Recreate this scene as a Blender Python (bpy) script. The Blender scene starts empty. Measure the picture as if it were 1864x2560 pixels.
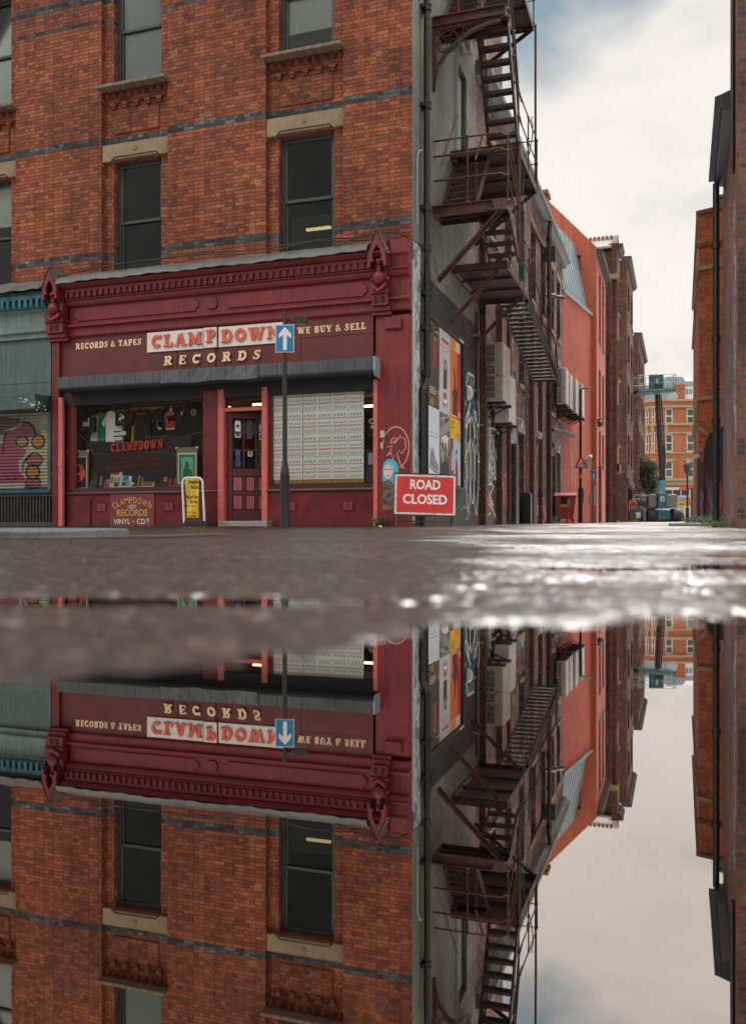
import bpy, math, random
import numpy as np
from mathutils import Vector, Matrix

random.seed(11)
C = bpy.context.scene
COL = C.collection

# ------------------------------------------------------------------ camera, sky, sun, exposure
PSI = math.radians(18.85)
CS, SN = math.cos(PSI), math.sin(PSI)
CAM = Vector((4.227, -14.40, 0.08))
F, CX, HY = 2250.0, 932.0, 1326.0            # focal length, centre column and horizon row of a 1864 x 2560 frame

cam_d = bpy.data.cameras.new('camera')
cam = bpy.data.objects.new('camera', cam_d)
COL.objects.link(cam)
cam.location = CAM
cam.rotation_euler = (math.pi / 2, 0, PSI)
cam_d.sensor_fit = 'VERTICAL'
cam_d.sensor_height = 36.0
cam_d.lens = F / 2560 * 36
cam_d.shift_y = (HY - 1280) / 2560
cam_d.clip_start = 0.02
cam_d.clip_end = 3000
cam_d.dof.use_dof = True
cam_d.dof.focus_distance = 15.5
cam_d.dof.aperture_fstop = 3.2
C.camera = cam
C.view_settings.view_transform = 'Standard'
C.view_settings.look = 'None'
C.view_settings.exposure = -0.30
C.view_settings.gamma = 1
C.cycles.use_denoising = True
C.cycles.max_bounces = 8
C.cycles.transparent_max_bounces = 12
C.cycles.sample_clamp_indirect = 4.0


def nd(t, ty, ins=None, **attr):
    n = t.nodes.new('ShaderNode' + ty)
    for k, v in attr.items():
        setattr(n, k, v)
    for k, v in (ins or {}).items():
        s = n.inputs[k]
        if isinstance(v, bpy.types.NodeSocket):
            t.links.new(v, s)
        else:
            s.default_value = v
    return n


def mth(t, op, a, b=0.0, c=0.0, clamp=False):
    return nd(t, 'Math', {0: a, 1: b, 2: c}, operation=op, use_clamp=clamp).outputs[0]


def mixc(t, f, a, b, blend='MIX'):
    return nd(t, 'Mix', {0: f, 6: a, 7: b}, data_type='RGBA', blend_type=blend).outputs[2]


def ramp(t, f, stops, interp='LINEAR'):
    n = nd(t, 'ValToRGB', {0: f})
    r = n.color_ramp
    r.interpolation = interp
    while len(r.elements) < len(stops):
        r.elements.new(0.5)
    for e, (p, c) in zip(r.elements, stops):
        e.position = p
        e.color = (*c[:3], 1) if hasattr(c, '__len__') else (c, c, c, 1)
    return n.outputs[0]


SUN_DIR = Vector((-0.50, -0.88, 1.00)).normalized()      # towards the sun: behind the camera, a little to the left
W = bpy.data.worlds.new('World')
C.world = W
W.use_nodes = True
wt = W.node_tree
wt.nodes.clear()
w_out = nd(wt, 'OutputWorld')
sky = nd(wt, 'TexSky', sky_type='NISHITA', sun_disc=False, sun_elevation=math.asin(SUN_DIR.z),
         sun_rotation=math.atan2(SUN_DIR.x, SUN_DIR.y), air_density=1.0, dust_density=1.2, ozone_density=2.0)
gen = nd(wt, 'TexCoord').outputs['Generated']
sep = nd(wt, 'SeparateXYZ', {0: gen})
zz = mth(wt, 'ADD', mth(wt, 'MAXIMUM', sep.outputs[2], 0.0), 0.28)
cp = nd(wt, 'CombineXYZ', {0: mth(wt, 'DIVIDE', sep.outputs[0], zz), 1: mth(wt, 'DIVIDE', sep.outputs[1], zz), 2: 0.3}).outputs[0]
n1 = nd(wt, 'TexNoise', {'Vector': cp, 'Scale': 1.7, 'Detail': 7.0, 'Roughness': 0.55})
n2 = nd(wt, 'TexNoise', {'Vector': cp, 'Scale': 2.6, 'Detail': 5.0, 'Roughness': 0.6, 'Distortion': 0.4})
# one clear gap in the cloud above the alley, the rest broken cover
gx = Vector((-SN, CS, 0)) + Vector((CS, SN, 0)) * ((1400 - CX) / F) + Vector((0, 0, 1)) * ((HY + 110) / F)
gx.normalize()
dotg = nd(wt, 'VectorMath', {0: gen, 1: tuple(gx)}, operation='DOT_PRODUCT').outputs['Value']
gap = mth(wt, 'ADD', mth(wt, 'MULTIPLY', mth(wt, 'SUBTRACT', dotg, 0.9926), 120.0), mth(wt, 'MULTIPLY', mth(wt, 'SUBTRACT', n1.outputs[0], 0.5), 5.0), clamp=True)
cov = ramp(wt, n1.outputs[0], [(0.16, 0.0), (0.28, 1.0)])
cov2 = mth(wt, 'MULTIPLY', cov, mth(wt, 'SUBTRACT', 1.0, gap), clamp=True)
cloud = ramp(wt, n2.outputs[0], [(0.30, (9.4, 8.9, 8.5)), (0.47, (11.0, 10.35, 9.75)), (0.75, (11.9, 11.2, 10.5))])
# an overcast sky is brighter towards the zenith than near the horizon
zen = ramp(wt, sep.outputs[2], [(0.49, 1.0), (0.85, 1.7)])
cloud = mixc(wt, 1.0, cloud, zen, 'MULTIPLY')
# bright lobe added to the sky out of view, for glare on the road
hi = Vector((-SN, CS, 0)) + Vector((CS, SN, 0)) * 0.52
hi = (hi.normalized() * math.cos(math.radians(60)) + Vector((0, 0, math.sin(math.radians(60))))).normalized()
doth = nd(wt, 'VectorMath', {0: gen, 1: tuple(hi)}, operation='DOT_PRODUCT').outputs['Value']
glow = ramp(wt, doth, [(0.89, 1.0), (0.965, 11.0)])
cloud = mixc(wt, 1.0, cloud, glow, 'MULTIPLY')
skyc = mixc(wt, 0.6, sky.outputs[0], (4.8, 6.5, 7.1, 1))
bg = nd(wt, 'Background', {'Color': mixc(wt, cov2, skyc, cloud), 'Strength': 0.105})
wt.links.new(bg.outputs[0], w_out.inputs[0])

sun_d = bpy.data.lights.new('sun', 'SUN')
sun_d.energy = 0.9
sun_d.angle = math.radians(15)
sun_d.color = (1.0, 0.93, 0.85)
sun = bpy.data.objects.new('sun', sun_d)
COL.objects.link(sun)
sun.rotation_euler = SUN_DIR.to_track_quat('Z', 'Y').to_euler()
sun.location = (-10, -30, 40)


# ------------------------------------------------------------------ geometry of the view used for taking measurements
def ray(u, v):
    t, h = (u - CX) / F, (HY - v) / F
    return Vector((CS * t - SN, SN * t + CS, h))


def PY(u, v, y=0.0):
    d = ray(u, v)
    return CAM + d * ((y - CAM.y) / d.y)


def PX(u, v, x=0.0):
    d = ray(u, v)
    return CAM + d * ((x - CAM.x) / d.x)


def PD(u, v, k):
    return CAM + ray(u, v) * k


def U(u, y=0.0):
    return PY(u, HY, y).x


def Zf(u, v, y=0.0):
    return PY(u, v, y).z


def depth(x, y):
    return (x - CAM.x) * -SN + (y - CAM.y) * CS


def gz(x, y):
    return 0.0112 * min(max(depth(x, y) - 2.2, 0.0), 113.0)


# ------------------------------------------------------------------ materials
def lin(c):
    return tuple((x / 12.92 if x <= 0.04045 else ((x + 0.055) / 1.055) ** 2.4) for x in (c[0] / 255, c[1] / 255, c[2] / 255))


def P(name, col, rough=0.6, metal=0.0, var=0.25, scale=6.0, bump=0.0, bscale=40.0, spec=0.5, dirt=None, dscale=3.0,
      damt=0.5, streak=False, emit=0.0, rvar=0.15, two=None, chips=None, splash=None):
    """a plain procedural surface: base colour with mottling, optional dirt / rust patches or run streaks, optional bump."""
    m = bpy.data.materials.new(name)
    m.use_nodes = True
    t = m.node_tree
    t.nodes.clear()
    o = nd(t, 'OutputMaterial')
    co = nd(t, 'TexCoord').outputs['Object']
    nz = nd(t, 'TexNoise', {'Vector': co, 'Scale': scale, 'Detail': 5.0, 'Roughness': 0.6}).outputs[0]
    lo = tuple(c * (1 - var) for c in col)
    hi = tuple(min(1, c * (1 + var * 0.8)) for c in col)
    c = ramp(t, nz, [(0.3, lo), (0.7, hi)])
    if two:
        n4 = nd(t, 'TexNoise', {'Vector': co, 'Scale': scale * 0.35, 'Detail': 6.0, 'Roughness': 0.65}).outputs[0]
        c = mixc(t, ramp(t, n4, [(0.44, 0.0), (0.56, 1.0)]), c, (*two, 1))
    if dirt:
        if streak:
            mp = nd(t, 'Mapping', {'Vector': co, 'Scale': (14.0, 14.0, 0.7)}).outputs[0]
            n3 = nd(t, 'TexNoise', {'Vector': mp, 'Scale': dscale * 0.4, 'Detail': 6.0, 'Roughness': 0.6}).outputs[0]
        else:
            n3 = nd(t, 'TexNoise', {'Vector': co, 'Scale': dscale, 'Detail': 8.0, 'Roughness': 0.7}).outputs[0]
        c = mixc(t, ramp(t, n3, [(0.50, 0.0), (0.68, damt)]), c, (*dirt, 1))
    if splash:
        sz = nd(t, 'SeparateXYZ', {0: co}).outputs[2]
        n9 = nd(t, 'TexNoise', {'Vector': co, 'Scale': 9.0, 'Detail': 7.0, 'Roughness': 0.7}).outputs[0]
        c = mixc(t, ramp(t, mth(t, 'ADD', sz, mth(t, 'MULTIPLY', mth(t, 'SUBTRACT', n9, 0.5), 0.5)), [(0.02, 0.9), (0.30, 0.0)]), c, (*splash, 1))
    if chips:
        n7 = nd(t, 'TexNoise', {'Vector': co, 'Scale': chips[1], 'Detail': 6.0, 'Roughness': 0.7}).outputs[0]
        n8 = nd(t, 'TexNoise', {'Vector': co, 'Scale': 1.3, 'Detail': 3.0}).outputs[0]
        c = mixc(t, ramp(t, mth(t, 'ADD', n7, mth(t, 'MULTIPLY', mth(t, 'SUBTRACT', n8, 0.5), 0.5)), [(chips[2], 0.0), (chips[2] + 0.03, 0.85)]), c, (*chips[0], 1))
    r = mth(t, 'ADD', rough - rvar / 2, mth(t, 'MULTIPLY', nz, rvar), clamp=True)
    b = nd(t, 'BsdfPrincipled', {'Base Color': c, 'Roughness': r, 'Metallic': metal, 'Specular IOR Level': spec})
    if emit:
        t.links.new(c, b.inputs['Emission Color'])
        b.inputs['Emission Strength'].default_value = emit
    if bump:
        n2 = nd(t, 'TexNoise', {'Vector': co, 'Scale': bscale, 'Detail': 4.0}).outputs[0]
        t.links.new(nd(t, 'Bump', {'Strength': bump, 'Distance': 0.01, 'Height': n2}).outputs[0], b.inputs['Normal'])
    t.links.new(b.outputs[0], o.inputs[0])
    return m


_cm = {}


def K(r, g, b, rough=0.55):
    """paint or print of a given display colour."""
    k = (r, g, b, rough)
    if k not in _cm:
        _cm[k] = P('print_%d_%d_%d' % (r, g, b), lin((r, g, b)), rough, var=0.12, scale=9)
    return _cm[k]


def brick(name, pal, mortar, course=0.075, bw=0.225, bands=(), bump=0.5, weather=0.5, pale=0.0, wscale=0.55, soot=None, msize=0.006):
    m = bpy.data.materials.new(name)
    m.use_nodes = True
    t = m.node_tree
    t.nodes.clear()
    o = nd(t, 'OutputMaterial')
    uv0 = nd(t, 'TexCoord').outputs['UV']
    wob = nd(t, 'TexNoise', {'Vector': uv0, 'Scale': 5.0, 'Detail': 3.0}).outputs['Color']
    uv = nd(t, 'VectorMath', {0: uv0, 1: nd(t, 'VectorMath', {0: wob, 3: 0.010}, operation='SCALE').outputs[0]}, operation='ADD').outputs[0]
    br = nd(t, 'TexBrick', {'Vector': uv, 'Color1': (0, 0, 0, 1), 'Color2': (1, 1, 1, 1), 'Mortar': (0.5, 0.5, 0.5, 1), 'Scale': 1.0,
                            'Mortar Size': msize, 'Mortar Smooth': 0.25, 'Bias': 0.0, 'Brick Width': bw, 'Row Height': course}, offset=0.5)
    br.offset_frequency = 2
    br.squash = 0.55
    br.squash_frequency = 2
    fine = nd(t, 'TexNoise', {'Vector': uv0, 'Scale': 26.0, 'Detail': 5.0, 'Roughness': 0.7}).outputs[0]
    big = nd(t, 'TexNoise', {'Vector': uv0, 'Scale': wscale, 'Detail': 6.0, 'Roughness': 0.65}).outputs[0]
    tint = mth(t, 'ADD', mth(t, 'MULTIPLY', br.outputs['Color'], 0.54), mth(t, 'ADD', mth(t, 'MULTIPLY', mth(t, 'SUBTRACT', fine, 0.5), 0.75), mth(t, 'MULTIPLY', big, 0.42)), clamp=True)
    n = len(pal)
    c = ramp(t, tint, [(0.12 + 0.76 * i / (n - 1), pal[i]) for i in range(n)])
    mo = mortar
    if pale:
        n5 = nd(t, 'TexNoise', {'Vector': uv0, 'Scale': 2.3, 'Detail': 4.0}).outputs[0]
        mo = mixc(t, ramp(t, n5, [(0.64, 0.0), (0.70, 1.0)]), (*mortar, 1), (pale, pale * 0.86, pale * 0.72, 1))
    else:
        mo = (*mortar, 1)
    if bands:
        sv = nd(t, 'SeparateXYZ', {0: uv0}).outputs[1]
        fac = 0.0
        for (a, b) in bands:
            q = mth(t, 'MULTIPLY', mth(t, 'GREATER_THAN', sv, a), mth(t, 'LESS_THAN', sv, b))
            fac = q if isinstance(fac, float) else mth(t, 'MAXIMUM', fac, q)
        c = mixc(t, fac, c, ramp(t, tint, [(0.15, (0.02, 0.022, 0.026)), (0.45, (0.055, 0.066, 0.076)), (0.7, (0.10, 0.125, 0.14)), (0.9, (0.24, 0.28, 0.30))]))
    c = mixc(t, br.outputs['Fac'], c, mo)
    dark = ramp(t, big, [(0.30, 1 - weather), (0.58, 1.0)])
    c = mixc(t, 1.0, c, dark, 'MULTIPLY')
    sm = nd(t, 'Mapping', {'Vector': uv0, 'Scale': (3.2, 0.45, 1.0)}).outputs[0]
    sn = nd(t, 'TexNoise', {'Vector': sm, 'Scale': 1.0, 'Detail': 7.0, 'Roughness': 0.7}).outputs[0]
    c = mixc(t, 1.0, c, ramp(t, sn, [(0.34, 1 - weather * 0.9), (0.50, 1.0)]), 'MULTIPLY')
    if soot:
        n6 = nd(t, 'TexNoise', {'Vector': uv0, 'Scale': 1.1, 'Detail': 8.0, 'Roughness': 0.75}).outputs[0]
        c = mixc(t, ramp(t, n6, [(0.40, soot[1]), (0.62, 0.0)]), c, (*soot[0], 1))
    h = mth(t, 'ADD', mth(t, 'SUBTRACT', 1.0, br.outputs['Fac']), mth(t, 'MULTIPLY', fine, 0.5))
    bp = nd(t, 'Bump', {'Strength': bump, 'Distance': 0.012, 'Height': h}).outputs[0]
    b = nd(t, 'BsdfPrincipled', {'Base Color': c, 'Roughness': 0.8, 'Normal': bp, 'Specular IOR Level': 0.35})
    t.links.new(b.outputs[0], o.inputs[0])
    return m


def glass(name, tint=(0.75, 0.8, 0.78), refl=1.45, rough=0.02, dusty=0.06):
    m = bpy.data.materials.new(name)
    m.use_nodes = True
    t = m.node_tree
    t.nodes.clear()
    o = nd(t, 'OutputMaterial')
    fr = nd(t, 'Fresnel', {'IOR': refl}).outputs[0]
    g = nd(t, 'BsdfGlossy', {'Color': (1, 1, 1, 1), 'Roughness': rough})
    tr = nd(t, 'BsdfTransparent', {'Color': (*tint, 1)})
    co = nd(t, 'TexCoord').outputs['Object']
    nz = nd(t, 'TexNoise', {'Vector': co, 'Scale': 3.0, 'Detail': 6.0}).outputs[0]
    df = nd(t, 'BsdfDiffuse', {'Color': (0.25, 0.26, 0.25, 1)})
    a = nd(t, 'MixShader', {0: mth(t, 'MULTIPLY', nz, dusty * 2), 1: tr.outputs[0], 2: df.outputs[0]})
    b = nd(t, 'MixShader', {0: fr, 1: a.outputs[0], 2: g.outputs[0]})
    t.links.new(b.outputs[0], o.inputs[0])
    return m


def lamp(name, col, s):
    m = bpy.data.materials.new(name)
    m.use_nodes = True
    t = m.node_tree
    t.nodes.clear()
    o = nd(t, 'OutputMaterial')
    e = nd(t, 'Emission', {'Color': (*col, 1), 'Strength': s})
    t.links.new(e.outputs[0], o.inputs[0])
    return m


# ------------------------------------------------------------------ mesh building
WL = {}                                                      # world position of each object's origin while the scene is built


def frame(p, ang):
    """local (along the wall, into the wall, up) -> world"""
    return Matrix.Translation(Vector(p)) @ Matrix.Rotation(ang, 4, 'Z')


def camframe(u, v, k):
    """frame at a place k metres off whose first axis runs across the view direction"""
    return frame(PD(u, v, k), PSI)


_txt = {}


def text2d(s, offset=0.0, shear=0.0, space=1.0):
    key = (s, offset, shear, space)
    if key not in _txt:
        cu = bpy.data.curves.new('t', 'FONT')
        cu.body = s
        cu.offset = offset
        cu.shear = shear
        cu.space_character = space
        cu.resolution_u = 3
        ob = bpy.data.objects.new('t', cu)
        me = ob.to_mesh()
        vs = [(v.co.x, v.co.y) for v in me.vertices]
        fs = [tuple(p.vertices) for p in me.polygons]
        ob.to_mesh_clear()
        bpy.data.objects.remove(ob)
        bpy.data.curves.remove(cu)
        _txt[key] = (vs, fs)
    return _txt[key]


class MB:
    def __init__(s, M=None):
        s.v, s.f, s.m, s.uv, s.sm = [], [], [], [], []
        s.M = M or Matrix.Identity(4)

    def add(s, vs, fs, mi=0, smooth=False, T=None):
        b = len(s.v)
        vs = [Vector(p) for p in vs]
        if T is not None:
            vs = [T @ p for p in vs]
        s.v += [s.M @ p for p in vs]
        for f in fs:
            n = Vector((0, 0, 0))
            k = len(f)
            for i in range(k):
                p, q = vs[f[i]], vs[f[(i + 1) % k]]
                n += Vector(((p.y - q.y) * (p.z + q.z), (p.z - q.z) * (p.x + q.x), (p.x - q.x) * (p.y + q.y)))
            ax, ay, az = abs(n.x), abs(n.y), abs(n.z)
            s.f.append(tuple(b + i for i in f))
            s.m.append(mi)
            s.sm.append(smooth)
            for i in f:
                p = vs[i]
                s.uv.append((p.x, p.y) if az > max(ax, ay) else ((p.x, p.z) if ay >= ax else (p.y, p.z)))
        return s

    def box(s, a, b, mi=0, T=None):
        x0, y0, z0 = (min(a[i], b[i]) for i in range(3))
        x1, y1, z1 = (max(a[i], b[i]) for i in range(3))
        return s.add([(x0, y0, z0), (x1, y0, z0), (x1, y1, z0), (x0, y1, z0), (x0, y0, z1), (x1, y0, z1), (x1, y1, z1), (x0, y1, z1)],
                     [(0, 3, 2, 1), (4, 5, 6, 7), (0, 1, 5, 4), (1, 2, 6, 5), (2, 3, 7, 6), (3, 0, 4, 7)], mi, T=T)

    def quad(s, a, b, c, d, mi=0):
        return s.add([a, b, c, d], [(0, 1, 2, 3)], mi)

    def poly(s, pts, mi=0):
        return s.add(pts, [tuple(range(len(pts)))], mi)

    def prism(s, poly, y0, y1, mi=0, axis='xz', T=None, smooth=False):
        """polygon in the wall plane (x, z) pulled from depth y0 to y1; y0 is the face turned outwards"""
        if axis == 'xz':
            g = lambda p, y: (p[0], y, p[1])
        elif axis == 'yz':
            g = lambda p, y: (y, p[0], p[1])
        else:
            g = lambda p, y: (p[0], p[1], y)
        n = len(poly)
        vs = [g(p, y0) for p in poly] + [g(p, y1) for p in poly]
        fs = [tuple(range(n)), tuple(range(2 * n - 1, n - 1, -1))] + [(i, i + n, (i + 1) % n + n, (i + 1) % n) for i in range(n)]
        return s.add(vs, fs, mi, smooth, T)

    def cyl(s, p, q, r, r2=None, n=10, mi=0, caps=True):
        p, q = Vector(p), Vector(q)
        r2 = r if r2 is None else r2
        d = (q - p).normalized()
        a = d.orthogonal().normalized()
        b = d.cross(a)
        vs = []
        for c, rr in ((p, r), (q, r2)):
            vs += [c + (a * math.cos(2 * math.pi * i / n) + b * math.sin(2 * math.pi * i / n)) * rr for i in range(n)]
        s.add(vs, [(i, (i + 1) % n, (i + 1) % n + n, i + n) for i in range(n)], mi, True)
        if caps:
            s.add(vs, [tuple(range(n - 1, -1, -1)), tuple(range(n, 2 * n))], mi)
        return s

    def tube(s, pts, r, n=6, mi=0):
        pts = [Vector(p) for p in pts]
        vs, fs = [], []
        up = None
        for i, p in enumerate(pts):
            d = (pts[min(i + 1, len(pts) - 1)] - pts[max(i - 1, 0)]).normalized()
            if up is None:
                up = d.orthogonal().normalized()
            a = (up - d * up.dot(d))
            a = a.normalized() if a.length > 1e-5 else d.orthogonal().normalized()
            up = a
            b = d.cross(a)
            rr = r[i] if hasattr(r, '__len__') else r
            vs += [p + (a * math.cos(2 * math.pi * j / n) + b * math.sin(2 * math.pi * j / n)) * rr for j in range(n)]
        for i in range(len(pts) - 1):
            fs += [(i * n + j, i * n + (j + 1) % n, (i + 1) * n + (j + 1) % n, (i + 1) * n + j) for j in range(n)]
        s.add(vs, fs, mi, True)
        k = len(pts) - 1
        return s.add(vs, [tuple(range(n - 1, -1, -1)), tuple(range(k * n, k * n + n))], mi)

    def beam(s, p, q, w, h, mi=0, up=(0, 0, 1)):
        p, q = Vector(p), Vector(q)
        d = (q - p).normalized()
        a = d.cross(Vector(up))
        a = a.normalized() if a.length > 1e-5 else d.orthogonal().normalized()
        b = a.cross(d)
        vs = [c + a * (i * w / 2) + b * (j * h / 2) for c in (p, q) for i, j in ((-1, -1), (1, -1), (1, 1), (-1, 1))]
        return s.add(vs, [(3, 2, 1, 0), (4, 5, 6, 7), (0, 1, 5, 4), (1, 2, 6, 5), (2, 3, 7, 6), (3, 0, 4, 7)], mi)

    def lathe(s, prof, c=(0, 0, 0), n=14, mi=0, sx=1, sy=1):
        vs = [(c[0] + r * sx * math.cos(2 * math.pi * j / n), c[1] + r * sy * math.sin(2 * math.pi * j / n), c[2] + z) for r, z in prof for j in range(n)]
        k = len(prof)
        fs = [(i * n + j, i * n + (j + 1) % n, (i + 1) * n + (j + 1) % n, (i + 1) * n + j) for i in range(k - 1) for j in range(n)]
        s.add(vs, fs, mi, True)
        return s.add(vs, [tuple(range(n - 1, -1, -1)), tuple(range((k - 1) * n, k * n))], mi)

    def ball(s, c, r, mi=0, n=12, sc=(1, 1, 1)):
        m = n // 2
        pr = [(max(1e-4, math.sin(math.pi * i / m)), -math.cos(math.pi * i / m)) for i in range(m + 1)]
        vs = [(c[0] + r * sc[0] * a * math.cos(2 * math.pi * j / n), c[1] + r * sc[1] * a * math.sin(2 * math.pi * j / n), c[2] + r * sc[2] * b) for a, b in pr for j in range(n)]
        fs = [(i * n + j, i * n + (j + 1) % n, (i + 1) * n + (j + 1) % n, (i + 1) * n + j) for i in range(m) for j in range(n)]
        return s.add(vs, fs, mi, True)

    def sheet(s, nx, nz, fn, mi=0, smooth=True, thick=None):
        vs = [Vector(fn(i / nx, j / nz)) for j in range(nz + 1) for i in range(nx + 1)]
        w = nx + 1
        fs = [(j * w + i, j * w + i + 1, (j + 1) * w + i + 1, (j + 1) * w + i) for j in range(nz) for i in range(nx)]
        s.add(vs, fs, mi, smooth)
        if thick is not None:
            t = Vector(thick)
            s.add([v + t for v in vs], [f[::-1] for f in fs], mi, smooth)
            ring = [i for i in range(nx + 1)] + [j * w + nx for j in range(1, nz + 1)] + [nz * w + i for i in range(nx - 1, -1, -1)] + [j * w for j in range(nz - 1, 0, -1)]
            n = len(ring)
            s.add([vs[i] for i in ring] + [vs[i] + t for i in ring], [(i, i + n, (i + 1) % n + n, (i + 1) % n) for i in range(n)], mi)
        return s

    def wall(s, s0, s1, z0, z1, d, ops=(), reveal=0.15, mi=0, rmi=None):
        """outward face at depth d (local y) with real openings (sa, sb, za, zb) and their reveals"""
        xs = sorted({s0, s1, *[o[0] for o in ops], *[o[1] for o in ops]})
        zs = sorted({z0, z1, *[o[2] for o in ops], *[o[3] for o in ops]})
        for i in range(len(xs) - 1):
            for j in range(len(zs) - 1):
                cx, cz = (xs[i] + xs[i + 1]) / 2, (zs[j] + zs[j + 1]) / 2
                if cx < s0 or cx > s1 or any(o[0] < cx < o[1] and o[2] < cz < o[3] for o in ops):
                    continue
                s.quad((xs[i], d, zs[j]), (xs[i + 1], d, zs[j]), (xs[i + 1], d, zs[j + 1]), (xs[i], d, zs[j + 1]), mi)
        r = mi if rmi is None else rmi
        for (a, b, c, e) in ops:
            q = d + reveal
            s.quad((a, d, c), (a, d, e), (a, q, e), (a, q, c), r)
            s.quad((b, d, c), (b, q, c), (b, q, e), (b, d, e), r)
            s.quad((a, d, e), (b, d, e), (b, q, e), (a, q, e), r)
            s.quad((a, d, c), (a, q, c), (b, q, c), (b, d, c), r)
        return s

    def text(s, body, x, z, w=None, h=0.1, d=0.0, th=0.004, mi=0, off=0.0, shear=0.0, space=1.0, align='L', T=None, cap=0.70):
        """lettering on the wall plane: left (or centre) x, baseline z, cap height h, optional total width w, front face at depth d - th"""
        vs, fs = text2d(body, off, shear, space)
        x0, x1 = min(p[0] for p in vs), max(p[0] for p in vs)
        sy = h / cap
        sx = (w / (x1 - x0)) if w else sy
        ww = (x1 - x0) * sx
        ox = x - (ww / 2 if align == 'C' else ww if align == 'R' else 0)
        a = [(ox + (p[0] - x0) * sx, d - th, z + p[1] * sy) for p in vs]
        s.add(a, fs, mi, T=T)
        if th > 0.003:
            cnt = {}
            for f in fs:
                for i in range(len(f)):
                    e = (f[i], f[(i + 1) % len(f)])
                    cnt[e] = 1
            rim = [e for e in cnt if (e[1], e[0]) not in cnt]
            b = [(p[0], d, p[2]) for p in a]
            n = len(a)
            s.add(a + b, [(j, i, i + n, j + n) for i, j in rim], mi, T=T)
        return s

    def build(s, name, mats, parent=None, bevel=0.0, seg=1, at=None):
        if at is None:
            xs, ys, zs = [p.x for p in s.v], [p.y for p in s.v], [p.z for p in s.v]
            at = Vector(((min(xs) + max(xs)) / 2, (min(ys) + max(ys)) / 2, min(zs)))
        at = Vector(at)
        me = bpy.data.meshes.new(name)
        me.from_pydata([p - at for p in s.v], [], s.f)
        me.polygons.foreach_set('material_index', s.m)
        me.polygons.foreach_set('use_smooth', s.sm)
        me.uv_layers.new(name='UVMap').data.foreach_set('uv', [c for p in s.uv for c in p])
        for m in (mats if isinstance(mats, (list, tuple)) else [mats]):
            me.materials.append(m)
        me.update()
        o = bpy.data.objects.new(name, me)
        COL.objects.link(o)
        WL[o.name] = at
        if parent is not None:
            o.parent = parent
            o.location = at - WL[parent.name]
        else:
            o.location = at
        if bevel:
            b = o.modifiers.new('bevel', 'BEVEL')
            b.width = bevel
            b.segments = seg
            b.limit_method = 'ANGLE'
            b.angle_limit = math.radians(40)
        return o


def tag(o, label=None, cat=None, group=None, kind=None):
    if label:
        o['label'] = label
    if cat:
        o['category'] = cat
    if group:
        o['group'] = group
    if kind:
        o['kind'] = kind
    return o


def thing(name, label, cat, loc, group=None):
    o = bpy.data.objects.new(name, None)
    COL.objects.link(o)
    o.location = Vector(loc)
    o.empty_display_size = 0.2
    WL[o.name] = Vector(loc)
    return tag(o, label, cat, group)


def kids(o):
    return [c for c in bpy.data.objects if c.parent == o]


def copy_tree(o, parent=None):
    c = o.copy()
    COL.objects.link(c)
    WL[c.name] = WL[o.name].copy()
    if parent is not None:
        c.parent = parent
    for ch in kids(o):
        copy_tree(ch, c)
    return c


def dup(o, loc, label=None, rot=None):
    c = copy_tree(o)
    c.location = Vector(loc)
    if rot is not None:
        c.rotation_euler = rot
    if label:
        c['label'] = label
    return c


def ell(cx, cy, rx, ry, a0=0, a1=360, n=24):
    full = abs(a1 - a0) >= 360
    k = n if full else n + 1
    return [(cx + rx * math.cos(math.radians(a0 + (a1 - a0) * i / n)), cy + ry * math.sin(math.radians(a0 + (a1 - a0) * i / n))) for i in range(k)]


def ribbon(mb, pts, w, d, th=0.002, mi=0, closed=False, T=None):
    """a painted stroke of width w along pts in the wall plane, its face at depth d - th"""
    n = len(pts)
    L, R = [], []
    for i, p in enumerate(pts):
        if closed:
            a, b = pts[i - 1], pts[(i + 1) % n]
        else:
            a, b = pts[max(i - 1, 0)], pts[min(i + 1, n - 1)]
        dx, dz = b[0] - a[0], b[1] - a[1]
        l = math.hypot(dx, dz) or 1
        ww = (w[i] if hasattr(w, '__len__') else w) / 2
        L.append((p[0] - dz / l * ww, d - th, p[1] + dx / l * ww))
        R.append((p[0] + dz / l * ww, d - th, p[1] - dx / l * ww))
    k = n if closed else n - 1
    mb.add(L + R, [(i, i + n, (i + 1) % n + n, (i + 1) % n) for i in range(k)], mi, T=T)
    return mb


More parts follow.
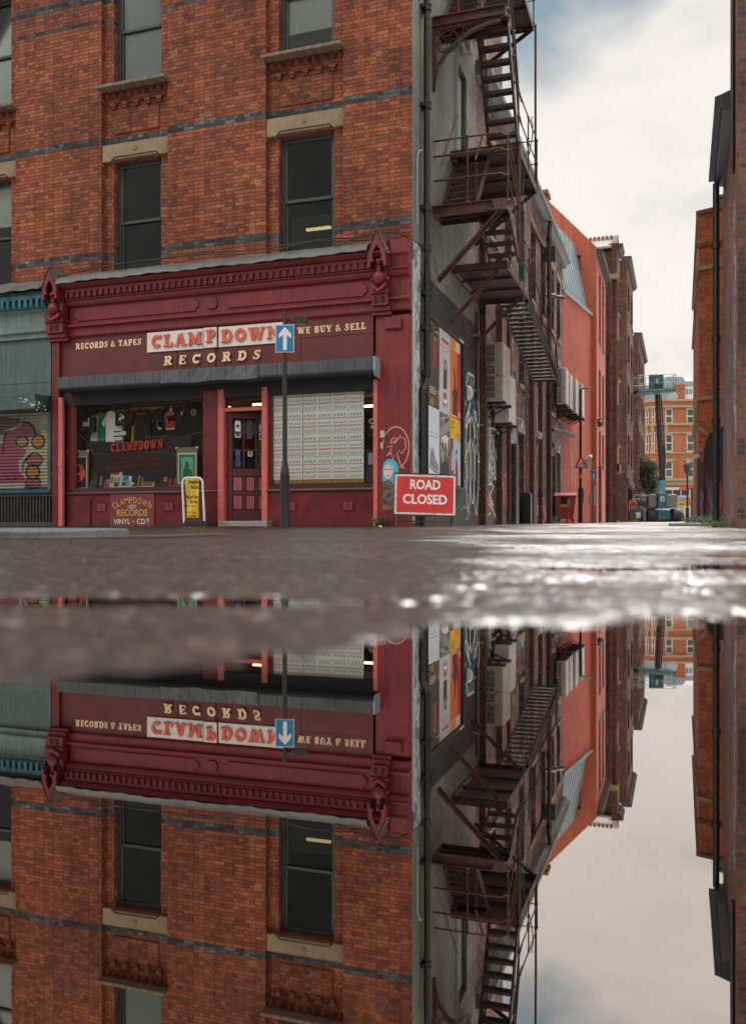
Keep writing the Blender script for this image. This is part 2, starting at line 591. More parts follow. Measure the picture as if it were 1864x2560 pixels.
# a heavy slab-serif alphabet drawn as strokes in a box one unit high
def _slab():
    t = 0.27
    def I(x, w=t):
        return ([(x, 0.0), (x, 1.0)], w)
    def sf(x, y, l=0.44):
        return ([(x - l / 2, y), (x + l / 2, y)], 0.13)
    e = lambda *a: ell(*a)
    G = {}
    G['C'] = (0.92, [(e(0.46, 0.5, 0.33, 0.385, 42, 318, 20), 0.25), ([(0.80, 0.66), (0.80, 1.0)], 0.12)])
    G['L'] = (0.86, [I(0.30), sf(0.30, 0.935, 0.55), sf(0.34, 0.065, 0.62), ([(0.30, 0.07), (0.80, 0.07)], 0.14), ([(0.76, 0.02), (0.76, 0.36)], 0.12)])
    G['A'] = (1.04, [([(0.22, 0.03), (0.46, 0.97)], 0.15), ([(0.80, 0.03), (0.55, 0.97)], 0.30), ([(0.3, 0.36), (0.72, 0.36)], 0.12), sf(0.20, 0.065, 0.40), sf(0.82, 0.065, 0.44)])
    G['M'] = (1.26, [([(0.22, 0), (0.22, 1)], 0.15), ([(1.02, 0), (1.02, 1)], 0.27), ([(0.26, 0.97), (0.62, 0.12)], 0.26), ([(0.98, 0.97), (0.62, 0.12)], 0.13), sf(0.20, 0.065, 0.36), sf(1.02, 0.065, 0.46), sf(0.17, 0.935, 0.3), sf(1.09, 0.935, 0.3)])
    G['P'] = (0.90, [I(0.28), (e(0.48, 0.71, 0.28, 0.225, -92, 92, 14), 0.22), ([(0.26, 0.935), (0.5, 0.935)], 0.13), ([(0.3, 0.485), (0.5, 0.485)], 0.12), sf(0.24, 0.935, 0.40), sf(0.29, 0.065, 0.54)])
    G['D'] = (1.0, [I(0.28), (e(0.44, 0.5, 0.40, 0.435, -90, 90, 18), 0.25), ([(0.2, 0.935), (0.46, 0.935)], 0.13), ([(0.2, 0.065), (0.46, 0.065)], 0.13), sf(0.22, 0.935, 0.36), sf(0.22, 0.065, 0.36)])
    G['O'] = (1.02, [(e(0.51, 0.5, 0.34, 0.385, 0, 360, 26), 0.25)])
    G['W'] = (1.36, [([(0.18, 0.97), (0.40, 0.03)], 0.27), ([(0.46, 0.03), (0.66, 0.9)], 0.13), ([(0.62, 0.95), (0.90, 0.03)], 0.27), ([(0.95, 0.03), (1.18, 0.97)], 0.13), sf(0.19, 0.935, 0.42), sf(0.66, 0.935, 0.30), sf(1.17, 0.935, 0.34)])
    G['N'] = (1.10, [([(0.22, 0), (0.22, 1)], 0.14), ([(0.88, 0), (0.88, 1)], 0.14), ([(0.20, 0.95), (0.88, 0.08)], 0.28), sf(0.22, 0.065, 0.38), sf(0.88, 0.935, 0.38), sf(0.16, 0.935, 0.28)])
    G['R'] = (1.0, [I(0.28), (e(0.48, 0.73, 0.26, 0.205, -92, 92, 14), 0.21), ([(0.26, 0.935), (0.5, 0.935)], 0.13), ([(0.3, 0.52), (0.5, 0.52)], 0.12), ([(0.52, 0.5), (0.80, 0.06)], 0.27), sf(0.24, 0.935, 0.38), sf(0.28, 0.065, 0.46), sf(0.86, 0.065, 0.26)])
    G['E'] = (0.92, [I(0.28), ([(0.2, 0.935), (0.8, 0.935)], 0.13), ([(0.2, 0.065), (0.84, 0.065)], 0.13), ([(0.3, 0.5), (0.62, 0.5)], 0.12), ([(0.77, 0.72), (0.77, 0.99)], 0.11), ([(0.80, 0.01), (0.80, 0.3)], 0.11), ([(0.62, 0.36), (0.62, 0.64)], 0.10)])
    G['S'] = (0.82, [([(0.66, 0.80), (0.56, 0.90), (0.42, 0.93), (0.27, 0.88), (0.21, 0.74), (0.28, 0.61), (0.45, 0.52), (0.60, 0.42), (0.64, 0.27), (0.56, 0.13), (0.40, 0.07), (0.24, 0.12), (0.14, 0.25)], [0.12, 0.14, 0.15, 0.17, 0.21, 0.24, 0.26, 0.24, 0.21, 0.17, 0.15, 0.14, 0.12]), ([(0.68, 0.68), (0.68, 0.99)], 0.11), ([(0.12, 0.01), (0.12, 0.32)], 0.11)])
    G['T'] = (0.92, [I(0.46), ([(0.08, 0.935), (0.84, 0.935)], 0.13), ([(0.12, 0.66), (0.12, 0.98)], 0.11), ([(0.80, 0.66), (0.80, 0.98)], 0.11), sf(0.46, 0.065, 0.5)])
    G['B'] = (0.94, [I(0.28), (e(0.48, 0.74, 0.23, 0.195, -92, 92, 12), 0.21), (e(0.48, 0.27, 0.28, 0.205, -92, 92, 12), 0.22), ([(0.2, 0.935), (0.5, 0.935)], 0.13), ([(0.3, 0.505), (0.5, 0.505)], 0.11), ([(0.2, 0.065), (0.5, 0.065)], 0.13)])
    G['U'] = (1.04, [([(0.28, 1.0), (0.28, 0.34), (0.34, 0.17), (0.46, 0.08), (0.60, 0.08), (0.74, 0.17), (0.80, 0.34), (0.80, 1.0)], [0.27, 0.26, 0.22, 0.16, 0.14, 0.14, 0.13, 0.13]), sf(0.27, 0.935, 0.48), sf(0.80, 0.935, 0.38)])
    G['Y'] = (1.0, [([(0.20, 0.97), (0.50, 0.42)], 0.27), ([(0.82, 0.97), (0.54, 0.42)], 0.13), ([(0.52, 0.0), (0.52, 0.46)], 0.26), sf(0.20, 0.935, 0.44), sf(0.82, 0.935, 0.36), sf(0.52, 0.065, 0.5)])
    G['&'] = (1.06, [([(0.95, 0.05), (0.30, 0.66), (0.27, 0.78), (0.34, 0.90), (0.48, 0.92), (0.58, 0.84), (0.56, 0.72), (0.24, 0.46), (0.17, 0.28), (0.25, 0.12), (0.45, 0.07), (0.68, 0.18), (0.88, 0.52)], [0.2, 0.2, 0.17, 0.14, 0.13, 0.14, 0.15, 0.18, 0.22, 0.2, 0.16, 0.15, 0.12])])
    G[' '] = (0.45, [])
    return G


SLAB = _slab()


def slab(mb, body, x0, x1, z, h, d, th=0.02, mi=0, shear=0.0, gap=0.06, width=None):
    """slab-serif line fitted between x0 and x1; each stroke is a solid bar, nested a hair so no faces coincide"""
    tot = sum(SLAB[c][0] for c in body) + gap * (len(body) - 1)
    sx = (x1 - x0) / tot if width is None else width
    pen = 0.0
    if width is not None:
        gap = ((x1 - x0) / sx - sum(SLAB[c][0] for c in body)) / (len(body) - 1)
    for c in body:
        adv, strokes = SLAB[c]
        for i, (pts, w) in enumerate(strokes):
            q = [(x0 + (pen + px + shear * (pz - 0.5)) * sx, z + pz * h) for px, pz in pts]
            full = len(pts) > 20 and c == 'O'
            ww = [a * (sx + h) / 2 for a in w] if hasattr(w, '__len__') else w * ((sx if abs(pts[0][0] - pts[-1][0]) < abs(pts[0][1] - pts[-1][1]) else h) if len(pts) == 2 else (sx + h) / 2)
            f0 = d - th - 0.0006 * i
            k = len(mb.v)
            ribbon(mb, q, ww, f0, 0.0, mi, closed=full)
            n = len(q)
            Lf = [mb.M.inverted() @ p for p in mb.v[k:k + n]]
            Rf = [mb.M.inverted() @ p for p in mb.v[k + n:k + 2 * n]]
            for A in (Lf, Rf):
                B = [Vector((p.x, d, p.z)) for p in A]
                m = n if full else n - 1
                mb.add(A + B, [(j, (j + 1) % n, (j + 1) % n + n, j + n) for j in range(m)], mi)
            if not full:
                for j in (0, n - 1):
                    a, b = Lf[j], Rf[j]
                    mb.quad(a, b, (b.x, d, b.z), (a.x, d, a.z), mi)
        pen += adv + gap
    return mb


def pic(name, label, cat, M, w, h, base, items=(), th=0.004, group=None, parent=None):
    """a flat printed thing: sheet w x h with its lower left corner at the frame's origin; items are shapes in unit coordinates"""
    mb = MB(M)
    mats = [base]
    mb.box((0, -th, 0), (w, 0, h), 0)
    for i, (mat, kind, *a) in enumerate(items):
        if mat not in mats:
            mats.append(mat)
        mi = mats.index(mat)
        d = -th - 0.0005 - 0.0004 * i
        if kind == 'p':
            mb.poly([(x * w, d, z * h) for x, z in a[0]], mi)
        elif kind == 'r':
            x0, z0, x1, z1 = a
            mb.quad((x0 * w, d, z0 * h), (x1 * w, d, z0 * h), (x1 * w, d, z1 * h), (x0 * w, d, z1 * h), mi)
        elif kind == 'e':
            mb.poly([(x * w, d, z * h) for x, z in ell(*a)], mi)
        elif kind == 's':
            ribbon(mb, [(x * w, z * h) for x, z in a[0]], a[1] * w, d, 0.0, mi)
        elif kind == 't':
            body, x, z, tw, tht = a[:5]
            mb.text(body, x * w, z * h, tw * w if tw else None, tht * h, d, 0.0, mi, off=a[5] if len(a) > 5 else 0.0, align='C')
    o = mb.build(name, mats, parent)
    return tag(o, label, cat, group)

# ------------------------------------------------------------------ shared materials
_c = 0.0675
BANDS = [(77 * _c, 79 * _c), (109 * _c, 111 * _c), (143 * _c, 144 * _c), (149 * _c, 151 * _c)]
M_BRICK = brick('orange_brick', [(0.11, 0.036, 0.026), (0.21, 0.056, 0.030), (0.29, 0.078, 0.036), (0.355, 0.102, 0.042), (0.46, 0.16, 0.066)], (0.075, 0.036, 0.025), course=0.0675, bw=0.205, bands=BANDS, pale=0.36, weather=0.42)
M_BRICK_WH = brick('warehouse_brick', [(0.12, 0.058, 0.045), (0.24, 0.11, 0.08), (0.35, 0.175, 0.13), (0.46, 0.25, 0.19)], (0.09, 0.075, 0.07), weather=0.5, soot=((0.022, 0.018, 0.017), 0.8))
M_BRICK_RED = brick('smooth_red_brick', [(0.36, 0.075, 0.045), (0.44, 0.09, 0.05), (0.52, 0.115, 0.06)], (0.30, 0.10, 0.07), weather=0.22, bump=0.2)
M_BRICK_DK = brick('soot_brick', [(0.07, 0.035, 0.025), (0.14, 0.06, 0.038), (0.22, 0.085, 0.045), (0.36, 0.12, 0.05)], (0.09, 0.065, 0.05), weather=0.5, soot=((0.035, 0.025, 0.02), 0.6), wscale=0.3)
M_BRICK_OR = brick('ochre_red_brick', [(0.20, 0.06, 0.025), (0.33, 0.09, 0.035), (0.44, 0.12, 0.045), (0.52, 0.17, 0.06)], (0.20, 0.10, 0.06), weather=0.35, wscale=0.4)
M_BRICK_NR = brick('weathered_brown_brick', [(0.07, 0.035, 0.028), (0.16, 0.06, 0.04), (0.25, 0.085, 0.05), (0.36, 0.10, 0.05)], (0.16, 0.11, 0.085), weather=0.5, msize=0.010, soot=((0.03, 0.022, 0.02), 0.5))
M_BRICK_TC = brick('terracotta_brick', [(0.36, 0.115, 0.055), (0.41, 0.135, 0.065), (0.46, 0.165, 0.08)], (0.48, 0.20, 0.11), weather=0.12, bump=0.1)
M_STONE = P('sandstone', (0.28, 0.21, 0.13), 0.85, var=0.22, scale=4, bump=0.2, bscale=60, dirt=(0.12, 0.09, 0.06), dscale=2.2, damt=0.6)
M_SILL = P('worn_sill_stone', (0.22, 0.165, 0.11), 0.85, var=0.35, scale=9, bump=0.4, dirt=(0.06, 0.06, 0.045), dscale=6, damt=0.8)
M_BRICKTRIM = P('moulded_brick', (0.20, 0.055, 0.028), 0.8, var=0.4, scale=14, bump=0.3, dirt=(0.03, 0.022, 0.02), dscale=8, damt=0.8)
M_BLUETRIM = P('engineering_brick', (0.05, 0.055, 0.06), 0.5, var=0.5, scale=12, bump=0.2)
M_SASH = P('dark_green_frame', (0.035, 0.045, 0.042), 0.5, var=0.3, scale=10, dirt=(0.12, 0.12, 0.11), dscale=12, damt=0.3)
M_GLASS = glass('window_glass', refl=1.35, dusty=0.01)
M_GLASSD = glass('dirty_glass', refl=1.22, dusty=0.012, rough=0.03)
M_SHOPGLASS = glass('shop_glass', tint=(0.94, 0.95, 0.94), refl=1.25, dusty=0.004)
M_BLIND = P('grey_blind', (0.50, 0.55, 0.51), 0.8, var=0.12, scale=1.2)
M_NET = glass('grimy_net', tint=(0.7, 0.68, 0.6), refl=1.01, dusty=0.14)
M_BLINDW_SKY = P('white_blind_and_sky', (0.80, 0.75, 0.70), 0.8, var=0.10, scale=1.2)
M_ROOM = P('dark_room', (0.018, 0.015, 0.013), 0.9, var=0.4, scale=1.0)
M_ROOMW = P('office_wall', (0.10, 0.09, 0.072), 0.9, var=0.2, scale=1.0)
M_RED = P('crimson_gloss_paint', (0.185, 0.0165, 0.019), 0.5, var=0.22, scale=3.0, bump=0.06, bscale=30, dirt=(0.06, 0.014, 0.016), dscale=3.0, damt=0.65, streak=True, rvar=0.25, chips=((0.42, 0.14, 0.13), 26.0, 0.70))
M_REDD = P('deep_red_board', (0.125, 0.022, 0.023), 0.55, var=0.22, scale=2.2, dirt=(0.07, 0.018, 0.02), dscale=2.5, damt=0.5, rvar=0.2)
M_REDST = P('stall_riser_red', (0.140, 0.0125, 0.017), 0.35, var=0.28, scale=2.5, bump=0.1, bscale=14, dirt=(0.04, 0.01, 0.012), dscale=3.5, damt=0.75, rvar=0.25, chips=((0.30, 0.12, 0.11), 30.0, 0.70), splash=(0.035, 0.018, 0.016))
M_PINK = P('salmon_pink_paint', (0.58, 0.13, 0.115), 0.45, var=0.14, scale=6, dirt=(0.25, 0.07, 0.06), dscale=10, damt=0.4)
M_LEAD = P('lead_flashing', (0.13, 0.14, 0.137), 0.5, var=0.4, scale=3.0, bump=0.5, bscale=7, dirt=(0.05, 0.045, 0.04), dscale=3, damt=0.75, spec=0.6)
M_SHUT = P('grey_shutter_box', (0.060, 0.077, 0.080), 0.42, var=0.3, scale=2.0, bump=0.25, bscale=5, dirt=(0.012, 0.014, 0.015), dscale=4.5, damt=0.9, streak=True, spec=0.6)
M_SHUTC = P('bluish_box_end', (0.30, 0.37, 0.43), 0.45, var=0.25, scale=8, dirt=(0.08, 0.1, 0.12), dscale=9, damt=0.5)
M_BLACK = P('black_iron', (0.013, 0.013, 0.014), 0.38, var=0.3, scale=6, bump=0.08, bscale=60, spec=0.6)
M_DARK = P('grimy_black', (0.016, 0.015, 0.015), 0.7, var=0.4, scale=4)
M_TEALC = P('teal_cornice', (0.035, 0.16, 0.20), 0.5, var=0.4, scale=5, dirt=(0.01, 0.03, 0.04), dscale=6, damt=0.8)
M_TEAL = P('pale_sage_paint', (0.15, 0.225, 0.21), 0.6, var=0.2, scale=3, dirt=(0.06, 0.11, 0.11), dscale=4, damt=0.7, streak=True)
M_GREENB = P('green_fascia', (0.065, 0.115, 0.105), 0.55, var=0.22, scale=2, dirt=(0.12, 0.19, 0.175), dscale=4, damt=0.5, streak=True)
M_GREENS = P('green_shutter_box', (0.05, 0.095, 0.088), 0.5, var=0.4, scale=3, dirt=(0.11, 0.17, 0.16), dscale=2.5, damt=0.6)
M_CREAM = P('cream_lettering', (0.82, 0.62, 0.40), 0.5, var=0.08)
M_WHITEB = P('white_sign_board', (0.72, 0.69, 0.64), 0.45, var=0.06, scale=3, dirt=(0.4, 0.36, 0.32), dscale=6, damt=0.35)
M_CORAL = P('coral_letter', (0.60, 0.125, 0.075), 0.42, var=0.14, scale=10)
M_SEAM = P('dark_gap', (0.03, 0.008, 0.009), 0.8)

# ------------------------------------------------------------------ ground: one sheet of wet asphalt with real relief near the camera
def vnoise(x, y, seed):
    xi, yi = np.floor(x).astype(np.int64), np.floor(y).astype(np.int64)
    fx, fy = x - xi, y - yi
    fx, fy = fx * fx * (3 - 2 * fx), fy * fy * (3 - 2 * fy)

    def h(a, b):
        n = (a * 374761393 + b * 668265263 + seed * 974634777) & 0xFFFFFFFF
        n = ((n ^ (n >> 13)) * 1274126177) & 0xFFFFFFFF
        n = ((n ^ (n >> 16)) * 2246822519) & 0xFFFFFFFF
        return (n ^ (n >> 15)) / 4294967295.0
    return (h(xi, yi) * (1 - fx) + h(xi + 1, yi) * fx) * (1 - fy) + (h(xi, yi + 1) * (1 - fx) + h(xi + 1, yi + 1) * fx) * fy


def build_ground():
    def grow(a, b, s0, rate, smax):
        out, p, s = [], a, s0
        while p < b:
            out.append(p)
            p += s
            s = min(s * rate, smax)
        return out
    D = sorted([-x for x in grow(0.3, 260, 0.05, 1.25, 60)]) + grow(-0.3, 0.22, 0.03, 0.95, 0.03) + grow(0.22, 1.35, 0.0034, 1.0, 0.0034) + grow(1.35, 24, 0.0036, 1.0052, 0.06) + grow(24, 420, 0.1, 1.12, 40)
    Lp = grow(0.0, 0.62, 0.0036, 1.0, 0.0036) + grow(0.62, 6.0, 0.0040, 1.012, 0.05) + grow(6.0, 260, 0.08, 1.2, 50)
    L = sorted([-x for x in Lp[1:]]) + Lp
    D, L = np.array(D), np.array(L)
    dd, ll = np.meshgrid(D, L, indexing='ij')
    X = CAM.x - SN * dd + CS * ll
    Y = CAM.y + CS * dd + SN * ll
    z = 0.0112 * np.clip(dd - 2.2, 0, 113)
    sD = np.gradient(D)[:, None]
    sL = np.gradient(L)[None, :]
    sp = np.maximum(sD, sL)
    near = np.clip(1.0 - (dd - 2.0) / 6.0, 0, 1)
    z += (vnoise(X / 0.55, Y / 0.55, 1) - 0.5) * 0.006 * np.clip(dd / 1.5, 0, 1) * (np.abs(ll) < 20)
    z += (vnoise(X / 2.3, Y / 2.3, 2) - 0.5) * 0.018 * np.clip((dd - 2.2) / 4, 0, 1) * (np.abs(ll) < 40)
    z += (vnoise(X / 0.13, Y / 0.13, 3) - 0.5) * 0.0030
    lev = np.full_like(z, 0.0032) * np.clip((3.2 - dd) / 1.0, 0, 1)
    edge = np.interp(ll, [-1.2, -0.5, -0.2, -0.056, 0.027, 0.217, 0.34, 1.2], [0.30, 0.40, 0.475, 0.575, 0.69, 0.80, 0.84, 0.85])
    wob = (vnoise(X / 0.11, Y / 0.11, 4) - 0.5) * 0.10 + (vnoise(X / 0.03, Y / 0.03, 5) - 0.5) * 0.02
    main = np.clip((edge + 0.03 + wob * 0.8 - dd) / 0.16, 0, 1)

    def blob(d0, d1, l0, l1, soft):
        a = np.minimum((dd - d0) / soft, (d1 - dd) / soft)
        b = np.minimum((ll - l0) / (soft * 2), (l1 - ll) / (soft * 2))
        return np.clip(np.minimum(a, b) + 0.5 + wob * 9, 0, 1)
    p2 = blob(0.94, 1.08, -0.9, -0.10, 0.035) + 0.6 * blob(0.97, 1.03, -0.1, 0.10, 0.03)
    p3 = blob(1.70, 2.00, 0.42, 0.56, 0.1) + blob(1.65, 2.05, 0.72, 1.25, 0.12)
    pud = np.clip(np.maximum(main, np.maximum(p2, p3)), 0, 1)
    z += lev * (1 - pud) - 0.0050 * pud
    g = np.clip(1 - (sp - 0.0065) / 0.008, 0, 1) * (1 - 0.7 * pud)
    st = 0.6 * vnoise(X / 0.0115, Y / 0.0115, 6) + 0.4 * vnoise(X / 0.021, Y / 0.021, 12)
    z += g * (np.clip((st - 0.35) * 1.8, 0, 1) - 0.4) * 0.0034 * (0.4 + 0.9 * vnoise(X / 0.09, Y / 0.09, 8))
    z += g * (vnoise(X / 0.0045, Y / 0.0045, 7) - 0.5) * 0.0007
    g2 = np.clip(1 - (sp - 0.012) / 0.02, 0, 1) * (1 - g)
    z += g2 * (vnoise(X / 0.026, Y / 0.026, 9) - 0.5) * 0.0055
    nD, nL = len(D), len(L)
    me = bpy.data.meshes.new('road')
    co = np.stack([X, Y, z], -1).reshape(-1, 3).astype(np.float32)
    me.vertices.add(len(co))
    me.vertices.foreach_set('co', co.ravel())
    idx = np.arange(nD * nL).reshape(nD, nL)
    q = np.stack([idx[:-1, :-1], idx[:-1, 1:], idx[1:, 1:], idx[1:, :-1]], -1).reshape(-1, 4)
    me.loops.add(q.size)
    me.loops.foreach_set('vertex_index', q.ravel().astype(np.int32))
    me.polygons.add(len(q))
    me.polygons.foreach_set('loop_start', (np.arange(len(q)) * 4).astype(np.int32))
    me.polygons.foreach_set('use_smooth', np.ones(len(q), dtype=bool))
    # sky sheen painted by reflectance: strong towards the alley mouth, weakened before the shops
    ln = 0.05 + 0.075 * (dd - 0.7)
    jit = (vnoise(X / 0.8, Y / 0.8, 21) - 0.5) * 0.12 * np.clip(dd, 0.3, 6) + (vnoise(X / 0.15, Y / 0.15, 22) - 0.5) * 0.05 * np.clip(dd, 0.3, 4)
    sheen_dim = np.clip((ln + jit - ll) / (0.06 + 0.08 * np.clip(dd, 0, 30)) + 0.5, 0, 1)
    ad = me.attributes.new('sheen_dimmed', 'FLOAT', 'POINT')
    ad.data.foreach_set('value', sheen_dim.ravel().astype(np.float32))
    at = me.attributes.new('relief', 'FLOAT', 'POINT')
    at.data.foreach_set('value', np.broadcast_to(np.clip(1 - (sp - 0.005) / 0.02, 0, 1), z.shape).ravel().astype(np.float32))
    me.update()
    me.validate()
    o = bpy.data.objects.new('road', me)
    COL.objects.link(o)
    return tag(o, kind='structure')


def asphalt():
    m = bpy.data.materials.new('wet_asphalt')
    m.use_nodes = True
    t = m.node_tree
    t.nodes.clear()
    o = nd(t, 'OutputMaterial')
    co = nd(t, 'TexCoord').outputs['Object']
    a = nd(t, 'TexNoise', {'Vector': co, 'Scale': 90.0, 'Detail': 3.0, 'Roughness': 0.6}).outputs[0]
    b = nd(t, 'TexVoronoi', {'Vector': co, 'Scale': 70.0}).outputs['Distance']
    big = nd(t, 'TexNoise', {'Vector': co, 'Scale': 0.9, 'Detail': 6.0, 'Roughness': 0.6}).outputs[0]
    big2 = nd(t, 'TexNoise', {'Vector': co, 'Scale': 5.0, 'Detail': 4.0, 'Roughness': 0.6}).outputs[0]
    st = nd(t, 'TexVoronoi', {'Vector': co, 'Scale': 95.0}).outputs['Color']
    sv = nd(t, 'SeparateColor', {0: st}).outputs[0]
    col = ramp(t, sv, [(0.0, (0.010, 0.008, 0.0072)), (0.6, (0.018, 0.0135, 0.012)), (0.85, (0.034, 0.026, 0.022)), (1.0, (0.11, 0.085, 0.072))])
    col = mixc(t, 1.0, col, ramp(t, big, [(0.3, 0.6), (0.7, 1.15)]), 'MULTIPLY')
    wet = ramp(t, big, [(0.36, 0.0), (0.60, 1.0)])
    wet2 = ramp(t, big2, [(0.34, 0.0), (0.55, 1.0)])
    stone = ramp(t, nd(t, 'TexVoronoi', {'Vector': co, 'Scale': 85.0}).outputs['Distance'], [(0.15, 1.0), (0.55, 0.68)])
    ro = mth(t, 'ADD', 0.50, mth(t, 'SUBTRACT', mth(t, 'MULTIPLY', big2, 0.12), mth(t, 'MULTIPLY', wet, 0.14)))
    rel = nd(t, 'Attribute', attribute_name='relief').outputs['Fac']
    ro = mth(t, 'SUBTRACT', ro, mth(t, 'MULTIPLY', rel, 0.06))
    h = mth(t, 'ADD', mth(t, 'MULTIPLY', b, -1.0), mth(t, 'MULTIPLY', a, 0.6))
    bp = nd(t, 'Bump', {'Strength': 0.35, 'Distance': 0.004, 'Height': h}).outputs[0]
    gb = nd(t, 'Bump', {'Strength': 0.12, 'Distance': 0.003, 'Height': h}).outputs[0]
    df = nd(t, 'BsdfPrincipled', {'Base Color': col, 'Roughness': 0.6, 'Normal': bp, 'Specular IOR Level': 0.12})
    gl = nd(t, 'BsdfGlossy', {'Color': (0.92, 0.925, 0.93, 1), 'Roughness': ro, 'Normal': gb}, distribution='BECKMANN')
    mid = nd(t, 'TexNoise', {'Vector': co, 'Scale': 13.0, 'Detail': 9.0, 'Roughness': 0.8}).outputs[0]
    stone = mth(t, 'MULTIPLY', stone, ramp(t, mid, [(0.40, 0.22), (0.58, 1.0)]))
    fac = mth(t, 'MULTIPLY', mth(t, 'ADD', 0.74, mth(t, 'ADD', mth(t, 'MULTIPLY', wet, 0.22), mth(t, 'MULTIPLY', wet2, 0.12))), stone, clamp=True)
    sheen_dim = nd(t, 'Attribute', attribute_name='sheen_dimmed').outputs['Fac']
    fac = mth(t, 'MULTIPLY', fac, mth(t, 'SUBTRACT', 1.0, mth(t, 'MULTIPLY', sheen_dim, 0.45)))
    t.links.new(mth(t, 'SUBTRACT', ro, mth(t, 'MULTIPLY', sheen_dim, 0.13)), gl.inputs['Roughness'])
    bs = nd(t, 'MixShader', {0: fac, 1: df.outputs[0], 2: gl.outputs[0]})
    t.links.new(bs.outputs[0], o.inputs[0])
    return m


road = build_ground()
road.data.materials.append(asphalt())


def water_mat():
    m = bpy.data.materials.new('puddle_water')
    m.use_nodes = True
    t = m.node_tree
    t.nodes.clear()
    o = nd(t, 'OutputMaterial')
    co = nd(t, 'TexCoord').outputs['Object']
    nz = nd(t, 'TexNoise', {'Vector': co, 'Scale': 16.0, 'Detail': 2.0}).outputs[0]
    bp = nd(t, 'Bump', {'Strength': 0.012, 'Distance': 0.004, 'Height': nz}).outputs[0]
    b = nd(t, 'BsdfPrincipled', {'Base Color': (0.56, 0.51, 0.475, 1), 'Metallic': 1.0, 'Roughness': 0.004, 'Normal': bp})
    t.links.new(b.outputs[0], o.inputs[0])
    return m


def dl(d, l, z):
    return (CAM.x - SN * d + CS * l, CAM.y + CS * d + SN * l, z)


pw = MB()
pw.add([dl(-1.5, -2.2, 0), dl(-1.5, 2.6, 0), dl(2.5, 2.6, 0), dl(2.5, -2.2, 0)], [(0, 1, 2, 3)])
tag(pw.build('puddle', water_mat()), kind='structure')

# kerbed build-out of the pavement at the left and the yellow lines
M_KERB = P('kerb_stone', (0.075, 0.085, 0.09), 0.8, var=0.4, scale=30, bump=0.5, bscale=90, spec=0.15)
M_YEL = P('worn_yellow_line', (0.20, 0.098, 0.022), 0.22, var=0.5, scale=25, bump=0.6, bscale=60, dirt=(0.05, 0.04, 0.036), dscale=14, damt=1.0)


def zdl(d):
    return 0.0112 * max(d - 2.2, 0)


mb = MB()
out = [(d, l) for d, l in [(5.35, -5.5), (5.35, -2.35)] + [(5.35 + 0.45 - 0.45 * math.cos(a), -2.35 + 0.45 * math.sin(a)) for a in (0.4, 0.8, 1.2, 1.57)] + [(7.0, -1.9), (7.6, -2.3), (7.9, -3.2), (8.0, -5.5)]]
n = len(out)
top = [dl(d, l, zdl(d) + 0.040) for d, l in out]
mb.add(top + [dl(d - 0.02, l + 0.02, zdl(d) - 0.05) for d, l in out], [tuple(range(n))] + [(i, i + n, (i + 1) % n + n, (i + 1) % n) for i in range(n)])
tag(mb.build('kerb', M_KERB, bevel=0.012, seg=2), kind='structure')


def line_strip(pts, w, name):
    mb = MB()
    P3 = []
    n = len(pts)
    for i, (d, l) in enumerate(pts):
        a, b = pts[max(i - 1, 0)], pts[min(i + 1, n - 1)]
        td, tl = b[0] - a[0], b[1] - a[1]
        k = math.hypot(td, tl)
        for s in (-1, 1):
            q = (d - tl / k * w / 2 * s, l + td / k * w / 2 * s)
            P3.append(dl(q[0], q[1], zdl(q[0]) + (0.006 if d < 5 else 0.010)))
    mb.add(P3, [(2 * i, 2 * i + 1, 2 * i + 3, 2 * i + 2) for i in range(n - 1)])
    return tag(mb.build(name, M_YEL), kind='structure')


line_strip([(5.05, -5.0), (5.05, -2.3), (5.15, -1.9), (5.45, -1.45), (5.7, -1.25)], 0.10, 'road_marking')
line_strip([(5.35, -1.85), (5.9, -1.3), (6.6, -1.1)], 0.10, 'road_marking')
line_strip([(2.50, 0.96), (2.62, 1.15), (2.70, 1.5), (2.74, 2.2)], 0.13, 'road_marking')

# ------------------------------------------------------------------ corner building of orange brick
bld = thing('brick_building', 'tall orange brick corner building with blue brick bands above the red record shop', 'building', (-4, 2, 0))
BAYS = [(-9.50, -8.06), (-6.09, -4.66), (-2.685, -1.23)]
PIERS = [(-11.6, -9.50), (-8.06, -6.09), (-4.66, -2.685), (-1.23, 0.0)]
R1, R2, R3_, R4_ = (4.80, 7.02), (8.42, 10.66), (12.06, 14.2), (15.6, 17.6)
mb = MB()
TOP = 19.4
for a, b in PIERS:
    mb.wall(a, b, 4.3, TOP, 0.0)
for a, b in BAYS:
    oa, ob = a + 0.20, b - 0.20
    mb.wall(a, b, 4.4, TOP, 0.11, [(oa, ob, *q) for q in (R1, R2, R3_, R4_)], 0.17)
    mb.quad((a, 0, 4.4), (a, 0.11, 4.4), (a, 0.11, TOP), (a, 0, TOP))
    mb.quad((b, 0.11, 4.4), (b, 0, 4.4), (b, 0, TOP), (b, 0.11, TOP))
# returns of the brick corner, back and far sides
A90 = Matrix.Rotation(math.pi / 2, 4, 'Z')
mb.M = Matrix.Identity(4)
mb.quad((-11.6, 8, 0), (-11.6, 0, 0), (-11.6, 0, TOP), (-11.6, 8, TOP))
mb.quad((0, 8, 4), (-11.6, 8, 4), (-11.6, 8, TOP), (0, 8, TOP))
mb.build('wall', M_BRICK, bld)
mb = MB()
mb.box((-11.7, -0.10, TOP), (0.08, 0.35, TOP + 0.25))
mb.build('parapet', M_STONE, bld, bevel=0.01)
mb = MB()
mb.quad((-11.6, 0.35, TOP + 0.1), (0, 0.35, TOP + 0.1), (0, 8, TOP + 0.1), (-11.6, 8, TOP + 0.1))
mb.build('roof', M_DARK, bld)

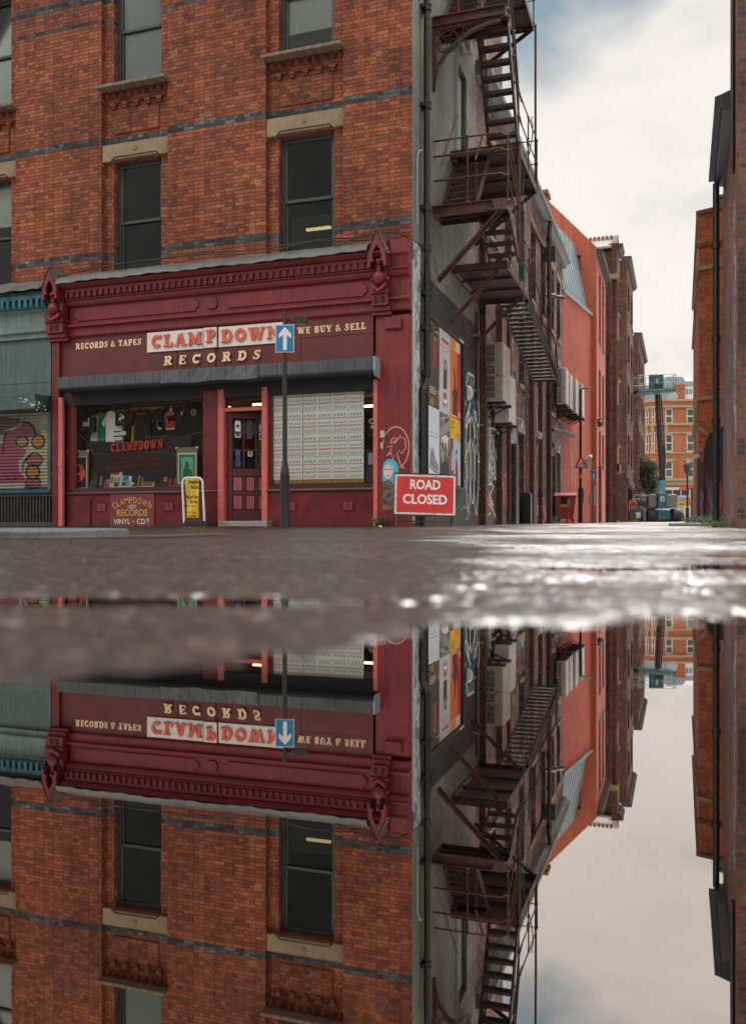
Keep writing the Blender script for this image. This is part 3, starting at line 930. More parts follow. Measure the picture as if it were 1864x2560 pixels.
for bi, (a, b) in enumerate(BAYS):
    oa, ob = a + 0.20, b - 0.20
    cx = (oa + ob) / 2
    for ri, (zb, zt) in enumerate((R1, R2, R3_, R4_)):
        # sandstone lintel with a rounded underside and a small roundel
        mb = MB()
        lz0, lz1 = zt - 0.005, zt + 0.31
        mb.prism([(a + 0.003, lz0), (oa - 0.02, lz0), (oa + 0.06, lz0 + 0.075), (ob - 0.06, lz0 + 0.075), (ob + 0.02, lz0), (b - 0.003, lz0), (b - 0.003, lz1), (a + 0.003, lz1)], 0.02, 0.14)
        mb.cyl((cx, 0.03, zt + 0.19), (cx, 0.006, zt + 0.19), 0.055, n=14)
        mb.cyl((cx, 0.03, zt + 0.19), (cx, -0.004, zt + 0.19), 0.022, n=10)
        mb.box((oa + 0.05, 0.045, lz0 + 0.035), (ob - 0.05, 0.2, lz0 + 0.072))
        mb.build('lintel', M_STONE, bld, bevel=0.008)
        # sash window
        fr = MB()
        y0, y1 = 0.235, 0.30
        jw = 0.065
        fr.box((oa, y0, zb), (oa + jw, y1, zt + 0.07))
        fr.box((ob - jw, y0, zb), (ob, y1, zt + 0.07))
        fr.box((oa + jw, y0, zt - 0.03), (ob - jw, y1, zt + 0.07))
        fr.box((oa + jw, y0 - 0.02, zb), (ob - jw, y1, zb + 0.07))
        mz = zb + (zt - zb) * 0.5
        for q0, q1, yy in ((zb + 0.07, mz + 0.025, 0.275), (mz - 0.025, zt - 0.03, 0.25)):
            xa, xb = oa + jw, ob - jw
            fr.box((xa, yy, q0), (xa + 0.045, yy + 0.035, q1))
            fr.box((xb - 0.045, yy, q0), (xb, yy + 0.035, q1))
            fr.box((xa + 0.045, yy, q1 - 0.045), (xb - 0.045, yy + 0.035, q1))
            fr.box((xa + 0.045, yy, q0), (xb - 0.045, yy + 0.035, q0 + 0.055))
        w = fr.build('window', M_SASH, bld, bevel=0.005)
        for q0, q1, yy in ((zb + 0.1, mz, 0.296), (mz, zt - 0.03, 0.271)):
            g = MB()
            g.box((oa + jw + 0.02, yy, q0), (ob - jw - 0.02, yy + 0.004, q1))
            g.build('pane', M_GLASS if ri else M_GLASSD, w)
        # what is behind the glass: blinds, one sheet for mirrored sky, nets, dim rooms
        bk = MB()
        if ri:
            bk.box((oa + 0.02, 0.335, zb + (0.0 if bi < 2 else 0.50)), (ob - 0.02, 0.345, zt))
            if bi == 2:
                bk.prism([(oa + 0.3, zb + 0.50), (ob - 0.02, zb + 0.50), (ob - 0.02, zb + 0.68), (oa + 0.45, zb + 0.62)], 0.325, 0.334)
            bk.build('blind_or_sky', M_BLIND if bi < 2 else M_BLINDW_SKY, w)
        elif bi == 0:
            bk.box((oa + 0.02, 0.335, zt - 0.85), (ob - 0.02, 0.345, zt))  # white sheet painted in for the sky mirrored by the upper pane
            bk.build('blind_or_sky', M_BLINDW_SKY, w)
        else:
            bk.box((oa + 0.02, 0.335, zb), (ob - 0.02, 0.345, zb + 0.35 + 0.5 * (bi == 2)))
            bk.build('net_curtain', M_NET, w)
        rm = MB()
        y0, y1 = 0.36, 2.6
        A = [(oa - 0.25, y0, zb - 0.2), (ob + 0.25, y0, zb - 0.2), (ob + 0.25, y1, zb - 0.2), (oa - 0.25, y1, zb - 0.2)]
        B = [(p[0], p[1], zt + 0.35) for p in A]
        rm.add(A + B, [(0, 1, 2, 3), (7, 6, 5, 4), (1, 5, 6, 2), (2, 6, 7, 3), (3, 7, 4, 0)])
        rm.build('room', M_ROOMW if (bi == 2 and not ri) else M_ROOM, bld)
        # sill, nailhead course, stepped corbels and recessed brick panel under the upper row
        if ri:
            mb = MB()
            mb.prism([(-0.16, zb - 0.09), (-0.16, zb - 0.03), (0.30, zb), (0.30, zb - 0.09)], a - 0.02, b + 0.02, axis='yz')
            mb.build('sill', M_SILL, bld, bevel=0.008)
            mb = MB()
            nn = 9
            for i in range(nn):
                x = a + (b - a) * (i + 0.5) / nn
                mb.add([(x - 0.05, 0.105, zb - 0.10), (x + 0.05, 0.105, zb - 0.10), (x + 0.05, 0.105, zb - 0.20), (x - 0.05, 0.105, zb - 0.20), (x, 0.0, zb - 0.13)],
                       [(1, 0, 4), (2, 1, 4), (3, 2, 4), (0, 3, 4)])
            mb.box((a, 0.03, zb - 0.10), (b, 0.11, zb - 0.088))
            mb.build('nailhead_course', M_BRICKTRIM, bld)
            mb = MB()
            for i in range(5):
                x = a + 0.22 + (b - a - 0.44) * i / 4
                mb.box((x - 0.055, 0.04, zb - 0.36), (x + 0.055, 0.12, zb - 0.30))
                mb.box((x - 0.035, 0.06, zb - 0.40), (x + 0.035, 0.12, zb - 0.36))
            mb.box((a + 0.12, 0.075, zb - 0.302), (b - 0.12, 0.12, zb - 0.28))
            mb.build('corbel_course', M_BRICKTRIM, bld)
            mb = MB()
            px0, px1, pz0, pz1 = a + 0.25, b - 0.25, zb - 0.86, zb - 0.44
            mb.box((px0, 0.082, pz0), (px1, 0.12, pz1))
            mb.build('brick_panel', M_BRICK, bld)
            mb = MB()
            for q in ((px0 - 0.014, px0 - 0.002, pz0 - 0.014, pz1), (px1 + 0.002, px1 + 0.014, pz0 - 0.014, pz1)):
                mb.box((q[0], 0.085, q[2]), (q[1], 0.12, q[3]))
            mb.box((px0 - 0.002, 0.085, pz0 - 0.014), (px1 + 0.002, 0.12, pz0 - 0.002))
            mb.build('panel_moulding', M_BRICKTRIM, bld)
# lit strip lights behind the lower right window
M_TUBE = lamp('strip_light_glow', (1.0, 0.66, 0.33), 8.0)
mb = MB()
mb.box((-2.32, 0.95, 5.62), (-1.84, 1.0, 5.665))
mb.build('strip_light', lamp('office_tube_glow', (1.0, 0.80, 0.52), 3.2), bld)
mb = MB()
mb.box((-1.74, 1.25, 5.66), (-1.62, 1.3, 5.70))
mb.build('strip_light', bpy.data.materials['office_tube_glow'], bld)
# a high-visibility vest hanging inside the middle window
hv = thing('safety_vest', 'yellow high visibility vest hanging inside the dark middle window', 'vest', (-5.0, 0.62, 5.1))
mb = MB()
mb.sheet(6, 8, lambda u, v: (-5.12 + 0.30 * u + 0.10 * v, 0.62 + 0.03 * math.sin(9 * u), 5.08 + 0.55 * v), 0, thick=(0, 0.02, 0))
mb.build('vest_body', P('vest_yellow', (0.25, 0.29, 0.03), 0.7), hv)
mb = MB()
mb.sheet(6, 1, lambda u, v: (-5.10 + 0.30 * u, 0.605 + 0.03 * math.sin(9 * u), 5.24 + 0.05 * v), 0, thick=(0, 0.004, 0))
mb.build('reflective_band', K(170, 172, 165), hv)

# the side of the corner building along the alley: grey cladding over a blackened lower wall
def cladding():
    m = brick('grey_cladding', [(0.15, 0.15, 0.13), (0.18, 0.175, 0.15), (0.21, 0.205, 0.175)], (0.08, 0.08, 0.072), course=0.62, bw=1.5, msize=0.008, weather=0.30, bump=0.25, wscale=0.9)
    return m


M_CLAD = cladding()
mb = MB(frame((0, 0, 0), math.pi / 2))
mb.wall(0.0, 4.9, 4.55, TOP, 0.0, [(3.3, 4.0, 7.45, 9.5)], 0.12)
mb.build('side_cladding', M_CLAD, bld)
mb = MB(frame((0, 0, 0), math.pi / 2))
mb.box((3.3, 0.08, 7.45), (3.36, 0.14, 9.5))
mb.box((3.94, 0.08, 7.45), (4.0, 0.14, 9.5))
mb.box((3.36, 0.09, 7.45), (3.94, 0.13, 9.5), 1)
mb.box((3.36, 0.08, 9.42), (3.94, 0.14, 9.5))
mb.build('exit_door', [M_BLACK, K(120, 130, 132)], bld)
mb = MB(frame((0, 0, 0), math.pi / 2))
mb.wall(0.0, 4.9, 0.0, 4.55, 0.0)
mb.build('blackened_wall', P('blackened_render', (0.028, 0.026, 0.025), 0.6, var=0.4, scale=2.0, dirt=(0.07, 0.065, 0.06), dscale=4, damt=0.5, streak=True), bld)
mb = MB()
mb.quad((0, 4.9, 10.0), (0, 8, 10.0), (0, 8, TOP), (0, 4.9, TOP))
mb.build('return_wall', M_BRICK_WH, bld)
# torn bills pasted over the corner strip
M_BILL = P('torn_paper', (0.55, 0.57, 0.57), 0.8, var=0.2, scale=8, dirt=(0.03, 0.035, 0.04), dscale=9, damt=1.0, two=(0.16, 0.2, 0.22))
mb = MB(frame((0, 0, 0), math.pi / 2))
rr = random.Random(3)
z = 0.35
while z < 4.45:
    hgt = rr.uniform(0.25, 0.7)
    x1 = rr.uniform(0.40, 0.46)
    mb.prism([(0.01 + rr.uniform(0, .03), z), (x1, z + rr.uniform(-.03, .03)), (x1 + rr.uniform(-.05, .02), z + hgt * .6), (x1, z + hgt), (0.02, z + hgt + rr.uniform(-.03, .03))], -0.012 - rr.uniform(0, .006), -0.002)
    z += hgt * 0.93
mb.build('torn_bill_strip', M_BILL, bld)
mb = MB(frame((0, 0, 0), math.pi / 2))
mb.box((-0.01, -0.03, 0.2), (0.035, -0.0, 4.6))
mb.build('corner_bead', K(190, 192, 188), bld)

# ------------------------------------------------------------------ red record shop front
shop = thing('shopfront', 'crimson record shop front with white name board and gothic brackets', 'shopfront', (-4, -0.2, 0))
XL, XR = U(119, -0.2), 0.0            # left bracket's outer edge to the corner
zB = 0.0
LB, RB = (U(121, -0.2), U(169, -0.2)), (U(929, -0.2), U(977, -0.2))
WX = (U(186), U(512))                 # left shop window
DX = (U(564), U(658))                 # door opening
RX = (U(676), U(938))                 # right shop window
WZ0, WZ1 = 0.865, 2.62
# masonry behind and above
mb = MB()
mb.wall(XL, 0.0, 2.62, 4.5, 0.06)
mb.build('backing_wall', M_REDD, shop)
# fascia board with seams
mb = MB()
mb.box((RB[1] * 0 + XL + 0.12, -0.07, 2.95), (-0.66, 0.055, 3.74))
fas = mb.build('fascia_board', M_REDD, shop)
mb = MB()
for u0, u1 in ((512, 545),):
    mb.box((U(u0), -0.095, 2.96), (U(u1), -0.072, 3.735))
mb.build('fascia_batten', M_REDD, fas, bevel=0.006)
for x in (U(755), U(448)):
    mb = MB()
    mb.box((x, -0.0735, 2.96), (x + 0.008, -0.0705, 3.56))
    if x > -3:
        mb.box((x + 0.008, -0.0735, 3.40), (U(938), -0.0705, 3.407))
    mb.build('fascia_seam', M_SEAM, fas)
# white name board in three leaves, raised letters
bx0, bx1 = U(370, -0.07), U(712, -0.07)
mb = MB()
for a, b, y in ((bx0, U(510, -.07), -0.10), (U(513, -.07), U(545, -.07), -0.125), (U(548, -.07), bx1, -0.10)):
    mb.box((a, y, 3.345), (b, y + 0.028, 3.705))
nb = mb.build('name_board', M_WHITEB, shop, bevel=0.004)
mb = MB()
slab(mb, 'CLAM', U(381, -.1), U(506, -.1), 3.42, 0.225, -0.1, 0.03, gap=0.14)
slab(mb, 'P', U(516, -.12), U(542, -.12), 3.435, 0.225, -0.125, 0.03)
slab(mb, 'DOWN', U(553, -.1), U(702, -.1), 3.42, 0.225, -0.1, 0.03, gap=0.14)
mb.build('lettering', M_CORAL, nb)
mb = MB()
slab(mb, 'RECORDS', U(412, -.07), U(654, -.07), 3.085, 0.165, -0.096, 0.012, shear=0.12, width=0.185)
slab(mb, 'RECORDS & TAPES', U(190, -.07), U(354, -.07), 3.505, 0.115, -0.07, 0.008)
slab(mb, 'WE BUY & SELL', U(744, -.07), U(915, -.07), 3.475, 0.115, -0.07, 0.008)
mb.build('lettering', M_CREAM, fas)
# entablature: lower strip, roll mouldings, frieze with shaped panels, pierced arcade, lead roof
x0, x1 = LB[1] - 0.02, 0.0
mb = MB()
mb.prism([(-0.11, 3.735), (-0.13, 3.76), (-0.13, 3.885), (-0.20, 3.91), (-0.20, 3.945), (-0.15, 3.975), (-0.11, 3.985), (-0.11, 4.29), (-0.17, 4.31), (-0.20, 4.35), (-0.20, 4.39), (-0.24, 4.405), (-0.24, 4.43), (0.05, 4.43), (0.05, 3.735)], x0, x1, axis='yz')
mb.build('frieze', M_RED, shop, bevel=0.004)
mb = MB()


def notched(a, b, c, e, ql=True, qr=True):
    r = 0.07
    p = []
    p += [(a, c), ] if not ql else [(a + r, c), ]
    p += [(b, c)] if not qr else [(b - r, c), (b - r + 0.01, c + r * .6), (b, c + r)]
    p += [(b, e)] if not qr else [(b, e - r), (b - r + 0.01, e - r * .6), (b - r, e)]
    p += [(a, e)] if not ql else [(a + r, e), (a + r - 0.01, e - r * .6), (a, e - r), (a, c + r), (a + r - 0.01, c + r * .6)]
    return p


xm = U(530, -.11)
for poly in (notched(x0 + 0.12, xm - 0.26, 4.02, 4.265), notched(xm + 0.26, RB[0] - 0.1, 4.02, 4.265)):
    mb.prism(poly, -0.135, -0.108)
mb.prism([(xm - 0.12, 4.08), (xm - 0.06, 4.03), (xm + 0.06, 4.03), (xm + 0.12, 4.08), (xm + 0.12, 4.20), (xm + 0.06, 4.255), (xm - 0.06, 4.255), (xm - 0.12, 4.20)], -0.14, -0.108)
mb.build('frieze_panel', M_RED, shop, bevel=0.008)
mb = MB()
step = 0.128
nn = int((RB[0] - x0 - 0.05) / step)
for i in range(nn):
    xa = x0 + 0.05 + i * step
    arch = [(xa, 4.432), (xa + 0.034, 4.432), (xa + 0.034, 4.50)] + [(xa + step / 2 + 0.034 * math.cos(t) * 0.9, 4.50 + 0.040 * math.sin(t)) for t in (2.4, 1.9, 1.57, 1.2, 0.7)] + [(xa + step - 0.030, 4.50), (xa + step - 0.030, 4.47), (xa + step - 0.001, 4.47), (xa + step - 0.001, 4.585), (xa, 4.585)]
    mb.prism(arch, -0.30, -0.262)
    mb.box((xa + 0.002, -0.285, 4.432), (xa + 0.034, -0.26, 4.46))
mb.build('pierced_arcade', M_RED, shop)
mb = MB()
mb.prism([(-0.26, 4.435), (-0.26, 4.59), (-0.34, 4.60), (-0.40, 4.64), (-0.42, 4.66), (0.1, 4.9), (0.1, 4.435)], x0, RB[1] + 0.0, axis='yz')
mb.prism([(-0.18, 4.435), (-0.20, 4.62), (-0.24, 4.66), (-0.24, 4.88), (0.05, 4.9), (0.05, 4.435)], RB[1] + 0.002, 0.0, axis='yz')
mb.build('cornice', M_RED, shop, bevel=0.006)
mb = MB()
rr = random.Random(5)


def roofpt(u, v):
    x = x0 - 0.05 + (RB[0] - x0 + 0.05) * u
    w = 0.006 * math.sin(x * 5) + 0.005 * math.sin(x * 17 + 1)
    y = 0.02 - 0.50 * v
    z = 4.96 - 0.20 * v + (w * (0.4 + v)) - (0.085 if v > 0.96 else 0)
    return (x, y if v < 0.96 else -0.475, z)


mb.sheet(80, 8, roofpt, 0, thick=(0, 0.01, -0.012))
mb.build('lead_roof', M_LEAD, shop)


# gothic brackets at both ends
def bracket(xa, xb):
    w = xb - xa
    cx = (xa + xb) / 2
    mb = MB()
    mb.box((xa, -0.20, 3.66), (xb, -0.08, 3.72))
    mb.box((xa + 0.015, -0.24, 3.72), (xb - 0.015, -0.10, 3.80))
    mb.box((xa + 0.03, -0.30, 3.80), (xb - 0.03, -0.10, 3.99))
    mb.box((xa + 0.01, -0.33, 3.99), (xb - 0.01, -0.10, 4.06))
    mb.box((xa + 0.05, -0.27, 4.06), (xb - 0.05, -0.10, 4.90))
    b = mb.build('bracket', M_RED, shop, bevel=0.01, seg=2)
    mb = MB()
    for s in (-1, 1):
        c = cx + s * 0.062
        mb.prism([(c - 0.042, 3.83), (c + 0.042, 3.83), (c + 0.042, 3.91), (c, 3.965), (c - 0.042, 3.91)], -0.304, -0.29, 0)
    mb.build('niche', M_SEAM, b)
    mb = MB()
    mb.ball((cx, -0.33, 4.24), 0.105, sc=(1.05, 0.9, 1.2), n=16)
    mb.prism([(xa + 0.03, 4.16), (cx - 0.05, 4.09), (cx, 4.05), (cx + 0.05, 4.09), (xb - 0.03, 4.16), (xb - 0.05, 4.07), (cx, 4.00), (xa + 0.05, 4.07)], -0.40, -0.2)
    for s in (-1, 1):
        mb.ball((cx + s * 0.135, -0.28, 4.23), 0.03, sc=(1, 1, 1.3))
    mb.build('boss', M_RED, b, bevel=0.008)
    # gablet with a pierced pointed arch
    mb = MB()
    for s in (-1, 1):
        pl = [(cx, 4.97), (cx + s * 0.155, 4.62), (cx + s * 0.155, 4.40), (cx + s * 0.115, 4.40), (cx + s * 0.115, 4.48), (cx + s * 0.06, 4.50), (cx + s * 0.085, 4.57), (cx + s * 0.06, 4.66), (cx, 4.76)]
        if s > 0:
            pl = pl[::-1]
        mb.prism(pl, -0.45, -0.39)
        sd = [(cx + s * 0.155, 4.62), (cx + s * 0.155, 4.40)]
        mb.box((cx + s * 0.157, -0.44, 4.42), (cx + s * 0.13, -0.10, 4.60))
        for q in range(5):
            zq = 4.45 + q * 0.115
            xq = 0.155 if q < 2 else 0.155 * (4.97 - zq) / 0.35
            mb.ball((cx + s * xq, -0.42, zq), 0.022, n=8)
    mb.ball((cx, -0.42, 5.0), 0.035, sc=(.8, .8, 1.4), n=8)
    mb.build('gablet', M_RED, b)
    mb = MB()
    mb.ball((cx, -0.36, 4.50), 0.05, n=10)
    mb.box((cx - 0.03, -0.36, 4.36), (cx + 0.03, -0.26, 4.5))
    mb.box((xa + 0.06, -0.30, 4.36), (xb - 0.06, -0.272, 4.75), 1)
    mb.build('pendant', [M_RED, M_SEAM], b)
    mb = MB()
    for s in (-1, 1):
        mb.add([(cx, -0.46, 5.0), (cx + s * 0.185, -0.46, 4.60), (cx + s * 0.185, 0.0, 4.72), (cx, 0.0, 5.06)], [(0, 1, 2, 3) if s < 0 else (3, 2, 1, 0)])
    mb.build('bracket_roof', M_LEAD, b)


bracket(*LB)
bracket(*RB)
# shutter box with bent front, end cap and side rail
sx0, sx1 = U(145, -0.4), U(934, -0.4)
mb = MB()
mb.prism([(-0.40, 2.705), (-0.43, 2.73), (-0.43, 2.925), (-0.08, 2.955), (0.04, 2.955), (0.04, 2.705)], sx0, sx1, axis='yz')
sb = mb.build('shutter_box', M_SHUT, shop, bevel=0.006)
mb = MB()
xc0, xc1 = U(404, -.43), U(645, -.43)
mb.sheet(40, 6, lambda u, v: (xc0 + (xc1 - xc0) * u, -0.438 - 0.020 * v * (1 + 0.4 * math.sin(u * 17)) - 0.006 * abs(math.sin(u * 23 + v * 4)), 2.925 - 0.235 * v + 0.012 * math.sin(u * 13) * v), 0, thick=(0, 0.006, 0))
mb.build('bent_sheet', M_SHUT, sb)
mb = MB()
mb.prism([(-0.38, 2.62), (-0.44, 2.70), (-0.44, 2.94), (0.03, 2.965), (0.03, 2.62)], sx1 + 0.002, sx1 + 0.03, axis='yz')
mb.box((sx1 + 0.03, -0.12, 2.05), (sx1 + 0.13, -0.06, 2.93))
mb.build('box_end', M_SHUTC, sb, bevel=0.006)
mb = MB()
mb.box((WX[0] - 0.2, -0.05, 2.45), (RX[1] + 0.02, 0.06, 2.70))
mb.build('shutter_slot', M_DARK, shop)
# pilasters
mb = MB()
mb.box((-0.60, -0.14, 0.0), (-0.002, 0.055, 3.66))
mb.build('pilaster', M_RED, shop, bevel=0.012)
mb = MB()
mb.box((U(963, -.14), -0.20, 3.42), (U(1005, -.14), -0.142, 3.61))
mb.build('pilaster_block', M_RED, shop, bevel=0.015, seg=2)
mb = MB()
mb.box((LB[0] + 0.03, -0.14, 0.0), (U(160), 0.055, 3.66))
mb.build('pilaster', M_REDST, shop, bevel=0.012)
# posts painted salmon
for a, b in ((160, 170), (940, 951)):
    mb = MB()
    mb.box((U(a), -0.165, 0.06), (U(b), -0.09, 2.6))
    mb.build('post', M_PINK, shop, bevel=0.008)
for a, b, y in ((U(170), WX[0], -0.02), (RX[1], U(941), -0.02), (WX[1], U(549), -0.06), (U(672), RX[0], -0.03)):
    mb = MB()
    mb.box((a, y, 0.1), (b, 0.05, 2.6))
    mb.build('mullion', M_REDST, shop, bevel=0.008)
for a, b in ((549, 564), (658, 672)):
    mb = MB()
    mb.box((U(a), -0.075, 0.2), (U(b), 0.055, 2.6))
    mb.build('door_jamb', M_PINK, shop, bevel=0.008)
# stall risers, cills and rolls
for a, b in (((U(170)), U(549)), (U(668), U(941))):
    mb = MB()
    mb.box((a, -0.04, -0.02), (b, 0.05, 0.75))
    sr = mb.build('stall_riser', M_REDST, shop, bevel=0.01)
    mb = MB()
    mb.cyl((a, -0.045, 0.778), (b, -0.045, 0.778), 0.032, n=10)
    mb.box((a, -0.045, 0.75), (b, 0.06, 0.80))
    mb.box((a + 0.02, -0.02, 0.80), (b - 0.02, 0.06, 0.862))
    mb.build('cill', M_REDST, sr, bevel=0.004)
    if a < -5:
        mb = MB()
        mb.cyl((U(229), -0.055, 0.05), (U(229), -0.055, 0.66), 0.028, n=8)
        mb.build('conduit', M_REDST, sr)
for u0, u1, zt in ((247, 270, 0.585), (415, 438, 0.585), (721, 743, 0.57), (860, 886, 0.57)):
    x0_, x1_ = U(u0), U(u1)
    mb = MB()
    mb.box((x0_, -0.055, zt - 0.15), (x1_, -0.041, zt))
    for i in range(6):
        mb.box((x0_ + 0.012, -0.062, zt - 0.137 + i * 0.023), (x0_ + (x1_ - x0_) * 0.47, -0.056, zt - 0.125 + i * 0.023), 1)
        mb.box((x0_ + (x1_ - x0_) * 0.53, -0.062, zt - 0.137 + i * 0.023), (x1_ - 0.012, -0.056, zt - 0.125 + i * 0.023), 1)
    mb.build('air_vent', [M_REDST, K(150, 70, 72)], shop)
# glazing
for (a, b) in (WX, RX):
    mb = MB()
    t = 0.04
    mb.box((a, 0.0, WZ0), (a + t, 0.05, 2.45))
    mb.box((b - t, 0.0, WZ0), (b, 0.05, 2.45))
    mb.box((a + t, 0.0, WZ0 - 0.004), (b - t, 0.05, WZ0 + 0.02))
    w = mb.build('window_frame', M_REDST, shop, bevel=0.004)
    mb = MB()
    mb.box((a + t, 0.022, WZ0 + 0.02), (b - t, 0.028, 2.5))
    mb.build('pane', M_SHOPGLASS, w)
# transom light and doorway
mb = MB()
mb.box((DX[0], -0.05, 2.20), (DX[1], 0.05, 2.262))
mb.build('transom_bar', M_PINK, shop, bevel=0.006)
mb = MB()
t = 0.025
zt0, zt1 = 2.262, 2.56
for q in (((DX[0], zt0), (DX[0] + t, zt1)), ((DX[1] - t, zt0), (DX[1], zt1)), ((DX[0] + t, zt0), (DX[1] - t, zt0 + t))):
    mb.box((q[0][0], 0.0, q[0][1]), (q[1][0], 0.05, q[1][1]))
w = mb.build('transom_light', M_DARK, shop)
mb = MB()
mb.box((DX[0] + t, 0.02, zt0 + t), (DX[1] - t, 0.026, zt1))
mb.build('pane', M_SHOPGLASS, w)
mb = MB()
mb.box((U(545, -.25), -0.26, 0.02), (U(668, -.25), 0.3, 0.245))
mb.build('step', P('step_stone', (0.27, 0.24, 0.20), 0.6, var=0.3, scale=12, bump=0.3, dirt=(0.08, 0.07, 0.06), dscale=8, damt=0.6), shop, bevel=0.015)
# half-glazed door leaf standing half open
hinge = Vector((DX[0] + 0.02, 0.04, 0.25))
Md = frame(hinge, math.radians(24))
dw, dh = 0.80, 1.94
M_DOOR = P('maroon_door', (0.075, 0.012, 0.016), 0.4, var=0.25, scale=5)
mb = MB(Md)
xs = [0.09, 0.30, 0.51, 0.72]
mb.box((0, 0, 0), (0.09, 0.045, dh))
mb.box((0.72, 0, 0), (dw, 0.045, dh))
mb.box((0.09, 0, 0), (0.72, 0.045, 0.20))
mb.box((0.09, 0, dh - 0.1), (0.72, 0.045, dh))
mb.box((0.09, 0, 0.80), (0.72, 0.045, 0.94))
mb.box((0.09, 0, 0.47), (0.72, 0.045, 0.53))
for x in (0.27, 0.49):
    mb.box((x, 0.002, 0.20), (x + 0.05, 0.043, 0.80))
    mb.box((x, 0.006, 0.94), (x + 0.03, 0.039, dh - 0.1))
for z in (1.26, 1.58):
    mb.box((0.09, 0.008, z), (0.72, 0.037, z + 0.03))
door = mb.build('door', M_DOOR, shop, bevel=0.004)
mb = MB(Md)
for a, b in ((0.10, 0.26), (0.33, 0.48), (0.55, 0.71)):
    for c, e in ((0.21, 0.46), (0.54, 0.79)):
        mb.box((a, 0.008, c), (b, 0.036, e))
mb.build('door_panel', P('dusty_rose_panel', (0.30, 0.075, 0.075), 0.5, var=0.2), door, bevel=0.008)
mb = MB(Md)
mb.box((0.09, 0.02, 0.94), (0.72, 0.024, dh - 0.1))
mb.build('pane', M_SHOPGLASS, door)
for x, z, w_, h_, c in ((0.13, 1.50, 0.10, 0.30, (215, 220, 222)), (0.34, 1.48, 0.10, 0.33, (60, 66, 74)), (0.56, 1.46, 0.12, 0.28, (190, 196, 200)), (0.14, 1.02, 0.08, 0.24, (30, 110, 150)), (0.14, 0.98, 0.09, 0.20, (26, 92, 130)), (0.60, 0.98, 0.07, 0.24, (200, 190, 170)), (0.36, 1.16, 0.08, 0.09, (200, 200, 205))):
    mb = MB(Md)
    mb.box((x, 0.012, z), (x + w_, 0.0155, z + h_))
    mb.ball((x + w_ / 2, 0.0115, z + h_ * 0.68), w_ * 0.3, 1, 10, (1, 0.05, 1))
    mb.box((x + 0.012, 0.0105, z + 0.02), (x + w_ - 0.012, 0.0125, z + h_ * 0.34), 1)
    mb.build('sticker', [K(*c), K(40, 70, 110)], door)

# ------------------------------------------------------------------ teal shop front next door
tsh = thing('shopfront', 'pale green closed shop front with teal arcade cornice and graffiti shutter', 'shopfront', (-9.8, -0.2, 0))
tx0, tx1 = -11.6, XL - 0.012
dz = 0.0
mb = MB()
mb.prism([(-0.24, 4.32), (-0.28, 4.575), (-0.34, 4.60), (0.05, 4.62), (0.05, 4.32)], tx0, tx1, axis='yz')
mb.build('cornice', M_TEALC, tsh)
mb = MB()
step = 0.135
for i in range(int((tx1 - tx0) / step)):
    xa = tx1 - (i + 1) * step
    arch = [(xa, 4.33), (xa + 0.03, 4.33), (xa + 0.03, 4.44)] + [(xa + step / 2 + 0.036 * math.cos(t), 4.44 + 0.045 * math.sin(t)) for t in (2.4, 1.9, 1.57, 1.2, 0.7)] + [(xa + step - 0.028, 4.44), (xa + step - 0.028, 4.33), (xa + step - 0.001, 4.33), (xa + step - 0.001, 4.56), (xa, 4.56)]
    mb.prism(arch, -0.32, -0.285)
mb.build('pierced_arcade', M_TEALC, tsh)
mb = MB()
mb.sheet(40, 4, lambda u, v: (tx0 + (tx1 - tx0) * u, 0.03 - 0.47 * v, 4.93 - 0.29 * v + 0.012 * math.sin(u * 60)), 0, thick=(0, 0, -0.02))
mb.build('lead_roof', M_LEAD, tsh)
mb = MB()
mb.prism([(-0.14, 3.765), (-0.14, 3.85), (-0.20, 3.88), (-0.20, 3.94), (-0.15, 3.98), (-0.13, 3.99), (-0.13, 4.25), (-0.20, 4.30), (-0.20, 4.318), (0.05, 4.318), (0.05, 3.765)], tx0, tx1, axis='yz')
mb.build('frieze', M_TEAL, tsh, bevel=0.005)
mb = MB()
mb.box((tx0, -0.08, 2.66), (tx1, 0.05, 3.76))
mb.build('fascia_board', M_GREENB, tsh)
mb = MB()
mb.box((tx0, -0.083, 2.92), (tx1, -0.0795, 2.928))
mb.build('fascia_seam', M_SEAM, tsh)
mb = MB()
mb.box((tx0, -0.48, 2.36), (tx1 - 0.05, 0.05, 2.655))
tbx = mb.build('shutter_box', M_GREENS, tsh, bevel=0.012)
r5 = random.Random(17)
for cu, cv, n_, c_ in ((62, 1000, 7, (150, 175, 182)), (88, 1008, 6, (206, 196, 170)), (92, 1015, 5, (40, 130, 112)), (10, 1012, 5, (40, 120, 120)), (105, 1018, 4, (200, 190, 160))):
    for q_ in range(n_):
        c0_ = PY(cu + r5.uniform(-13, 13), cv + r5.uniform(-7, 7), -0.483)
        w_, h_ = r5.uniform(0.012, 0.05), r5.uniform(0.006, 0.02)
        mb = MB()
        mb.poly([(c0_.x + w_ * math.cos(t_) * r5.uniform(.6, 1.2), -0.4815 - 0.0002 * q_, c0_.z + h_ * math.sin(t_) * r5.uniform(.6, 1.2)) for t_ in [k_ * 0.7 for k_ in range(9)]])
        mb.build('paint_splash', K(*c_), tbx)
M_SLAT = P('khaki_shutter', (0.24, 0.25, 0.15), 0.5, var=0.25, scale=4, dirt=(0.03, 0.03, 0.025), dscale=5, damt=0.7)
sh0, sh1, shz0, shz1 = tx0, tx1 - 0.07, 0.88, 2.35
slat = 0.0625
NS = int((shz1 - shz0) / slat)


def slat_y(z):
    return -0.045 - 0.030 * abs(math.sin(math.pi * (z - shz0) / slat)) ** 0.7


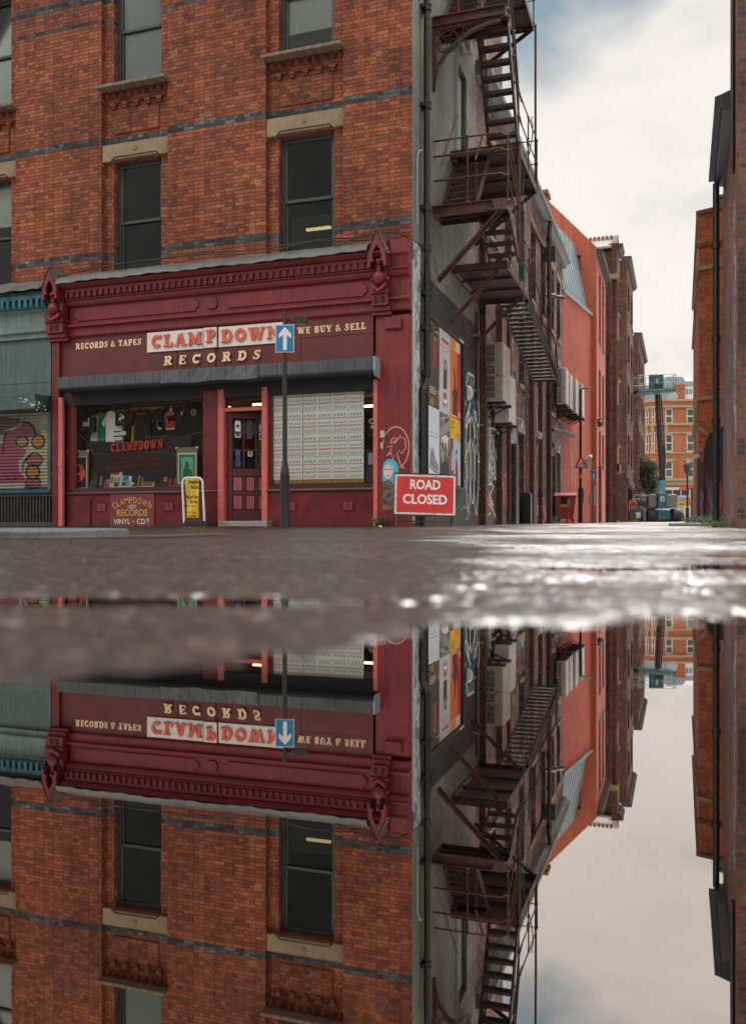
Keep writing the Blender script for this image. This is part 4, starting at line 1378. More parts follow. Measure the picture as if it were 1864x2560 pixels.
def rollup(polys, dy, name, mats, parent):
    """surface following the curved slats; polys are (mat, outline) pairs painted on it"""
    mb = MB()
    for mi, pl in polys:
        zs = [p[1] for p in pl]
        za, zb = max(min(zs), shz0), min(max(zs), shz1)
        n = max(2, int((zb - za) / 0.0125))
        rows = []
        for i in range(n + 1):
            z = za + (zb - za) * i / n
            zz = min(max(z, za + 1e-4), zb - 1e-4)
            xs = []
            for j in range(len(pl)):
                p, q = pl[j], pl[(j + 1) % len(pl)]
                if (p[1] - zz) * (q[1] - zz) < 0:
                    xs.append(p[0] + (q[0] - p[0]) * (zz - p[1]) / (q[1] - p[1]))
            xs.sort()
            rows.append((z, xs))
        for (z0, a), (z1, b) in zip(rows, rows[1:]):
            if len(a) != len(b):
                continue
            for k in range(0, len(a) - 1, 2):
                mb.quad((a[k], slat_y(z0) - dy, z0), (a[k + 1], slat_y(z0) - dy, z0), (b[k + 1], slat_y(z1) - dy, z1), (b[k], slat_y(z1) - dy, z1), mi)
    return mb.build(name, mats, parent)


shut = rollup([(0, [(sh0, shz0), (sh1, shz0), (sh1, shz1), (sh0, shz1)])], 0.0, 'roller_shutter', M_SLAT, tsh)
# spray-painted shapes on the shutter: pink cloud forms, ochre ovals, black outlines, mint dashes
M_SP = K(116, 50, 70)
M_SK = K(22, 20, 22)
M_SO = K(136, 92, 36)
M_SM = K(46, 140, 118)
M_SB = K(74, 62, 58)


def gx_(u):
    return U(u, -0.06)


def gz_(u, v):
    return Zf(u, v, -0.06)


def bl(u, v, ru, rv, a0=0, a1=360, n=28):
    c = PY(u, v, -0.06)
    s = (c.y - CAM.y) / F * 1.06
    return ell(c.x, c.z, ru * s * 0.96, rv * s, a0, a1, n)


def outline(poly, w):
    """polygon ring split into quads"""
    out = []
    n = len(poly)
    cx, cz = sum(p[0] for p in poly) / n, sum(p[1] for p in poly) / n
    for i in range(n):
        p, q = poly[i], poly[(i + 1) % n]
        f = lambda r: (r[0] + (r[0] - cx) / max(1e-6, math.hypot(r[0] - cx, r[1] - cz)) * w, r[1] + (r[1] - cz) / max(1e-6, math.hypot(r[0] - cx, r[1] - cz)) * w)
        out.append([p, q, f(q), f(p)])
    return out


pink = [(gx_(X / 3.545), gz_(X / 3.545, 700 + Y / 3.545)) for X, Y in [(-160, 1810), (230, 1795), (215, 1740), (175, 1700), (170, 1600), (220, 1560), (240, 1500), (155, 1485), (140, 1400), (280, 1395), (340, 1350), (310, 1290), (250, 1250), (200, 1250), (190, 1290), (130, 1330), (40, 1350), (30, 1450), (-160, 1470)]]
rollup([(0, pink)], 0.002, 'spray_paint', [M_SP], shut)
rollup([(0, [(gx_(X / 3.545), gz_(X / 3.545, 700 + Y / 3.545)) for X, Y in [(-160, 1400), (20, 1370), (60, 1330), (140, 1300), (190, 1260), (180, 1220), (-160, 1215)]])], 0.003, 'spray_paint', [M_SB], shut)
for q_ in (bl(88, 1150, 26, 17), bl(84, 1206, 24, 16)):
    rollup([(0, q_)], 0.004, 'spray_paint', [M_SP], shut)
ov = [bl(57, 1104, 19, 13), bl(97, 1104, 20, 16), bl(84, 1180, 20, 18)]
for o in ov:
    rollup([(0, o)], 0.006, 'spray_paint', [M_SO], shut)
blk = []
for o, w in ((ov[0], 0.035), (ov[1], 0.035), (ov[2], 0.04), (bl(88, 1150, 26, 17), 0.03), (bl(84, 1206, 24, 16), 0.03)):
    blk += [(0, q) for q in outline(o, w)]
for arc in (bl(62, 1096, 42, 48, 10, 110, 14), bl(26, 1120, 24, 50, 95, 200, 14), bl(80, 1175, 32, 40, 100, 190, 10), bl(30, 1180, 26, 22, 200, 320, 10)):
    w = 0.03
    for a, b in zip(arc, arc[1:]):
        dx, dz_ = b[0] - a[0], b[1] - a[1]
        l = math.hypot(dx, dz_)
        nx, nz = -dz_ / l * w / 2, dx / l * w / 2
        blk.append((0, [(a[0] - nx, a[1] - nz), (b[0] - nx, b[1] - nz), (b[0] + nx, b[1] + nz), (a[0] + nx, a[1] + nz)]))
blk += [(0, bl(70, 1102, 4, 4)), (0, bl(112, 1100, 4, 4)), (0, [(gx_(62), 0.90), (gx_(132), 0.90), (gx_(128), 0.96), (gx_(100), 0.93), (gx_(66), 0.97)])]
rollup(blk, 0.009, 'spray_paint', [M_SK], shut)
for a, b, v in ((116, 133, 1065), (104, 122, 1074), (126, 133, 1092), (118, 133, 1166), (112, 130, 1176), (118, 133, 1186), (124, 133, 1110)):
    rollup([(0, [(gx_(a), gz_(a, v)), (gx_(b), gz_(b, v)), (gx_(b), gz_(b, v) + 0.04), (gx_(a), gz_(a, v) + 0.04)])], 0.003, 'spray_paint', [M_SM], shut)
mb = MB()
mb.box((tx1 - 0.07, -0.10, 0.86), (tx1, 0.05, 2.355))
mb.build('shutter_rail', M_GREENS, tsh, bevel=0.006)
mb = MB()
mb.box((tx0, -0.10, 0.80), (tx1, 0.05, 0.87))
mb.build('cill', K(28, 66, 92), tsh, bevel=0.008)
mb = MB()
M_GRIM = P('grimy_boards', (0.045, 0.035, 0.03), 0.6, var=0.4, scale=6)
mb.box((tx0, 0.02, 0.0), (tx1, 0.05, 0.80))
x = tx0
while x < tx1 - 0.05:
    mb.box((x, -0.04, 0.12), (x + 0.028, 0.0, 0.75))
    x += 0.075
mb.box((tx0, -0.05, 0.74), (tx1, 0.015, 0.795))
mb.box((tx0, -0.05, -0.02), (tx1, 0.015, 0.24))
mb.build('base_grille', M_GRIM, tsh)

# ------------------------------------------------------------------ inside the record shop
room = thing('shop_interior', 'dim record shop room with warm ceiling seen through the windows', 'room', (-4, 2, 0.15))
ix0, ix1, iy0, iy1, iz0, iz1 = XL + 0.1, -0.35, 0.07, 4.3, 0.17, 2.68
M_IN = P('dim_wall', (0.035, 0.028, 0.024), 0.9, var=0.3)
mb = MB()
mb.quad((ix0, iy1, iz0), (ix1, iy1, iz0), (ix1, iy1, iz1), (ix0, iy1, iz1))
mb.quad((ix0, iy0, iz0), (ix0, iy1, iz0), (ix0, iy1, iz1), (ix0, iy0, iz1))
mb.quad((ix1, iy1, iz0), (ix1, iy0, iz0), (ix1, iy0, iz1), (ix1, iy1, iz1))
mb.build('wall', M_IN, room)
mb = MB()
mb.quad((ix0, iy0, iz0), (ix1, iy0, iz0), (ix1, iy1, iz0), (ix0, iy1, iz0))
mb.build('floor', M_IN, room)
mb = MB()
mb.quad((ix0, iy0, iz1), (ix0, iy1, iz1), (ix1, iy1, iz1), (ix1, iy0, iz1))
mb.build('ceiling', P('warm_ceiling', (0.55, 0.44, 0.30), 0.9, var=0.15), room)
for x, y in ((-3.2, 1.5), (-4.75, 1.7), (-1.5, 2.4), (-6.5, 2.6)):
    mb = MB()
    mb.box((x - 0.5, y - 0.05, 2.56), (x + 0.5, y + 0.05, 2.61), 1)
    mb.cyl((x - 0.48, y, 2.535), (x + 0.48, y, 2.535), 0.022, n=8)
    mb.build('strip_light', [M_TUBE, M_BLACK], room)
rr = random.Random(9)
mb = MB()
cols = [K(120, 40, 36), K(150, 120, 70), K(60, 70, 84), K(180, 170, 150), K(90, 60, 44), K(44, 84, 92)]
for row in range(5):
    z = 0.55 + row * 0.42
    x = ix0 + 0.2
    while x < ix1 - 0.4:
        wd = rr.uniform(0.12, 0.34)
        mb.box((x, iy1 - 0.14, z), (x + wd, iy1 - 0.06, z + 0.31), rr.randrange(6))
        x += wd + rr.uniform(0.0, 0.07)
mb.build('record_shelf', cols, room)
mb = MB()
x = -3.25
for k in range(7):
    mb.box((-3.05 + 0.0, 0.9 + k * 0.33, 0.9), (-2.72, 1.2 + k * 0.33, 1.2 + 0.03 * (k % 3)), k % 6)
mb.box((-3.1, 0.8, 0.2), (-2.6, 3.2, 0.9), 4)
mb.build('record_rack', cols, room)
# display deck behind the left window
mb = MB()
mb.box((WX[0] + 0.02, 0.06, WZ0 - 0.08), (WX[1] - 0.02, 0.75, WZ0 + 0.005))
mb.build('window_deck', M_REDST, room)
mb = MB()
mb.box((WX[0] + 0.02, 0.80, WZ0), (WX[1] - 0.3, 0.82, 1.75))
mb.build('window_back', M_DARK, room)
mb = MB()
mb.cyl((WX[0] + 0.05, 0.38, 2.44), (WX[1] - 0.03, 0.38, 2.44), 0.012, n=6)
mb.build('hanging_rail', M_BLACK, room)


def wx(X):
    """column in the window close-up (3.057 px per photo px) to a place on the display plane"""
    return U(X / 3.057, 0.32)


def wz(X, Y):
    return Zf(X / 3.057, 900 + Y / 3.057, 0.32)


def garment(label, x, ztop, w, h, mat, y=0.34, sleeves=True, marks=(), name='tshirt', cat='t-shirt', grp='clothes hanging in the left shop window'):
    t = thing(name, label, cat, (x, y, ztop - h), grp)
    mb = MB()
    hw = w / 2
    half = [(0.0, ztop - 0.05), (hw * 0.24, ztop - 0.012), (hw * 0.62, ztop - 0.03)]
    if sleeves:
        half += [(hw * 1.22, ztop - 0.26), (hw * 0.98, ztop - 0.33), (hw * 0.80, ztop - 0.20)]
    half += [(hw * 0.82, ztop - h * 0.6), (hw * 0.86, ztop - h)]
    pl = [(x - p[0], p[1]) for p in half[::-1]] + [(x + p[0], p[1]) for p in half[1:]]
    mb.prism(pl[::-1], y - 0.03, y + 0.03)
    mb.build('cloth', mat, t, bevel=0.022, seg=2)
    mb = MB()
    mb.tube([(x - hw * 0.5, y, ztop - 0.05), (x, y, ztop + 0.02), (x + hw * 0.5, y, ztop - 0.05)], 0.006, 5)
    mb.tube([(x, y, ztop + 0.02), (x, y, 2.44)], 0.004, 5)
    mb.build('hanger', M_BLACK, t)
    for mk in marks:
        mb = MB()
        if mk[0] == 'r':
            mb.box((x + mk[1], y - 0.034, ztop + mk[2]), (x + mk[3], y - 0.031, ztop + mk[4]))
        elif mk[0] == 'e':
            mb.prism([(x + p[0], ztop + p[1]) for p in ell(*mk[1:5], n=14)][::-1], y - 0.034, y - 0.031)
        elif mk[0] == 'p':
            mb.prism([(x + p[0], ztop + p[1]) for p in mk[1]], y - 0.034, y - 0.031)
        mb.build('print', mk[-1], t)
    return t


F_BK = P('black_cotton', (0.006, 0.006, 0.007), 0.85, var=0.3, bump=0.3, bscale=12)
F_WH = P('white_cotton', (0.86, 0.87, 0.85), 0.85, var=0.08, bump=0.5, bscale=9)
F_GR = P('green_cotton', (0.012, 0.22, 0.09), 0.85, var=0.2, bump=0.4, bscale=9)
WHT, RDP, GLD, BLP = K(225, 222, 215), K(190, 40, 42), K(214, 176, 48), K(40, 110, 170)
garment('white vest with red neckline hanging at the left end of the window rail', wx(705), 2.36, 0.30, 1.0, F_WH, 0.44, False, [('r', -.10, -.055, .10, -.035, RDP)])
garment('plain green t-shirt between the two white shirts', wx(778), 2.40, 0.34, 1.05, F_GR, 0.40, False)
garment('white t-shirt with three black chest stripes', wx(868), 2.40, 0.46, 1.05, F_WH, 0.36, True, [('r', .0, -.44, .20, -.415, M_SK), ('r', .0, -.53, .20, -.505, M_SK), ('r', .02, -.62, .20, -.595, M_SK)])
garment('plain black t-shirt with pale chest lettering beside the yellow one', wx(1085), 2.40, 0.46, 0.95, F_BK, 0.36, True, [('r', -.12, -.12, .10, -.10, K(110, 110, 108)), ('r', -.12, -.09, -.10, -.10, K(110, 110, 108))])
garment('yellow t-shirt mostly hidden behind a black tote bag', wx(1012), 2.24, 0.26, 0.50, P('yellow_cotton', (0.55, 0.36, 0.02), 0.85), 0.46, False)
garment('black t-shirt with blue and yellow badge print', wx(1205), 2.38, 0.44, 0.95, F_BK, 0.40, True, [('e', 0.02, -.30, .065, .11, GLD), ('p', [(-.03, -.34), (0.07, -.36), (.075, -.22), (-.03, -.24)], BLP)])
garment('black t-shirt with large red picture print', wx(1300), 2.42, 0.46, 1.0, F_BK, 0.35, True, [('e', 0.02, -.08, .03, .035, WHT), ('r', -.10, -.42, .11, -.20, RDP), ('p', [(-.13, -.22), (.13, -.24), (.08, -.12), (-.07, -.11)], K(170, 90, 84)), ('r', -.09, -.455, .10, -.424, K(200, 190, 180)), ('e', 0.0, -.27, .05, .04, M_SK)])
garment('black t-shirt with white trefoil leaf badge', wx(1410), 2.42, 0.44, 1.0, F_BK, 0.33, True, [('p', [(-.06, -.20), (-.055, -.12), (-.02, -.16), (0.005, -.09), (.03, -.16), (.065, -.13), (.06, -.20)], WHT), ('r', -.05, -.235, .055, -.212, WHT)])
garment('black t-shirt with round grey crest at the right end of the window rail', wx(1490), 2.44, 0.46, 1.0, F_BK, 0.30, True, [('e', 0.0, -.18, .055, .065, K(170, 165, 150)), ('e', 0.0, -.18, .035, .042, K(70, 72, 70))])


def tote(label, x0, x1, z0, z1, y, marks):
    t = thing('tote_bag', label, 'tote bag', ((x0 + x1) / 2, y, z0), 'bags hanging in the left shop window')
    mb = MB()
    mb.box((x0, y - 0.02, z0), (x1, y + 0.02, z1))
    mb.build('bag_body', F_BK, t, bevel=0.012)
    mb = MB()
    c, w = (x0 + x1) / 2, (x1 - x0) * 0.3
    mb.tube([(c - w, y, z1 - 0.02), (c - w * .7, y, z1 + 0.22), (c + w * .7, y, z1 + 0.22), (c + w, y, z1 - 0.02)], 0.01, 5)
    mb.build('handle', F_BK, t)
    for mt, pl in marks:
        mb = MB()
        mb.prism([(x0 + p[0] * (x1 - x0), z0 + p[1] * (z1 - z0)) for p in pl], y - 0.024, y - 0.021)
        mb.build('print', mt, t)


tote('black tote bag printed with a pale factory silhouette', wx(622), wx(748), wz(680, 556), wz(680, 438), 0.28, [(K(205, 208, 198), [(.22, .40), (.62, .40), (.62, .95), (.54, .95), (.54, .62), (.46, .72), (.38, .62), (.30, .72), (.22, .62)])])
tote('black tote bag printed with white script in a square', wx(898), wx(1000), wz(950, 505), wz(950, 350), 0.26, [(WHT, [(.28, .26), (.45, .22), (.52, .34), (.44, .44), (.34, .42), (.30, .36)]), (WHT, [(.5, .36), (.66, .30), (.72, .44), (.60, .54), (.5, .48)]), (WHT, [(.34, .50), (.5, .54), (.54, .60), (.40, .58)]), (K(150, 150, 148), [(.2, .72), (.82, .72), (.82, .75), (.2, .75)]), (K(150, 150, 148), [(.24, .13), (.78, .13), (.78, .15), (.24, .15)])])
pc = MB()
pc.box((wx(928), 0.30, wz(950, 575)), (wx(968), 0.304, wz(950, 546)))
tag(pc.build('price_card', WHT), 'small white price card hung below the striped white shirt', 'card')

# sagging black banner
ban = thing('shop_banner', 'sagging black banner with red CLAMPDOWN lettering tied across the left window', 'banner', (wx(1090), 0.14, wz(1090, 860)))
bxa, bxb = wx(700), wx(1500)


def banp(u, v):
    x = bxa + (bxb - bxa) * u
    top = wz(700, 618) * (1 - u) + wz(1500, 578) * u - 0.10 * math.sin(math.pi * u) * (1 - u * 0.6)
    low = 0.95 + 0.18 * abs(u - 0.5) ** 2
    fold = 0.022 * math.sin(10 * u + 5 * v) * (1 - abs(2 * u - 1)) + 0.03 * math.sin(3.0 * (u + v))
    return (x, 0.15 + fold * 0.6, top + (low - top) * v)


mb = MB()
mb.sheet(40, 16, banp, 0, thick=(0, 0.006, 0))
mb.build('banner_cloth', P('black_banner', (0.008, 0.0075, 0.0078), 0.6, var=0.2), ban)
mb = MB()
mb.tube([(WX[0] + 0.03, 0.10, wz(580, 578)), (bxa, 0.15, wz(700, 618))], 0.006, 5)
mb.tube([(bxb, 0.15, wz(1500, 578)), (WX[1] - 0.03, 0.10, wz(1560, 552))], 0.006, 5)
mb.build('tie_cord', K(120, 100, 70), ban)
M_BTX, M_BTX2 = P('red_banner_print', (0.62, 0.035, 0.02), 0.5), P('dark_red_banner_print', (0.16, 0.018, 0.012), 0.6)


def bantext(body, X0, X1, Y, h, mt, off, yy):
    mb = MB()
    mb.text(body, wx(X0), wz((X0 + X1) / 2, Y), wx(X1) - wx(X0), h, yy, 0.002, off=off, T=Matrix.Rotation(0, 4, 'Y'))
    # tilt the line with the cloth
    c = Vector((wx((X0 + X1) / 2), 0, wz((X0 + X1) / 2, Y)))
    for i, p in enumerate(mb.v):
        mb.v[i] = Vector((p.x, p.y, p.z + (p.x - c.x) * 0.045))
    mb.build('banner_lettering', mt, ban)


def bantext_slab():
    mb = MB()
    slab(mb, 'CLAMPDOWN', wx(897), wx(1293), wz(1095, 694), 0.165, 0.118, 0.004, gap=0.10)
    c = wx(1095)
    for i, p in enumerate(mb.v):
        mb.v[i] = Vector((p.x, p.y, p.z + (p.x - c) * 0.045))
    mb.build('banner_lettering', M_BTX, ban)


bantext_slab()
bantext('Buy.Sell.Trade.', 985, 1190, 728, 0.055, M_BTX2, 0.0, 0.118)
bantext('VINYL SPECIALISTS', 980, 1215, 758, 0.055, M_BTX2, 0.0, 0.118)
bantext('CASH PAID FOR YOUR COLLECTION', 895, 1300, 788, 0.055, M_BTX2, 0.0, 0.118)
bantext('WWW.CLAMPDOWNRECORDS.COM', 858, 1360, 832, 0.085, M_BTX2, 0.005, 0.118)

# boards with prints at both ends of the window
M_CARD = P('brown_card', (0.26, 0.20, 0.13), 0.8, var=0.12)
xa, xb = wx(578), wx(735)
M1 = frame((xa, 0.10, WZ0 + 0.02), 0)
w_, h_ = xb - xa, wz(650, 702) - WZ0 - 0.02
pic('print_board', 'brown board with framed black print of a guitarist in an orange circle', 'framed print', M1, w_, h_, M_CARD,
    [(WHT, 'r', .08, 0.0, .93, .84), (M_SK, 'r', .11, .015, .90, .825), (K(206, 92, 48), 'e', .50, .41, .36, .24),
     (M_SK, 'p', [(.40, .22), (.47, .22), (.48, .36), (.52, .36), (.53, .22), (.62, .22), (.58, .42), (.60, .56), (.52, .60), (.44, .60), (.38, .54), (.36, .42)]),
     (K(180, 110, 80), 'e', .48, .64, .045, .035), (M_SK, 'e', .48, .667, .05, .022), (WHT, 'p', [(.50, .34), (.60, .37), (.58, .42), (.50, .40)]), (K(150, 60, 40), 's', [(.55, .40), (.82, .50)], 0.02), (M_SK, 's', [(.66, .54), (.84, .545)], 0.03), (M_SK, 's', [(.66, .50), (.80, .505)], 0.022),
     (WHT, 'p', [(-.04, .95), (.10, 1.01), (-.04, 1.01)]), (WHT, 'p', [(1.04, .95), (.9, 1.01), (1.04, 1.01)]), (K(200, 200, 195), 'r', .3, .97, .62, 1.02)], 0.02, 'boards with prints in the left window')
xa, xb = wx(1402), wx(1558)
M1 = frame((xa, 0.10, WZ0 + 0.02), 0)
w_, h_ = xb - xa, wz(1480, 676) - WZ0 - 0.02
pic('print_board', 'brown board with framed emerald green print of a smoking man', 'framed print', M1, w_, h_, M_CARD,
    [(WHT, 'r', .07, .08, .95, .86), (K(20, 140, 96), 'r', .12, .11, .90, .82), (K(120, 196, 160), 'r', .24, .20, .80, .74), (K(26, 110, 84), 'p', [(.32, .20), (.78, .20), (.76, .40), (.62, .48), (.60, .58), (.52, .66), (.42, .62), (.40, .50), (.30, .38)]),
     (K(150, 210, 178), 's', [(.56, .46), (.70, .48)], 0.03), (WHT, 'p', [(-.05, .955), (.10, 1.012), (-.05, 1.012)]), (WHT, 'p', [(1.05, .955), (.88, 1.012), (1.05, 1.012)])], 0.02, 'boards with prints in the left window')

# magazines and records propped along the window deck
MAGS = [(742, 800, 868, 'black record sleeve with cyan edge lettering', (16, 18, 22), [((40, 120, 150), .05, .05, .22, .5), ((60, 62, 66), .4, .3, .75, .55)]),
        (800, 845, 872, 'black record sleeve with gold streak', (18, 16, 16), [((190, 150, 60), .3, .2, .5, .8)]),
        (842, 893, 866, 'pink patterned magazine cover', (176, 84, 116), [((90, 50, 90), .2, .15, .75, .8), ((206, 160, 80), .4, .3, .6, .65)]),
        (890, 975, 856, 'white music magazine with red masthead and a face', (205, 200, 192), [((170, 40, 44), .05, .80, .75, .95), ((60, 58, 60), .40, .1, .85, .62), ((205, 175, 150), .5, .35, .75, .6), ((110, 130, 90), .05, .3, .3, .7)]),
        (972, 1050, 862, 'white and sky blue music magazine', (214, 218, 218), [((40, 130, 170), .15, .45, .7, .8), ((30, 60, 80), .1, .15, .5, .4), ((120, 170, 190), .5, .1, .9, .5)]),
        (1046, 1112, 868, 'white magazine with a grey portrait drawing', (222, 220, 212), [((90, 90, 88), .3, .35, .68, .75), ((60, 60, 60), .2, .08, .85, .28)]),
        (1104, 1140, 858, 'yellow topped magazine tucked behind the portrait one', (200, 160, 50), [((50, 44, 44), .2, .1, .8, .7)]),
        (1126, 1226, 854, 'cream magazine with red roundel and line drawing', (214, 198, 176), [((200, 44, 44), .15, .72, .38, .95), ((150, 90, 70), .1, .1, .9, .4), ((120, 60, 40), .78, .3, 1.0, .95)]),
        (1224, 1275, 860, 'dark green record sleeve beside the cream magazine', (26, 36, 34), [((90, 120, 110), .3, .4, .7, .6)]),
        (1284, 1334, 868, 'black magazine with orange flame picture', (36, 22, 18), [((206, 110, 60), .25, .4, .75, .85)]),
        (1332, 1390, 856, 'bright red magazine with white masthead', (190, 40, 38), [((220, 210, 200), .06, .82, .9, .95), ((60, 20, 24), .3, .1, .8, .65)])]
for i, (a, b, t_, lb, base, pats) in enumerate(MAGS):
    x0_, x1_ = wx(a), wx(b)
    h_ = wz((a + b) / 2, t_) - WZ0 - 0.01
    Mm = frame((x0_, 0.09 + 0.012 * (i % 3), WZ0 + 0.008), 0) @ Matrix.Rotation(math.radians(-13), 4, 'X')
    pic('magazine', lb + ', propped on the window deck', 'magazine', Mm, x1_ - x0_, h_ * 1.03, K(*base), [(K(*c), 'r', *r) for c, *r in pats], 0.005, 'magazines and sleeves along the left window')

# right window: three boards of gig posters
M_CARD2 = P('ochre_board', (0.36, 0.22, 0.09), 0.8, var=0.12)
M_PAP = P('poster_paper', (0.86, 0.87, 0.85), 0.8, var=0.06, scale=2)
M_PAPG = P('poster_grey_photo', (0.46, 0.52, 0.50), 0.8, var=0.35, scale=22)
M_MAG = P('poster_crimson', (0.44, 0.045, 0.11), 0.7)


def vx(X):
    return U(500 + X / 2.5015, 0.04)


cw = (vx(1022) - vx(458)) / 6
ph = (Zf(800, 900 + 557 / 2.5, .04) - Zf(800, 900 + 700 / 2.5, .04))
pz0 = Zf(800, 900 + 745 / 2.5, .04)
boards = [(vx(456), vx(640)), (vx(643), vx(826)), (vx(829), vx(1024))]
for i, (a, b) in enumerate(boards):
    mb = MB()
    mb.box((a, 0.044, WZ0 + 0.03), (b, 0.058, 2.56))
    tag(mb.build('poster_board', M_CARD2), ['ochre backing board for posters beside the doorway', 'ochre backing board for posters in the middle of the right window', 'ochre backing board for posters nearest the street corner'][i], 'board', 'boards in the right shop window')


def gig_poster(x, z, w, h):
    rr = random.Random(4)
    mb = MB()
    mb.box((x, 0.037, z), (x + w, 0.041, z + h))
    y = 0.0365
    for (za, zb, n) in ((0.04, 0.22, 5), (0.42, 0.56, 5), (0.74, 0.88, 4)):
        for k in range(n):
            q0 = 0.08 + 0.84 * k / n
            q1 = q0 + 0.84 / n * 0.72
            hh = zb - rr.uniform(0, 0.05)
            mb.poly([(x + q0 * w, y, z + za * h), (x + q1 * w, y, z + za * h), (x + (q1 - 0.02) * w, y, z + hh * h), (x + (q0 + .05) * w, y, z + (hh - .02) * h)], 1)
            mb.poly([(x + (q0 + .03) * w, y - 0.0005, z + (hh - .08) * h), (x + (q1 - .03) * w, y - 0.0005, z + (hh - .08) * h), (x + (q1 - .04) * w, y - 0.0005, z + (hh - .02) * h), (x + (q0 + .05) * w, y - 0.0005, z + (hh - .02) * h)], 3)
    mb.text('CONNECTIVITY', x + w / 2, z + 0.275 * h, w * 0.92, h * 0.075, 0.036, 0.0, 2, off=0.03, align='C')
    mb.text('SEE THRU HANDS', x + w / 2, z + 0.63 * h, w * 0.90, h * 0.06, 0.036, 0.0, 2, off=0.03, align='C')
    return mb.build('gig_poster', [M_PAP, M_PAPG, M_MAG, K(120, 130, 128)])


proto = None
pi = 0
for c in range(6):
    bd = boards[c // 2]
    wv = (bd[1] - bd[0]) / 2
    for r in range(4):
        x, z = bd[0] + wv * (c % 2) + 0.004, pz0 + ph * r
        if proto is None:
            o = proto = gig_poster(x, z, cw * 0.985, ph * 0.985)
            base = o.location.copy()
            bx_, bz_ = x, z
        else:
            o = proto.copy()
            COL.objects.link(o)
            o.location = base + Vector((x - bx_, 0, z - bz_))
        tag(o, 'one of the identical white gig posters with crimson titles in the right shop window', 'poster', 'gig posters in the right shop window')
# upper row is cut short by the shutter slot
# hanging shirt and record by the right edge of that window
garment('small black t-shirt with white round lettering at the right edge of the poster window', vx(1068), 2.02, 0.24, 0.36, F_BK, 0.16, False, [('r', -.05, -.10, .06, -.05, WHT), ('r', -.03, -.20, .03, -.15, WHT), ('e', 0, -.075, .07, .05, WHT)], grp=None)
pic('record_sleeve', 'dark teal record sleeve with grey picture at the right edge of the poster window', 'record', frame((vx(1030), 0.10, WZ0 + 0.03), 0), vx(1092) - vx(1030), 0.56, K(22, 34, 40), [(K(150, 160, 165), 'r', .25, .55, .85, .9), (K(110, 40, 52), 'r', .1, .1, .8, .2), (K(36, 52, 60), 'e', .5, .3, .35, .16)], 0.02)
mb = MB()
for q in range(4):
    mb.box((vx(1034), 0.42, 1.3 + q * 0.33), (vx(1094), 0.62, 1.325 + q * 0.33))
mb.box((vx(1034), 0.60, 0.9), (vx(1094), 0.62, 2.6))
tag(mb.build('window_shelf', P('yellowed_shelf', (0.30, 0.25, 0.12), 0.7)), 'narrow yellowed shelf behind the right edge of the poster window', 'shelf')

# hand-painted board on the left stall riser
sg = thing('painted_sign', 'maroon hand painted board reading CLAMPDOWN RECORDS VINYL CDs below the left window', 'sign', (U(336), -0.06, 0.05))
sa, sbx = U(281), U(391)
mb = MB()
mb.box((sa, -0.062, 0.165), (sbx, -0.042, 0.752))
mb.build('sign_panel', P('maroon_panel', (0.15, 0.033, 0.035), 0.5, var=0.15), sg, bevel=0.003)
M_GOLD, M_PALE = P('ochre_sign_paint', (0.60, 0.29, 0.035), 0.5, var=0.12), P('pale_sign_paint', (0.62, 0.60, 0.46), 0.5, var=0.1)
mb = MB()
W_ = sbx - sa
cx, R_ = (sa + sbx) / 2, 0.62
word = 'CLAMPDOWN'
tot = 0.86 * W_
adv = [1.0, .82, 1.0, 1.22, .92, 1.02, 1.08, 1.36, 1.1]
pos, acc = [], 0
for a in adv:
    pos.append(acc + a / 2)
    acc += a
for ch, p_, a in zip(word, pos, adv):
    q_ = 2 * (p_ / acc - 0.5)
    T = Matrix.Translation((cx + tot * 0.49 * q_, 0, 0.585 - 0.115 * q_ * q_)) @ Matrix.Rotation(q_ * 0.55, 4, 'Y')
    mb.text(ch, 0, 0.0, a / acc * tot * 0.84, 0.115, -0.062, 0.002, off=0.006, align='C', T=T)
mb.text('RECORDS', cx, 0.352, W_ * 0.69, 0.118, -0.062, 0.002, off=0.012, align='C')
mb.build('lettering', M_GOLD, sg)
mb = MB()
mb.text('VINYL', sa + W_ * 0.08, 0.20, W_ * 0.38, 0.095, -0.062, 0.002, off=0.008)
mb.text('CD', sa + W_ * 0.61, 0.20, W_ * 0.19, 0.095, -0.062, 0.002, off=0.008)
mb.text('S', sa + W_ * 0.83, 0.245, W_ * 0.055, 0.055, -0.062, 0.002, off=0.008)
mb.prism(ell(sa + W_ * 0.53, 0.245, 0.012, 0.012, n=8)[::-1], -0.064, -0.062)
mb.prism(ell(sa + W_ * 0.855, 0.21, 0.009, 0.009, n=8)[::-1], -0.064, -0.062)
for s in (-1, 1):
    ribbon(mb, [(cx + s * (0.02 + 0.075 * math.cos(t)), 0.520 + 0.024 * math.sin(t) + 0.006 * s) for t in [i * 0.35 for i in range(18)]], 0.007, -0.062 - 0.0004 * (s + 1), 0.0018)
mb.build('lettering', M_PALE, sg)

